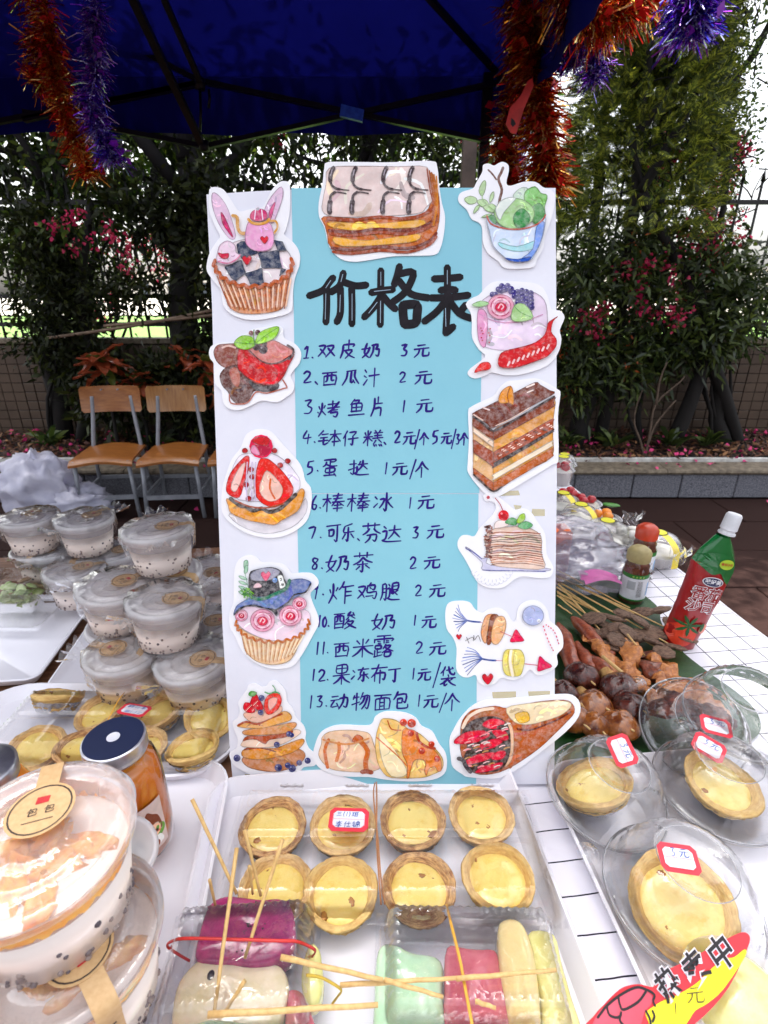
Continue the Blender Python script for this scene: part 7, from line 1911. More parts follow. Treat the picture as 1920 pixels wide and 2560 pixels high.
# centre box and its eight tarts
for i, (u, v, mp, sp) in enumerate(((681, 2066, m_pastd, 1), (857, 2062, m_past, 1), (1033, 2050, m_pastd, 3), (1204, 2036, m_past, 1), (690, 2222, m_past, 2), (852, 2228, m_pasty, 0), (1047, 2218, m_pastd, 3), (1245, 2192, m_pasty, 1))):
    lb = ('egg tart with deep brown edge at the back left of the centre box', 'egg tart under the red name label in the centre box', 'egg tart with scorched spots, third in the back row of the centre box', 'egg tart at the back right corner of the centre box', 'egg tart behind the purple fruit slice', 'smooth pale egg tart second in the front row of the centre box', 'browned cracked egg tart third in the front row of the centre box', 'golden egg tart at the front right of the centre box')[i]
    p = onz(u, v, ZT + .022); tart(lb, (p.x, p.y, ZT), .0352, mp, (0, 0), i + 1, sp, 'egg tarts in the centre box')
pa, pb, pc = onz(610, 1968, ZT + .02), onz(1300, 1960, ZT + .02), onz(540, 2330, ZT + .01)
bx = ((pa.x + pb.x) / 2 + .004, (pa.y + pc.y) / 2)
cbox = clamshell('clear hinged box of eight egg tarts in the centre, red name label on its lid', (bx[0], bx[1], ZT - .001), (pb.x - pa.x) + .012, pa.y - pc.y, .05, (4, 2), lidH=.020, tubH=.017)
# handwritten labels
m_lred = pm('label_red', (.86, .18, .26), .5, c2=(.82, .15, .22)); m_lwh = pm('label_white', (.93, .92, .95), .5); m_bl = pm('blue_pen', (.16, .32, .66), .4)
def label_tag(label, loc, R, w_, h_, rows, cut=.16, par=None, line=True):
    """red-edged sticker with cut corners; rows: list of (list of characters, x start, y)"""
    t = par or None
    s_ = thing('price_sticker', label, 'label', loc, R) if t is None else None
    c = cut * h_
    ring_ = [(-w_ / 2 + c, -h_ / 2), (w_ / 2 - c, -h_ / 2), (w_ / 2, -h_ / 2 + c), (w_ / 2, h_ / 2 - c), (w_ / 2 - c, h_ / 2), (-w_ / 2 + c, h_ / 2), (-w_ / 2, h_ / 2 - c), (-w_ / 2, -h_ / 2 + c)]
    mb = MB(); mb.slab(ring_, 0, .0003); obj('red_border', mb, m_lred, s_, smooth=False)
    k = .80
    mb = MB(); mb.slab([(x * (1 - .0034 / w_ * 2 * 1.2), y * (1 - .0034 / h_ * 2 * 1.2)) for x, y in ring_], .0004, .0006); wf = obj('white_field', mb, m_lwh, s_, smooth=False)
    mb = MB(); Q = [(x * .78, y * .72) for x, y in ring_]
    for i in range(8): mb.ribbon([Q[i], Q[(i + 1) % 8]], .0003, .0008 + i * 1e-5)
    if line: mb.ribbon([(-w_ * .39, 0), (w_ * .39, 0)], .0003, .0009)
    obj('thin_red_rule', mb, m_lred, wf, smooth=False)
    for chs in rows:
        mb = MB()
        for (ch, x, y, a, b_) in chs: write(mb, ch, x, -y, a, b_, .0008, .001, lambda X, Y: (X, -Y), jit=2, slant=.1)
        obj('handwriting', mb, m_bl, wf, smooth=False)
    return s_
def face_cam(p, extra=(0, 0)): pass
p = onz(872, 2049, ZT + .0425)
label_tag('red-edged name label on the centre box reading 三(1)班 李仕锦', p, (math.radians(2), 0, math.radians(-2)), .042, .0265,
          [[('三', -.0105, .0055, .006, .006), ('(', -.0055, .0055, .004, .007), ('1', -.0025, .0055, .004, .006), (')', .0005, .0055, .004, .007), ('班', .0065, .0055, .0075, .0065)], [('李', -.010, -.0058, .0075, .0075), ('仕', -.001, -.0058, .0075, .0075), ('锦', .008, -.0058, .0085, .0080)]])
# left box of tarts
for i, (u, v, mp, sp, tl) in enumerate(((132, 1765, m_pasty, 0, (.5, -.4)), (258, 1776, m_past, 1, (.15, .1)), (403, 1776, m_past, 2, (.15, -.1)), (519, 1784, m_pasty, 0, (.25, .2)), (88, 1862, m_past, 1, (.2, 0)), (200, 1870, m_pastd, 2, (.15, 0)), (345, 1868, m_past, 0, (.1, 0)), (482, 1872, m_pasty, 0, (.2, 0)))):
    lb = ('large pale egg tart standing up at the left end of the left box', 'egg tart left of the red label in the left box', 'egg tart right of the red label with two brown spots', 'egg tart at the back right of the left box', 'egg tart at the front left of the left box', 'dark-edged egg tart just left of the orange jar', 'egg tart hidden behind the orange jar', 'pale egg tart at the front right of the left box')[i]
    p = onz(u, v, ZT + .026); tart(lb, (p.x, p.y, ZT + .004 + (.012 if i == 0 else 0)), .0325, mp, tl, i + 11, sp, 'egg tarts in the left box')
pa, pb, pc = onz(70, 1705, ZT + .045), onz(578, 1705, ZT + .045), onz(60, 1925, ZT + .02)
clamshell('clear hinged box of egg tarts at the left, beside the orange jar', ((pa.x + pb.x) / 2, (pa.y + pc.y) / 2, ZT + .001), pb.x - pa.x, pa.y - pc.y, .05, (4, 2), lidH=.026, tubH=.018)
p = onz(336, 1775, ZT + .048)
label_tag('upside-down red-edged name label on the left box', p, (math.radians(10), 0, math.radians(168)), .040, .025, [[('三', -.0105, .0055, .006, .006), ('(', -.0055, .0055, .004, .007), ('1', -.0025, .0055, .004, .006), (')', .0005, .0055, .004, .007), ('班', .0065, .0055, .0075, .0065)], [('李', -.010, -.0058, .0075, .0075), ('仕', -.001, -.0058, .0075, .0075), ('锦', .008, -.0058, .0085, .0080)]])

# ------------------------------------------------------------------ domed tubs at the right
m_rim = clear('rim_plastic', haze=.35, rough=.1, hazec=(.95, .95, .98), boost=1.2)
def dome_tub(label, loc, R=.064, tilt=(0, 0), rz=0, H=.05, dh=.022, tab=0.0, mat_=None):
    t = thing('domed_tub', label, 'plastic tub', loc, (tilt[0], tilt[1], rz), 'round clear tubs with domed lids')
    mat_ = mat_ or m_clear2
    z = dh
    mb = MB(); rib = lambda r, zz, an, i: (r * (1 + (.012 * math.cos(30 * an) if 4 <= i <= 7 else 0)), zz)
    mb.lathe([(R, z), (R + .002, z + .003), (R - .003, z + .0045), (R - .006, z + .006), (R * .90, z + .016), (R * .84, z + H * .55), (R * .72, z + H * .82), (R * .60, z + H * .94), (R * .52, z + H), (R * .47, z + H * .99), (R * .45, z + H * .93), (R * .2, z + H * .93), (0, z + H * .93)], 90, rib); obj('dome_lid', mb, mat_, t)
    mb = MB(); mb.lathe([(R + .003, z + .001), (R + .001, z - .001), (R - .005, z - .001), (R * .86, z - .012), (R * .78, .003), (R * .74, .0), (R * .3, .0), (0, .001)], 90, lambda r, zz, an, i: (r * (1 + (.015 * math.cos(30 * an) if 2 <= i <= 5 else 0)), zz)); obj('base', mb, mat_, t)
    mb = MB()
    for dz_, rr_ in ((.0015, .0009), (.0042, .0006)): mb.tube([((R + .001) * math.cos(k * .12566), (R + .001) * math.sin(k * .12566), z + dz_) for k in range(51)], rr_, 5, caps=False)
    mb.tube([(R * .50 * math.cos(k * .2094), R * .50 * math.sin(k * .2094), z + H) for k in range(31)], .0005, 5, caps=False)
    obj('rim', mb, m_rim, t)
    mb = MB(); a = tab
    P = [((R + .016) * math.cos(a) + .012 * math.cos(k * .45), (R + .006) * math.sin(a) + .010 * math.sin(a) + .012 * math.sin(k * .45)) for k in range(14)]
    loft(mb, [(P, z + .001), ([(x * .995, y * .995) for x, y in P], z + .004)]); 
    P2 = [((R + .016) * math.cos(a) + .0065 * math.cos(k * .45), (R + .016) * math.sin(a) + .0065 * math.sin(k * .45)) for k in range(14)]
    loft(mb, [(P2, z + .004), ([(x, y) for x, y in P2], z + .008)]); obj('pull_tab', mb, mat_, t)
    return t
DT = TC + .005
def tub_at(u, v, zc): 
    return onz(u, v, zc)
p = onz(1505, 1985, DT + .02); tA = dome_tub('domed tub with one egg tart beside the board, 3元 sticker near its top', (p.x, p.y, DT + .002), .066, (.12, .10), 0, .052, tab=-1.2)
tart('single golden egg tart in the domed tub beside the board', (p.x - .004, p.y - .002, DT + .014), .042, m_pasty, (.12, .40), 31, 0, 'egg tarts in domed tubs', 1.0)
pD = onz(1690, 2255, DT + .02); dome_tub('nearest domed tub, front right, 3元 sticker on top', (pD.x + .004, pD.y + .004, DT + .001), .070, (.05, .05), 0, .054, tab=2.7)
tart('large golden egg tart in the nearest right-hand tub', (pD.x + .001, pD.y - .004, DT + .014), .045, m_pasty, (.12, .36), 33, 0, 'egg tarts in domed tubs', 1.0)
pB = onz(1790, 1975, DT + .02); dome_tub('domed tub with a tart at the right edge', (pB.x, pB.y, DT + .002), .068, (.05, 0), 0, .052, tab=3.3)
tart('egg tart in the tub at the right edge', (pB.x, pB.y, DT + .014), .041, m_pasty, (.15, .1), 35, 0, 'egg tarts in domed tubs', 1.0)
pC = onz(1720, 1840, DT + .02); dome_tub('domed tub of fried chicken pieces tilted against the others', (pC.x + .01, pC.y + .015, DT + .012), .064, (.5, -.2), 0, .05, tab=2.2)
pE = onz(1850, 1830, DT + .06); dome_tub('domed tub stacked behind the one at the right edge', (pE.x + .01, pE.y + .02, DT + .05), .064, (.2, -.1), 0, .05, tab=3.3)
for (u, v, z, R_, lb) in ((1555, 1876, DT + .083, (math.radians(28), math.radians(22), math.radians(-80)), '3元 price sticker on the domed tub beside the board'), (1697, 2146, DT + .085, (math.radians(12), 0, math.radians(-9)), '3元 price sticker on the nearest domed tub'), (1790, 1815, DT + .085, (math.radians(14), .1, math.radians(-16)), 'red-edged sticker at the right edge, upper'), (1772, 1868, DT + .075, (math.radians(20), .2, math.radians(-38)), 'second red-edged sticker just below the upper one')):
    q = onz(u, v, z)
    label_tag(lb, q, R_, .034, .025, [[('3', -.0042, .0048, .0075, .0095), ('元', .0052, .0048, .0105, .0095)]])
# chicken pieces in the tub
m_chk = pm('fried_chicken', (.80, .50, .24), .4, c2=(.54, .24, .09), nscale=150, bump=1, bscale=330, c3=(.88, .62, .34), contrast=(.35, .6), coat=.25)
m_chkd = pm('dark_glazed_meat', (.55, .26, .14), .35, c2=(.32, .14, .09), nscale=140, bump=.9, bscale=300, coat=.4)
for k in range(6):
    mb = MB(); mb.blob((pC.x + random.uniform(-.03, .035), pC.y + .015 + random.uniform(-.03, .03), DT + .04 + .006 * (k % 3)), (.022, .013, .011), Matrix.Rotation(k * 1.1, 3, 'Z'), amp=.45, freq=2.2, seed=k + 60, seg=18, rings=12)
    solo('chicken_piece', mb, m_chkd, ('dark chicken piece lying lowest in the tilted tub', 'chicken piece against the near wall of the tilted tub', 'chicken piece on top of the heap in the tilted tub', 'chicken piece at the left inside the tilted tub', 'chicken piece at the back of the tilted tub', 'smallest chicken piece in the tilted tub')[k], 'chicken', 'chicken pieces inside the tilted tub')
# ------------------------------------------------------------------ boxes of fruit jelly on sticks, front
m_stick = pm('bamboo_stick', (.86, .72, .48), .55, c2=(.78, .62, .38), nscale=200, stretch=(1, 1, .2))
m_drag = pm('dragon_fruit', (.66, .20, .42), .18, c2=(.52, .12, .34), nscale=110, coat=.6, sss=.15, c3=None, contrast=(.4, .65), bump=0.35, bscale=160)
m_seed = pm('black_seed', (.10, .06, .08), .3)
m_wpud = pm('milk_jelly', (.90, .84, .74), .15, c2=(.84, .78, .62), nscale=45, coat=.6, sss=.35, bump=0.4, bscale=90)
m_green = pm('green_jelly', (.73, .87, .72), .15, c2=(.80, .90, .78), nscale=45, coat=.6, sss=.35, bump=0.4, bscale=90)
m_pinkj = pm('pink_jelly', (.82, .45, .50), .15, c2=(.74, .33, .40), nscale=45, coat=.6, sss=.3, bump=0.4, bscale=90)
m_peachj = pm('melon_jelly', (.92, .85, .62), .15, c2=(.90, .80, .55), nscale=45, coat=.6, sss=.35, bump=0.4, bscale=90)
m_yelj = pm('yellow_jelly', (.91, .89, .62), .15, c2=(.86, .83, .50), nscale=45, coat=.6, sss=.35, bump=0.4, bscale=90)
def stick(label, a, b_, r=.0016, grp='bamboo skewers sticking out of the fruit boxes', split=False):
    mb = MB(); a, b_ = Vector(a), Vector(b_)
    k = 7; pts = [a.lerp(b_, i / (k - 1)) + Vector((0, 0, .0006 * math.sin(i * 2.1))) for i in range(k)]
    mb.tube(pts, [r * (1 - .25 * (i / (k - 1))) for i in range(k)], 8)
    return solo('bamboo_skewer', mb, m_stick, label, 'skewer', grp, base=tuple(a))
def jelly_block(label, pts, z0, z1, m_, name='jelly_slab', cat='jelly', rnd=.006, seeds=0, seed=0, grp=None):
    """slab with softened edges from an outline in photo pixels taken at its top height"""
    P = [onz(u, v, z1) for u, v in pts]
    P = smooth_path([(q.x, q.y) for q in P], 4, True)
    cx, cy = sum(q.x for q in P) / len(P), sum(q.y for q in P) / len(P)
    c = thing(name, label, cat, (cx, cy, z0), group=grp)
    def sec(inset, z):
        out_ = []
        for i, q in enumerate(P):
            d = Vector((q.x - cx, q.y - cy)); l = d.length; k = max(.0, 1 - inset / l)
            out_.append((d.x * k, d.y * k))
        return (out_, z)
    H = z1 - z0
    mb = MB(); secs = [sec(rnd, 0), sec(rnd * .3, rnd * .4), sec(0, rnd)] + [sec(0, H - rnd)] + [sec(rnd * .12, H - rnd * .6), sec(rnd * .4, H - rnd * .22), sec(rnd, H)]
    rad = min(math.hypot(q.x - cx, q.y - cy) for q in P)
    for f_ in (.3, .55, .75, .9): secs.append(([(x * (1 - f_), y * (1 - f_)) for x, y in sec(rnd, 0)[0]], H + .0016 * math.sin(f_ * 3) + .0005))
    loft(mb, secs)
    mb.v = [(x + .0012 * wob(x * 60, y * 60, seed), y + .0012 * wob(x * 60, y * 60, seed + 5), z + (.0016 * wob(x * 45, y * 45, seed + 9) if z > H * .5 else 0)) for x, y, z in mb.v]
    obj('body', mb, m_, c)
    if seeds:
        mb = MB(); rr = random.Random(seed)
        for k in range(seeds):
            a, r = rr.uniform(0, 6.28), rad * rr.uniform(0, .85) ** .8; s_ = rr.uniform(.0006, .0012)
            mb.blob((r * math.cos(a), r * math.sin(a) * .9, H + .0012), (s_, s_ * .7, s_ * .6), amp=0, seg=6, rings=4)
        o = obj('seeds', mb, m_seed, c); o['kind'] = 'stuff'
    return c
# front-left box
ZB = TC + .006
pa, pb, pc = onz(462, 2215, ZB + .055), onz(800, 2200, ZB + .055), onz(420, 2640, ZB + .03)
WL = pb.x - pa.x
clamshell('clear box of fruit jelly skewers at the front, closed by a red rubber band', ((pa.x + pb.x) / 2 - .002, (pa.y + pc.y) / 2, ZB), WL + .012, pa.y - pc.y, .06, (1, 1), rz=math.radians(4), lidH=.040, tubH=.020, ribs=True, mat_=m_clear2)
zj = ZB + .042
jelly_block('thick purple dragon fruit slice with black seeds, on two skewers', [(520, 2260), (560, 2236), (640, 2240), (715, 2245), (735, 2290), (738, 2345), (715, 2385), (650, 2410), (560, 2405), (490, 2392), (496, 2330)], ZB + .012, zj, m_drag, 'dragon_fruit_slice', 'fruit', .006, 75, 3)
jelly_block('milky white jelly slice with one black dot, below the dragon fruit', [(500, 2390), (570, 2378), (640, 2398), (705, 2412), (720, 2470), (690, 2560), (600, 2600), (450, 2620), (425, 2540), (445, 2450)], ZB + .010, zj - .006, m_wpud, 'milk_jelly_slice', seed=4)
q = onz(527, 2438, zj - .0045); mb = MB(); mb.blob(q, (.003, .0038, .0012), amp=.05); solo('black_bean', mb, m_seed, 'single black bean dot on the white jelly slice', 'bean')
jelly_block('pale green jelly at the very bottom of the front-left box', [(450, 2575), (520, 2545), (600, 2550), (740, 2556), (800, 2600), (780, 2680), (450, 2680)], ZB + .012, zj, m_green, seed=5)
jelly_block('yellowish jelly glimpsed at the right side of the front-left box', [(772, 2352), (800, 2370), (808, 2440), (795, 2500), (762, 2500), (752, 2430)], ZB + .006, ZB + .030, m_yelj, seed=6)
jelly_block('dull pink jelly under the lid edge of the front-left box', [(715, 2480), (745, 2470), (775, 2510), (790, 2590), (720, 2600)], ZB + .006, ZB + .028, m_pinkj, seed=7)
# front-right box
pa, pb, pc = onz(940, 2225, ZB + .055), onz(1345, 2212, ZB + .055), onz(925, 2640, ZB + .03)
clamshell('clear box of pastel jelly slabs at the front right, closed by a yellow rubber band', ((pa.x + pb.x) / 2 + .006, (pa.y + pc.y) / 2, ZB), pb.x - pa.x + .014, pa.y - pc.y, .06, (1, 1), rz=math.radians(-1), lidH=.042, tubH=.020, mat_=m_clear2)
jelly_block('pale green translucent jelly slab in the right box', [(945, 2365), (985, 2352), (1040, 2375), (1105, 2395), (1108, 2480), (1112, 2650), (945, 2650), (938, 2480)], ZB + .010, zj, m_green, seed=8, rnd=.008)
jelly_block('pink jelly slab between the green and melon ones', [(1116, 2362), (1170, 2362), (1238, 2366), (1252, 2420), (1275, 2520), (1290, 2650), (1118, 2650), (1112, 2480)], ZB + .010, zj + .001, m_pinkj, seed=9, rnd=.007)
jelly_block('melon-coloured jelly slab leaning in the right box', [(1250, 2300), (1300, 2296), (1335, 2370), (1350, 2480), (1355, 2650), (1290, 2650), (1262, 2500), (1248, 2400)], ZB + .012, zj + .004, m_peachj, seed=10, rnd=.007)
jelly_block('pale yellow jelly slab at the right end of the right box', [(1318, 2330), (1385, 2328), (1412, 2420), (1450, 2540), (1470, 2650), (1365, 2650), (1352, 2480)], ZB + .008, zj - .004, m_yelj, seed=11, rnd=.007)
def P3(u, v, z): return onz(u, v, z)
S = [((480, 1998), .012 + .86, (592, 2235), ZB + .05, 'long skewer leaning up over the empty tray', .0019),
     ((592, 2120), .86, (535, 2535), ZB + .052, 'upright skewer crossing the left part of the dragon fruit', .0019), ((707, 2098), .875, (612, 2395), ZB + .052, 'pale skewer slanting across the dragon fruit slice', .0019),
     ((612, 2075), .86, (652, 2240), ZB + .045, 'skewer rising between the tarts behind the dragon fruit', .0017), ((623, 2165), .84, (632, 2235), ZB + .045, 'short skewer stub behind the dragon fruit', .0015),
     ((524, 2200), .84, (538, 2262), ZB + .045, 'short faint skewer at the left corner of the fruit box', .0015), ((612, 2452), .83, (562, 2530), ZB + .05, 'skewer end in the white jelly', .0017)]
for (a, z0, b_, z1, lb, r) in S: stick(lb, P3(a[0], a[1], z0), P3(b_[0], b_[1], z1), r)
for (a, b_, z0, z1, lb, r) in (((520, 2537), (945, 2512), .845, .845, 'flat skewer lying across the bottom of both boxes', .0023), ((702, 2393), (958, 2450), .850, .84, 'flat skewer slanting down from the dragon fruit', .0022), ((850, 2463), (1140, 2445), .835, .835, 'skewer through the green jelly slab', .0019), ((1140, 2447), (1390, 2425), .83, .83, 'skewer through the pink and yellow slabs', .0019), ((960, 2450), (1108, 2492), .838, .83, 'skewer slanting through the green slab to the pink one', .0019), ((1188, 2503), (1240, 2520), .832, .83, 'short skewer end in the pink slab', .0018), ((1170, 2478), (1172, 2482), .832, .83, '', 0)):
    if r: stick(lb, P3(a[0], a[1], z0), P3(b_[0], b_[1], z1), r)
def rubber(label, pts, m_, r=.0013):
    q = [P3(u, v, z) for u, v, z in pts]
    mb = MB(); mb.tube(smooth_path(q, 5), r, 7, caps=True, squash=.6)
    return solo('rubber_band', mb, m_, label, 'rubber band', base=tuple(q[0]))
m_rr = pm('red_rubber', (.85, .18, .16), .4); m_ry = pm('yellow_rubber', (.93, .68, .22), .4); m_yd = pm('mustard_rubber', (.82, .68, .22), .4); m_rb = pm('brown_rubber', (.72, .48, .30), .45)
zl = ZB + .063
rubber('red rubber band stretched round the front-left fruit box', [(474, 2402, ZB + .02), (445, 2385, ZB + .032), (418, 2365, ZB + .042), (432, 2352, ZB + .052), (470, 2346, zl), (600, 2349, zl), (700, 2352, zl), (738, 2353, ZB + .06), (765, 2362, ZB + .05), (788, 2376, ZB + .045), (780, 2392, ZB + .03), (768, 2402, ZB + .02)], m_rr)
rubber('mustard rubber band on the right side of the front-left box', [(765, 2438, ZB + .055), (800, 2443, ZB + .05), (830, 2458, ZB + .045), (853, 2475, ZB + .04), (845, 2490, ZB + .03), (830, 2510, ZB + .02)], m_yd)
rubber('yellow rubber band running down the front-right box', [(1116, 2262, ZB + .045), (1128, 2310, zl), (1150, 2400, zl + .002), (1165, 2480, zl + .002), (1182, 2570, zl + .002), (1190, 2620, zl)], m_ry)
rubber('brown rubber band round the middle of the centre tart box', [(941, 1955, ZT + .02), (942, 1990, ZT + .044), (942, 2100, ZT + .044), (948, 2200, ZT + .044), (953, 2262, ZT + .03)], m_rb, .0009)
rubber('second loop of brown rubber band on the centre tart box', [(937, 1957, ZT + .02), (934, 1992, ZT + .044), (945, 2100, ZT + .045), (952, 2190, ZT + .044), (962, 2262, ZT + .03)], m_rb, .0008)
rubber('thin yellow rubber band across the left tart box', [(270, 1800, ZT + .05), (300, 1745, ZT + .05), (336, 1706, ZT + .045)], m_ry, .0008)

# ------------------------------------------------------------------ red and yellow sale card
p0 = onz(1640, 2420, .845)
NC = (EYE - p0).normalized()
card = thing('sale_card', 'red and yellow cut-out sale card reading 热卖中, 1元 handwritten', 'sign', p0)
ZX = Vector((1, 0, 0)); NR = Vector((.1, -.62, .78)).normalized(); XX = (ZX - NR * ZX.dot(NR)).normalized(); YY = NR.cross(XX)
card.matrix_world = Matrix((( XX.x, YY.x, NR.x, p0.x), (XX.y, YY.y, NR.y, p0.y), (XX.z, YY.z, NR.z, p0.z), (0, 0, 0, 1)))
def cpx(u, v):
    r = ray(u, v); t_ = (p0 - EYE).dot(NR) / r.dot(NR); q = EYE + r * t_ - p0; return (q.x * XX.x + q.y * XX.y + q.z * XX.z, q.dot(YY))
TK = T(1300, 2080, .3255)
def cpoly(name, pts, z0, z1, m_, par, k=3):
    P = smooth_path([cpx(*TK(*p)) for p in pts], k, True) if k > 1 else [Vector((*cpx(*TK(*p)), 0)) for p in pts]
    mb = MB(); mb.slab([(q.x, q.y) for q in P], z0, z1); return obj(name, mb, m_, par, smooth=False)
m_cred = pm('card_red', (.87, .22, .25), .4, c2=(.83, .18, .22)); m_cyel = pm('card_yellow', (.96, .90, .16), .4, c2=(.93, .86, .14)); m_cblk = pm('card_black', (.15, .12, .13), .4); m_cwh = pm('card_white', (.93, .90, .93), .4); m_crd2 = pm('card_light_red', (.90, .35, .42), .4)
cpoly('card_back', [(480, 1560), (560, 1420), (640, 1330), (760, 1210), (850, 1175), (930, 1170), (1020, 1190), (1045, 1140), (1150, 1050), (1300, 980), (1420, 910), (1560, 835), (1700, 770), (1760, 800), (1740, 900), (1600, 1190), (1400, 1420), (1150, 1600), (900, 1700)], 0, .0006, m_cred, card)
yl = cpoly('yellow_panel', [(975, 1370), (1080, 1300), (1200, 1250), (1350, 1160), (1440, 1070), (1560, 975), (1640, 960), (1720, 900), (1720, 960), (1560, 1200), (1440, 1310), (1340, 1370), (1280, 1460), (1180, 1560), (1000, 1600), (990, 1480), (960, 1400)], .0007, .0009, m_cyel, card)
cpoly('fist', [(540, 1540), (600, 1380), (680, 1320), (760, 1260), (880, 1200), (960, 1220), (1010, 1260), (1000, 1320), (950, 1380), (920, 1480), (850, 1560), (700, 1620)], .0010, .0012, m_crd2, card)
for k, pts in enumerate(([(660, 1330), (680, 1400), (740, 1420), (770, 1400)], [(750, 1270), (760, 1320), (790, 1360), (900, 1300), (960, 1220)], [(770, 1380), (760, 1440), (790, 1480)], [(590, 1420), (620, 1380), (660, 1330), (760, 1250), (880, 1190), (960, 1205), (1025, 1245), (1015, 1290), (1030, 1330)], [(960, 1370), (990, 1430), (995, 1480)], [(1010, 1370), (1025, 1410), (1010, 1450)])):
    P = smooth_path([cpx(*TK(*p)) for p in pts], 4); mb = MB(); mb.ribbon([(q.x, q.y) for q in P], .0016, .0014 + k * 2e-5, taper=False); obj('black_outline', mb, m_cblk, card, smooth=False)
for ch, u, v, s_ in (('热', 1135, 1170, 165), ('卖', 1345, 1050, 175), ('中', 1545, 935, 180)):
    c_ = cpx(*TK(u, v)); e_ = cpx(*TK(u + 100, v)); sc_ = math.hypot(e_[0] - c_[0], e_[1] - c_[1]) / 100
    for (off, z, m_, nm) in ((.09, .0015, m_cwh, 'letter_outline'), (.0, .0018, m_cblk, 'letter')):
        cu = bpy.data.curves.new('t', 'FONT'); cu.body = ch; cu.size = s_ * sc_ * 1.12; cu.align_x = 'CENTER'; cu.align_y = 'CENTER'; cu.resolution_u = 2; cu.offset = cu.size * (.02 + off * .45)
        o = bpy.data.objects.new('t', cu); COL.objects.link(o); me = bpy.data.meshes.new_from_object(o.evaluated_get(bpy.context.evaluated_depsgraph_get()))
        mb = MB(); a = math.radians(30); cs, sn = math.cos(a), math.sin(a)
        mb.add([(c_[0] + (q.co.x * cs - q.co.y * sn), c_[1] + (q.co.x * sn + q.co.y * cs), z) for q in me.vertices], [tuple(pp.vertices) for pp in me.polygons])
        bpy.data.objects.remove(o); bpy.data.curves.remove(cu); bpy.data.meshes.remove(me)
        obj(nm, mb, m_, card, smooth=False)
mb = MB()
for ch, u, v, w_, h_ in (('1', 1185, 1350, 60, 110), ('元', 1335, 1245, 160, 160)):
    write(mb, ch, u, v, w_, h_, .0008, .0016, lambda a, b: cpx(*TK(a, b)), jit=1, slant=-.1)
obj('handwriting', mb, pm('grey_pen', (.30, .28, .2), .5), card, smooth=False)
# stick under the card and yellow pudding at the corner
p = onz(1850, 2500, .80)
c = thing('pudding_cup', 'pale yellow pudding cup in the bottom right corner behind the sale card', 'dessert cup', (p.x, p.y, TC))
mb = MB(); mb.lathe([(0, .0), (.030, 0), (.036, .03), (.034, .052), (.024, .062), (0, .064)], 32); obj('yellow_pudding', mb, m_yelj, c)
mb = MB(); mb.lathe([(.0, -.001), (.033, -.001), (.041, .05), (.043, .052)], 32); obj('cup', mb, m_cup, c)
mb = MB(); mb.tube([Vector(cpx(1500, 2530) + (0,)).x * XX + Vector(cpx(1500, 2530) + (0,)).y * YY * 1 for _ in range(1)] + [Vector((0, 0, -.08))], .001) if 0 else None

# ------------------------------------------------------------------ banana leaf and grilled skewers
m_ban = pm('banana_leaf', (.13, .30, .12), .35, c2=(.09, .23, .09), nscale=8, stretch=(1, 8, 1), bump=.35, bscale=160, spec=.5)
LZ = TC + .003
pts = [(1300, 1900), (1300, 1560), (1395, 1460), (1480, 1440), (1560, 1458), (1640, 1512), (1655, 1560), (1700, 1622), (1760, 1672), (1860, 1745), (1900, 1800), (1880, 1850), (1700, 1950), (1500, 1960)]
P = smooth_path([(q.x, q.y) for q in (onz(u, v, LZ) for u, v in pts)], 4, True)
mb = MB(); mb.slab([(q.x, q.y) for q in P], LZ - .001, LZ); bl_ = solo('banana_leaf', mb, m_ban, 'dark green banana leaf spread under the grilled skewers', 'leaf', smooth=False)
m_meat = pm('grilled_beef', (.52, .40, .32), .65, c2=(.30, .21, .16), nscale=170, bump=1.0, bscale=420, contrast=(.4, .62), stretch=(1, 2.5, 1))
m_saus = pm('glazed_sausage', (.66, .33, .20), .35, c2=(.46, .18, .11), nscale=110, bump=.6, bscale=260, coat=.35)
m_mush = pm('shiitake_cap', (.38, .15, .09), .22, c2=(.17, .07, .06), nscale=90, bump=.7, bscale=260, coat=.5, contrast=(.35, .65))
m_mushl = pm('glossy_brown_cap', (.62, .36, .14), .2, c2=(.34, .14, .07), nscale=80, bump=.6, bscale=200, coat=.7, contrast=(.4, .65))
m_stem = pm('mushroom_stem', (.84, .68, .42), .6, c2=(.66, .46, .26), nscale=120, bump=.8, bscale=400)
def skew(name, label, cat, tipA, tipB, zA, zB, grp):
    """stick thing; A handle end, B far end"""
    a, b_ = onz(tipA[0], tipA[1], zA), onz(tipB[0], tipB[1], zB)
    t = thing(name, label, cat, a, group=grp)
    d = b_ - a
    mb = MB(); mb.tube([Vector((0, 0, 0)), d * .5 + Vector((0, 0, .001)), d], [.0017, .0016, .0012], 7); obj('stick', mb, m_stick, t)
    return t, a, d
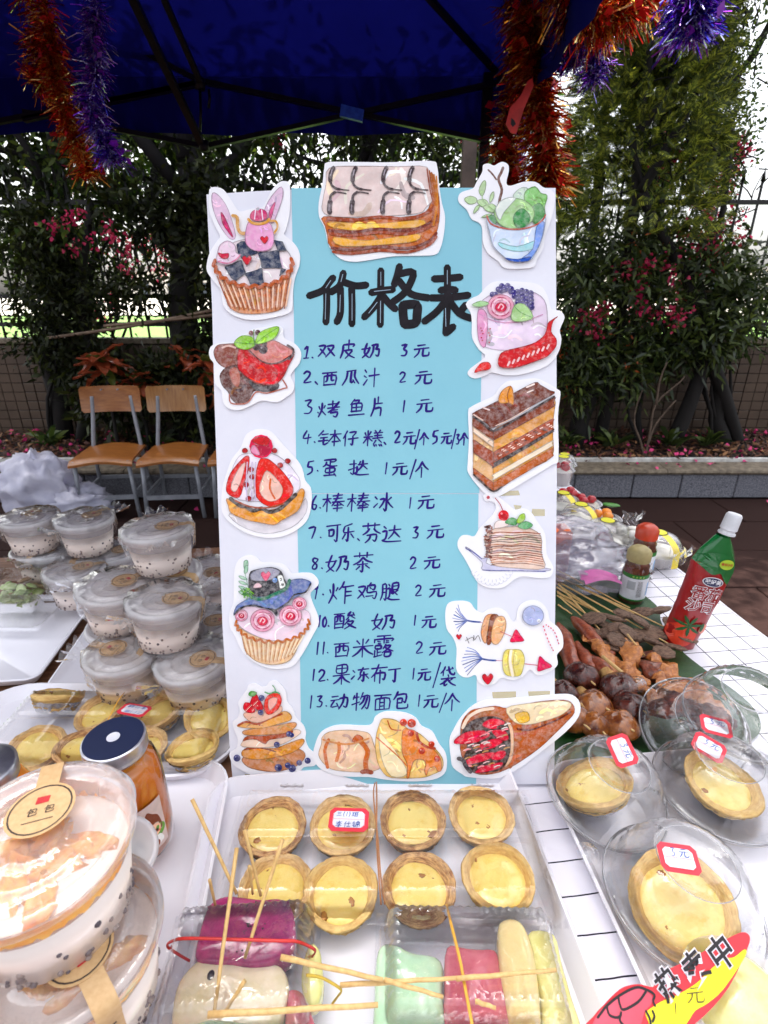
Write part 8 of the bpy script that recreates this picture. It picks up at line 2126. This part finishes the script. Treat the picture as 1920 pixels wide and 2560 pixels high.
# beef skewers: handles top left, meat to the right
BS = [((1392, 1450), (1720, 1520)), ((1392, 1462), (1700, 1560)), ((1392, 1478), (1690, 1600)), ((1400, 1475), (1640, 1560)), ((1394, 1492), (1650, 1640)), ((1396, 1470), (1600, 1580)), ((1400, 1500), (1590, 1600))]
MP = [[(1605, 1530), (1650, 1525), (1680, 1560), (1715, 1590)], [(1560, 1535), (1600, 1552), (1645, 1580), (1690, 1618)], [(1545, 1570), (1590, 1590), (1635, 1605), (1660, 1630)], [(1500, 1540), (1535, 1545), (1570, 1580)], [(1520, 1580), (1545, 1600), (1620, 1588)], [(1485, 1545), (1500, 1580), (1530, 1615)], [(1510, 1560), (1560, 1600)]]
for i, ((A, B), ms) in enumerate(zip(BS, MP)):
    # sticks point at their own meat
    B = ms[-1]; B = (B[0] + 14, B[1] + 10)
    t, a, d = skew('beef_skewer', ('top beef skewer, its last slice touching the ketchup pouch', 'beef skewer just below the top one', 'beef skewer of four slices through the middle of the heap', 'short beef skewer starting nearest the spice jar', 'beef skewer at the left of the heap', 'beef skewer lying above the long sausage', 'beef skewer of two slices near the chicken tips')[i], 'skewer', (A[0], A[1] - 10 + 0), B, LZ + .020 + .004 * (i % 3), LZ + .012 + .003 * (i % 2), 'beef skewers on the banana leaf')
    for k, (u, v) in enumerate(ms):
        q = onz(u, v, LZ + .016 + .006 * ((i + k) % 3)) - t.location
        M = Matrix.Rotation(random.uniform(-.6, .6), 3, 'Z') @ Matrix.Rotation(random.uniform(-.5, .3), 3, 'X') @ Matrix.Rotation(random.uniform(-.4, .4), 3, 'Y')
        mb = MB(); mb.blob(q, (.021 * random.uniform(.8, 1.15), .015 * random.uniform(.85, 1.2), .0045), M, amp=.26, freq=2.2, seed=i * 7 + k, seg=22, rings=12); obj('meat_slice', mb, m_meat, t)
for (a, b_, lb) in (((1395, 1512), (1430, 1535), 'thin stick above the sausages'), ((1393, 1425), (1575, 1520), 'upper stick of the fanned bundle'), ((1393, 1440), (1585, 1535), 'second stick of the fanned bundle'), ((1393, 1478), (1480, 1545), 'third stick of the fanned bundle'), ((1393, 1488), (1465, 1548), 'lowest stick of the fanned bundle')):
    stick(lb, onz(a[0], a[1], LZ + .02), onz(b_[0], b_[1], LZ + .014), .0016, 'fanned skewer ends')
def rope(t, pts, rads, name, m_, amp=.1, squash=.85, seed=0, seg=18):
    q = smooth_path([onz(*p) - t.location for p in pts], 6)
    n_ = len(q); R_ = []
    for i in range(n_):
        s_ = i / (n_ - 1); k = s_ * (len(rads) - 1); j = min(int(k), len(rads) - 2); r = rads[j] * (1 - (k - j)) + rads[j + 1] * (k - j)
        R_.append(r)
    mb = MB(); mb.tube(q, R_, seg, caps=True, squash=squash)
    out_ = []
    for (x, y, z) in mb.v:
        k = mnoise.noise(Vector((x * 60, y * 60, z * 60 + seed * 4))); out_.append((x + amp * .02 * k, y + amp * .02 * mnoise.noise(Vector((x * 70, seed, z * 70))), z + amp * .02 * k))
    mb.v = out_
    return obj(name, mb, m_, t)
for i, (pts, r) in enumerate((([(1470, 1640, LZ + .012), (1500, 1665, LZ + .018), (1520, 1700, LZ + .014)], [.005, .011, .012, .006]), ([(1395, 1560, LZ + .02), (1415, 1600, LZ + .026), (1425, 1640, LZ + .026), (1440, 1690, LZ + .02)], [.004, .011, .0125, .0125, .012, .006]), ([(1430, 1545, LZ + .016), (1460, 1570, LZ + .018), (1490, 1605, LZ + .018), (1535, 1640, LZ + .014)], [.004, .010, .011, .011, .010, .005]),
                              ([(1440, 1610, LZ + .014), (1460, 1640, LZ + .014), (1475, 1670, LZ + .014), (1488, 1685, LZ + .013)], [.006, .011, .012, .011, .005]), ([(1380, 1570, LZ + .01), (1400, 1590, LZ + .01), (1412, 1640, LZ + .01)], [.006, .011, .011, .006]))):
    a = onz(*pts[0]); t = thing('sausage_skewer', ('short sausage between the long one and the mushroom caps', 'fat sausage nearest the board on a stick', 'long straight sausage slanting towards the beef', 'sausage lying under the fat one', 'sausage half hidden by the board')[i], 'sausage', a, group='grilled sausages')
    rope(t, pts, r, 'sausage', m_saus, .12, .95, i)
    e = onz(*pts[-1]) - t.location; f_ = onz(*pts[-2]) - t.location; mb = MB(); dd = (e - f_).normalized(); mb.tube([e - dd * .01, e + dd * .022], .0015, 6); obj('stick', mb, m_stick, t)
# chicken strips
CH = [([(1455, 1590, LZ + .02), (1490, 1610, LZ + .024), (1515, 1640, LZ + .022), (1530, 1680, LZ + .016)], [.003, .006, .012, .013, .006]), ([(1565, 1600, LZ + .026), (1575, 1630, LZ + .024), (1580, 1665, LZ + .018)], [.004, .014, .019, .013]),
      ([(1530, 1650, LZ + .014), (1560, 1665, LZ + .020), (1590, 1690, LZ + .018), (1605, 1705, LZ + .012)], [.006, .013, .014, .008]), ([(1610, 1650, LZ + .018), (1625, 1675, LZ + .020), (1650, 1700, LZ + .016)], [.008, .015, .014, .008]),
      ([(1620, 1640, LZ + .022), (1650, 1665, LZ + .024), (1670, 1690, LZ + .018), (1690, 1710, LZ + .012)], [.004, .010, .011, .006]), ([(1660, 1655, LZ + .012), (1680, 1690, LZ + .014), (1710, 1715, LZ + .014), (1740, 1735, LZ + .010)], [.007, .013, .014, .008]),
      ([(1670, 1710, LZ + .014), (1710, 1730, LZ + .016), (1750, 1750, LZ + .014), (1790, 1765, LZ + .010)], [.007, .014, .015, .011, .005]), ([(1590, 1700, LZ + .016), (1615, 1730, LZ + .018), (1640, 1755, LZ + .014)], [.006, .012, .011, .006]),
      ([(1720, 1700, LZ + .010), (1750, 1725, LZ + .012), (1780, 1755, LZ + .010)], [.006, .012, .012, .006]), ([(1640, 1720, LZ + .010), (1670, 1740, LZ + .012), (1700, 1765, LZ + .010)], [.008, .014, .014, .008]), ([(1595, 1635, LZ + .012), (1620, 1640, LZ + .014), (1650, 1635, LZ + .012)], [.006, .011, .011, .006]), ([(1500, 1690, LZ + .010), (1520, 1715, LZ + .014), (1535, 1740, LZ + .012)], [.006, .010, .011, .006]), ([(1630, 1690, LZ + .026), (1665, 1705, LZ + .028), (1700, 1735, LZ + .022)], [.004, .010, .011, .005]), ([(1735, 1740, LZ + .018), (1775, 1762, LZ + .018), (1815, 1800, LZ + .012)], [.006, .012, .013, .007]), ([(1550, 1680, LZ + .026), (1585, 1690, LZ + .028), (1615, 1715, LZ + .022)], [.004, .011, .012, .006])]
NMS = ['pale twisted chicken strip next to the long sausage', 'upright golden chicken piece with a crisp pointed top', 'flat chicken piece below the pointed one', 'dark-edged chicken piece in the centre of the heap', 'thin curled chicken strip over the centre', 'chicken strip at the right of the heap', 'long chicken strip ending near the tilted tub', 'chicken strip beside the wooden stick', 'small chicken strip at the outer right', 'chicken piece tucked behind the tub tab', 'charred chicken end beside the beef', 'small chicken strip between the dark mushroom caps', 'chicken strip lying on top at the right of the heap', 'broad chicken strip at the lower right end of the heap', 'glossy chicken strip across the middle of the heap']
for i, (pts, r) in enumerate(CH):
    a = onz(*pts[0]); t = thing('chicken_strip', NMS[i], 'chicken', a, group='fried chicken strips on the leaf')
    rope(t, pts, r, 'meat', m_chk if i not in (3, 10) else m_chkd, .55, .6, i + 3, 20)
    if i == 1:
        mb = MB(); mb.tube([onz(1568, 1585, LZ + .045) - t.location, onz(1612, 1640, LZ + .02) - t.location], .0016, 6); obj('stick', mb, m_stick, t)
    if i == 7:
        mb = MB(); mb.tube([onz(1505, 1640, LZ + .04) - t.location, onz(1585, 1705, LZ + .025) - t.location], .0028, 7); obj('stick', mb, m_stick, t)
# mushrooms on sticks
MU = [((1452, 1688), .034, m_mush, (.1, .1), 'round dark shiitake cap, upper left of the mushrooms'), ((1545, 1715), .036, m_mush, (.1, -.1), 'round dark shiitake cap beside the long stick'), ((1484, 1765), .036, m_mushl, (.2, .1), 'glossy toffee-brown mushroom at the left front'), ((1578, 1768), .035, m_mush, (.1, 0), 'glossy dark red-brown mushroom at the front centre'), ((1555, 1815), .034, m_mushl, (.2, 0), 'tan mushroom just above the domed tub'), ((1408, 1735), .03, m_mush, (0, 0), 'mushroom half behind the board edge'), ((1475, 1812), .026, m_mushl, (0, .3), 'small tan mushroom low at the left'), ((1440, 1800), .026, m_mushl, (0, 0), 'orange-brown mushroom beside the crepe cut-out')]
for i, ((u, v), r, m_, tl, lb) in enumerate(MU):
    p = onz(u, v, LZ + .02)
    r *= .78
    t = thing('grilled_mushroom', lb, 'mushroom', (p.x, p.y, LZ + .004), (tl[0], tl[1], i), 'grilled mushrooms on sticks')
    mb = MB(); mb.lathe([(0, .016), (r * .5, .010), (r * .8, .006), (r * .96, .009), (r, .014), (r * .93, .021), (r * .7, .029), (r * .45, .0332), (r * .2, .0348), (r * .06, .0352), (0, .0352)], 30, lambda rr, z, an, k: (rr * (1 + .07 * math.cos(an * 2 + i) + .04 * mnoise.noise(Vector((math.cos(an) * 2, math.sin(an) * 2, i)))), z + .0015 * math.cos(an * 3 + i))); obj('cap', mb, m_, t)
    mb = MB(); e_ = Matrix.Rotation(-i, 3, 'Z') @ Vector((-.012, .032, 0)); mb.tube([Vector((0, 0, .012)), e_ * .5 + Vector((0, 0, .014)), e_ + Vector((0, 0, .018))], [r * .36, r * .42, r * .30], 12); obj('stem', mb, m_stem, t)
    e2 = Matrix.Rotation(-i, 3, 'Z') @ Vector((.006, -.02, 0)); mb = MB(); mb.tube([Vector((0, 0, .02)), e2 * 1.35 + Vector((0, 0, .026))], .0014, 6); obj('stick', mb, m_stick, t)

# ------------------------------------------------------------------ ketchup pouch
kp = onz(1690, 1606, TC)
PY = kp.y
pou = thing('ketchup_pouch', 'tall red and green tomato sauce squeeze pouch with a white cap', 'sauce pouch', (kp.x, kp.y, TC), (math.radians(-3), math.radians(10), math.radians(-6)))
m_kr = pm('red_film', (.64, .06, .07), .3, c2=(.52, .03, .04), nscale=8, bump=.35, bscale=18, coat=.4); m_kg = pm('green_film', (.06, .40, .18), .25, c2=(.05, .33, .14), nscale=8, bump=.35, bscale=18, coat=.4)
Hp = .205
def ph(t_): return .036 * (1 - .22 * (1 - t_) ** 1.3) if t_ < .72 else .036 * (1 - ((t_ - .72) / .28) ** 1.6 * .72)
def pd(t_): return .019 * (1 - .55 * t_) + .002
def pouchf(t0, t1, off=0):
    def f(u, v):
        t_ = t0 + (t1 - t0) * v; a = 6.2832 * u; w_ = ph(t_); d_ = pd(t_) + off
        x = w_ * math.copysign(abs(math.cos(a)) ** .85, math.cos(a)); y = d_ * math.sin(a)
        x += .0012 * wob(t_ * 12, a); y += .002 * wob(a * 2, t_ * 9, 3) * abs(math.sin(a))
        return (x + .004 * math.sin(t_ * 3), y, Hp * t_ + .001)
    return f
mb = MB(); mb.grid(pouchf(0, .76), 40, 30); obj('red_body', mb, m_kr, pou)
mb = MB(); mb.grid(pouchf(.76, 1.0), 40, 16); obj('green_top', mb, m_kg, pou)
mb = MB(); mb.tube([(.004, 0, Hp - .004), (.004, 0, Hp + .014)], .0085, 16); obj('neck', mb, m_kg, pou)
mb = MB(); mb.lathe([(.0, .040), (.0100, .040), (.0118, .037), (.0125, .016), (.0128, .014), (.0108, .012), (.0108, .009), (.0128, .008), (.0128, .005), (.0, .005)], 24, c=(.004, 0, Hp)); autosmooth(obj('screw_cap', mb, pm('white_cap', (.92, .92, .94), .35), pou))
def front(x, z, off=.0006):
    t_ = max(0, min(1, z / Hp)); w_ = ph(t_); q = max(-1, min(1, (x - .004 * math.sin(t_ * 3)) / w_)); return (x, -(pd(t_) * math.sqrt(max(0, 1 - abs(q) ** 2.3))) - off - .0012, z)
def pdec(name, pts, m_, off=.0008, k=3, par=None):
    P = smooth_path(pts, k, True); cx, cy = sum(q.x for q in P) / len(P), sum(q.y for q in P) / len(P)
    mb = MB(); n_ = len(P); vs = [front(cx, cy, off)]
    for f_ in (.5, 1): vs += [front(cx + (q.x - cx) * f_, cy + (q.y - cy) * f_, off) for q in P]
    mb.add(vs, [(0, 1 + i, 1 + (i + 1) % n_) for i in range(n_)] + [(1 + i, 1 + n_ + i, 1 + n_ + (i + 1) % n_, 1 + (i + 1) % n_) for i in range(n_)]); return obj(name, mb, m_, pou, smooth=False)
pdec('green_shoulder', [(-.033, .160), (-.020, .152), (0, .142), (.014, .146), (.024, .134), (.034, .130), (.034, .16), (.024, .175), (0, .18), (-.024, .172)], m_kg)
pdec('yellow_badge', bl(.017, .163, .0125, .0085, 12), pm('lime_badge', (.72, .84, .22), .35), .0016)
m_kw = pm('white_print', (.93, .92, .93), .4); m_kn = pm('navy_print', (.12, .14, .32), .4)
pdec('brand_oval', bl(.006, .130, .017, .0085, 12), m_kw, .0018); pdec('brand_oval_core', bl(.006, .130, .0155, .0072, 12), m_kn, .0022)
def ptext(s_, cx, cz, size, m_, off, bold, nm, rot=0):
    cu = bpy.data.curves.new('t', 'FONT'); cu.body = s_; cu.size = size; cu.align_x = 'CENTER'; cu.align_y = 'CENTER'; cu.resolution_u = 2; cu.offset = bold
    o = bpy.data.objects.new('t', cu); COL.objects.link(o); me = bpy.data.meshes.new_from_object(o.evaluated_get(bpy.context.evaluated_depsgraph_get())); mb = MB(); c, s2 = math.cos(rot), math.sin(rot)
    mb.add([front(cx + q.co.x * c - q.co.y * s2, cz + q.co.x * s2 + q.co.y * c, off) for q in me.vertices], [tuple(pp.vertices) for pp in me.polygons])
    bpy.data.objects.remove(o); bpy.data.curves.remove(cu); bpy.data.meshes.remove(me); return obj(nm, mb, m_, pou, smooth=False)
ptext('味好美', .006, .130, .0088, m_kw, .0026, .0002, 'brand_lettering'); ptext('番茄', .004, .106, .024, m_kw, .0018, .0011, 'product_lettering'); ptext('沙司', .002, .082, .023, m_kw, .0018, .0011, 'product_lettering')
ptext('番茄', .004, .106, .024, m_kr, .0024, .0002, 'product_lettering_core'); ptext('沙司', .002, .082, .023, m_kr, .0024, .0002, 'product_lettering_core')
ptext('番茄沙司', .017, .163, .0050, pm('badge_red', (.75, .2, .15), .4), .0022, .0001, 'badge_lettering')
m_tom = pm('tomato_print', (.88, .28, .16), .3, c2=(.80, .18, .12), nscale=30); m_cal = pm('calyx_print', (.12, .34, .14), .4)
pdec('printed_tomato', bl(-.008, .028, .022, .022, 12), m_tom, .0014)
for k in range(7):
    a = k * .9 + .3; pdec('printed_leaf', [(-.004, .046), (-.004 + .012 * math.cos(a + .25), .046 + .011 * math.sin(a + .25)), (-.004 + .024 * math.cos(a), .046 + .020 * math.sin(a)), (-.004 + .012 * math.cos(a - .25), .046 + .011 * math.sin(a - .25))], m_cal, .0019 + .00005 * k, 2)
pdec('printed_tomato', bl(.022, .044, .008, .009, 10), pm('cut_tomato', (.93, .55, .45), .4), .0016); pdec('printed_leaf', bl(.018, .047, .0035, .008, 8), m_cal, .0022)
# ------------------------------------------------------------------ spice jars
m_spice = pm('chilli_powder', (.58, .30, .16), .7, c2=(.40, .18, .10), nscale=90, bump=.4, bscale=300)
def spice(label, u, v, h_, r, capm, capd=.6):
    p = onz(u, v, TC); t = thing('spice_jar', label, 'spice jar', (p.x, p.y + r, TC + .001), group='spice jars by the plastic bag')
    mb = MB(); mb.lathe([(0, .001), (r - .002, .001), (r - .001, .004), (r - .001, h_ * .60), (r * .8, h_ * .67), (0, h_ * .67)], 32); obj('spice', mb, m_spice, t)
    mb = MB(); mb.lathe([(0, 0), (r, 0), (r + .001, .004), (r + .001, h_ * .58), (r * .93, h_ * .64), (r * .97, h_ * .68), (r * .80, h_ * .74), (r * .78, h_ * .80)], 36); obj('glass', mb, m_glass, t)
    mb = MB(); mb.lathe([(r * .86, h_ * .755), (r * .93, h_ * .76), (r * .95, h_ * .90), (r * .86, h_ * .92), (r * .84, h_ * .94), (r * .55, h_ * .985), (0, h_)], 36, lambda rr, z, an, i: (rr * (1 + (.012 * math.cos(40 * an) if i in (1, 2) else 0)), z)); autosmooth(obj('cap', mb, capm, t), 50)
    R2 = r + .0016
    def pan(name, a0, a1, z0, z1, m_, par, off=0):
        mb = MB(); mb.grid(lambda U, V: ((R2 + off) * math.cos(a0 + (a1 - a0) * U), (R2 + off) * math.sin(a0 + (a1 - a0) * U), z0 + (z1 - z0) * V), 24, 1); return obj(name, mb, m_, par)
    lb_ = pan('paper_label', -3.1, .1, h_ * .12, h_ * .50, pm('spice_label', (.90, .91, .93), .5), t)
    pan('green_band', -3.1, .1, h_ * .50, h_ * .57, pm('spice_green', (.16, .50, .18), .5), t); pan('green_band', -3.1, .1, h_ * .09, h_ * .12, MATS['spice_green'], t)
    pan('ingredient_panel', -2.5, -1.9, h_ * .30, h_ * .45, pm('panel_grey', (.70, .72, .74), .5), lb_, .0003)
    mb = MB()
    for k in range(13):
        a = -1.75 + k * .03; ww = .010 * (.4 + .8 * ((k * 7) % 3) / 2)
        mb.add([((R2 + .0004) * math.cos(a + s1), (R2 + .0004) * math.sin(a + s1), z) for s1, z in ((0, h_ * .17), (ww, h_ * .17), (ww, h_ * .46), (0, h_ * .46))], [(0, 1, 2, 3)])
    o = obj('barcode', mb, m_print, lb_, smooth=False); o['kind'] = 'stuff'
    pan('blue_figure', -.9, -.6, h_ * .18, h_ * .42, pm('label_blue', (.55, .72, .88), .5), lb_, .0003)
    mb = MB()
    for k in range(4): write(mb, '米' if k % 2 else '西', -.010 + .0062 * k, -.0, .0042, .0042, .0006, 0, lambda X, Y: (X, -Y), jit=1)
    q = MB(); q.add([((R2 + .0005) * math.cos(-1.75 + x / R2), (R2 + .0005) * math.sin(-1.75 + x / R2), h_ * .535 + y) for x, y, z in mb.v], mb.f); obj('band_lettering', q, pm('lime_print', (.75, .85, .45), .5), t, smooth=False)
    return t
spice('spice jar with olive-khaki cap and green and white label', 1588, 1516, .118, .0235, pm('khaki_cap', (.66, .60, .40), .5, c2=(.6, .54, .36), nscale=60, bump=.3, bscale=400))
spice('taller spice jar with a red cap behind the khaki-capped one', 1606, 1462, .128, .0235, pm('red_cap', (.80, .26, .14), .35))
# ------------------------------------------------------------------ clear bag of bags behind the board's right edge
m_pbag = clear('soft_poly_bag', haze=.34, rough=.2, bump=.5, bscale=14, hazec=(.84, .82, .90), boost=1.5, base=.03)
pq = onz(1470, 1420, TC + .03)
mb = crumple((pq.x, pq.y, TC + .036), (.098, .062, .036), .28, 1.5, 9, 56, 36, flat=TC + .001); solo('poly_bag', mb, m_pbag, 'crumpled see-through plastic bag with a pink print beside the spice jars', 'plastic bag')
mb = crumple((pq.x - .03, pq.y + .07, TC + .05), (.09, .06, .05), .22, 1.3, 12, 56, 36, flat=TC + .001); solo('poly_bag', mb, m_pbag, 'pile of flat clear bags behind the pink-printed one', 'plastic bag')
q = onz(1500, 1432, TC + .062); mb = MB(); mb.grid(lambda u, v: (q.x - .035 + .07 * u, q.y - .025 + .05 * v * (1 - .4 * u), q.z - .012 + .010 * math.sin(u * 3.1) + .004 * math.sin(v * 9)), 12, 10); solo('napkin', mb, pm('bright_pink_paper', (.96, .52, .78), .5, transl=.3), 'bright pink paper crumpled inside the clear bag', 'paper')
q = onz(1400, 1420, TC); mb = MB(); mb.box((q.x - .02, q.y, TC + .05), (.06, .05, .10), bev=.006); solo('juice_carton', mb, pm('orange_carton', (.93, .42, .16), .4), 'orange carton mostly hidden behind the right board edge', 'carton', smooth=False)
# ------------------------------------------------------------------ dessert cups and domes along the right-hand table
m_cream = pm('whipped_cream', (.93, .92, .90), .5, c2=(.88, .86, .80), bump=.4, bscale=250); m_straw = pm('strawberry', (.78, .14, .18), .3, c2=(.62, .08, .12), nscale=50, coat=.4, bump=.5, bscale=150)
m_orng = pm('orange_wedge', (.95, .58, .14), .3, c2=(.92, .5, .1), nscale=30, coat=.4); m_lf = pm('mint_leaf', (.28, .55, .18), .4); m_lime = pm('yellow_label', (.90, .88, .20), .5, c2=(.84, .82, .16)); m_ystrap = pm('yellow_strap', (.95, .88, .28), .5, c2=(.93, .82, .3), nscale=60)
def fruit_dome(label, u, v, z, R=.048, H=.035, lab=True, strap=None, fruit=None, cuph=.03, seed=0):
    p = onz(u, v, z + cuph); t = thing('dessert_tub', label, 'dessert tub', (p.x, p.y, z), group='domed dessert tubs along the right table')
    mb = MB(); mb.lathe([(0, .001), (R * .74, .001), (R * .95, cuph), (R, cuph)], 36); obj('tub', mb, m_cup, t)
    mb = MB(); mb.lathe([(0, .003), (R * .70, .003), (R * .88, cuph * .85), (R * .5, cuph * 1.15), (0, cuph * 1.2)], 28, lambda r, zz, an, i: (r, zz + (.006 * mnoise.noise(Vector((r * 50 * math.cos(an), r * 50 * math.sin(an), seed))) if i > 1 else 0))); obj('cream', mb, m_cream, t)
    mb = MB(); mb.lathe([(R + .001, cuph - .002), (R + .002, cuph + .002), (R * .95, cuph + .003), (R * .90, cuph + H * .4), (R * .72, cuph + H * .78), (R * .42, cuph + H * .96), (0, cuph + H)], 44); obj('dome', mb, m_clear, t)
    if lab:
        zt_ = cuph + H + .0015
        mb = MB(); mb.slab([(.017 * math.cos(k * .3) * (1 + .07 * (k % 2)), .017 * math.sin(k * .3) * (1 + .07 * (k % 2))) for k in range(21)], zt_ - .0005, zt_); lb_ = obj('scalloped_label', mb, m_print, t, smooth=False)
        mb = MB(); mb.slab([(.0152 * math.cos(k * .3), .0152 * math.sin(k * .3)) for k in range(21)], zt_ + .0002, zt_ + .0004); obj('yellow_face', mb, m_lime, lb_, smooth=False)
        if strap is not None:
            a = strap; mb = MB()
            def sf(U, V):
                th = U * 1.45; rr = (R + .004) * math.sin(th); zz = cuph + (H + .002) * math.cos(th) ** .8 if th < 1.45 else cuph; zz = max(zz, cuph - .012)
                return (math.cos(a) * rr - math.sin(a) * (V - .5) * .017, math.sin(a) * rr + math.cos(a) * (V - .5) * .017, zz - (.02 if U > .99 else 0))
            mb.grid(sf, 14, 2); s_ = obj('yellow_strap', mb, m_ystrap, t)
    for k in range(3 if fruit else 0):
        mb = MB(); a = seed + k * 2.1; mb.blob((.016 * math.cos(a), .016 * math.sin(a), cuph + .012), (.013, .011, .011), amp=.15, seed=k); obj('fruit', mb, fruit, t)
    return t
FD = [(1409, 1160, TC, 'farthest tub beside the board with a yellow label', .044, .034, True, None, None), (1421, 1240, TC + .01, 'tub topped with a whole strawberry', .044, .004, False, None, m_straw), (1462, 1258, TC, 'tub with a strawberry half on white cream', .044, .004, False, None, m_straw), (1405, 1262, TC + .0, 'domed tub with yellow label and strap next to the board', .046, .034, True, -1.2, None),
      (1448, 1296, TC, 'domed tub with yellow label, second from the board', .048, .038, True, -1.1, None), (1508, 1296, TC, 'tub topped with orange wedges and a green leaf', .044, .004, False, None, m_orng), (1512, 1345, TC + .002, 'large clear dome with a yellow scalloped label', .058, .044, True, None, None), (1570, 1342, TC, 'cream tub in a twisted clear wrapper', .044, .02, False, None, m_cream), (1640, 1372, TC + .002, 'domed tub with a long yellow strap behind the red-capped jar', .056, .040, True, -1.3, None), (1440, 1340, TC, 'clear dome half behind the plastic bags', .050, .036, False, None, None)]
for i, (u, v, z, lb, R, H, la, stp, fr_) in enumerate(FD): fruit_dome(lb, u, v, z, R, H, la, stp, fr_, seed=i)
fruit_dome('white pudding cup with a pointed dome at the far end of the table', 1405, 1175, TC + .035, .036, .04, True, None, m_straw, .045, 5)
q = onz(1528, 1262, TC + .05); mb = MB(); mb.blob(q, (.022, .012, .004), Matrix.Rotation(-.3, 3, 'Z'), amp=.2); solo('mint_leaf', mb, m_lf, 'green leaf lying over the orange wedges', 'leaf')
for i, (u, v, s_, lb) in enumerate(((1580, 1300, .035, 'crinkled clear wrapper end sticking up at the table edge'), (1700, 1390, .034, 'shiny wrapper end beside the long yellow strap'))):
    q = onz(u, v, TC + .05)
    mb = MB(); mb.grid(lambda a, b: (q.x + (a - .5) * s_ * (.6 + b) + .004 * math.sin(b * 9), q.y + .012 * math.sin(a * 22) * b, q.z - .02 + s_ * 1.1 * b + .004 * math.sin(a * 15)), 24, 10); solo('wrapper_end', mb, m_film, lb, 'wrapper')
# salad box at the left edge
p = onz(80, 1470, TC + .05)
clamshell('clear salad box cut off by the left edge', (p.x - .03, p.y, TC + .016), .12, .10, .04, (1, 1), lidH=.03, tubH=.03)
mb = MB()
for k in range(40):
    mb.blob((p.x - .03 + random.uniform(-.045, .045), p.y + random.uniform(-.035, .035), TC + .036 + random.uniform(-.01, .015)), (.012, .009, .004), Matrix.Rotation(random.random() * 6, 3, 'Z') @ Matrix.Rotation(random.random(), 3, 'X'), amp=.4, seed=k, seg=8, rings=5)
o = solo('salad', mb, pm('salad_leaf', (.55, .66, .30), .5, c2=(.80, .82, .66), c3=(.55, .16, .14), nscale=60, island=.3), 'mixed green salad inside the box at the left edge', 'salad'); o['kind'] = 'stuff'
p = onz(95, 1540, TC + .03)
clamshell('second clear box at the left edge, below the salad', (p.x - .03, p.y - .0, TC + .016), .12, .09, .04, (1, 1), lidH=.022, tubH=.02)
print('TRIS', sum(len(p.vertices) - 2 for o in bpy.data.objects if o.type == 'MESH' for p in o.data.polygons))
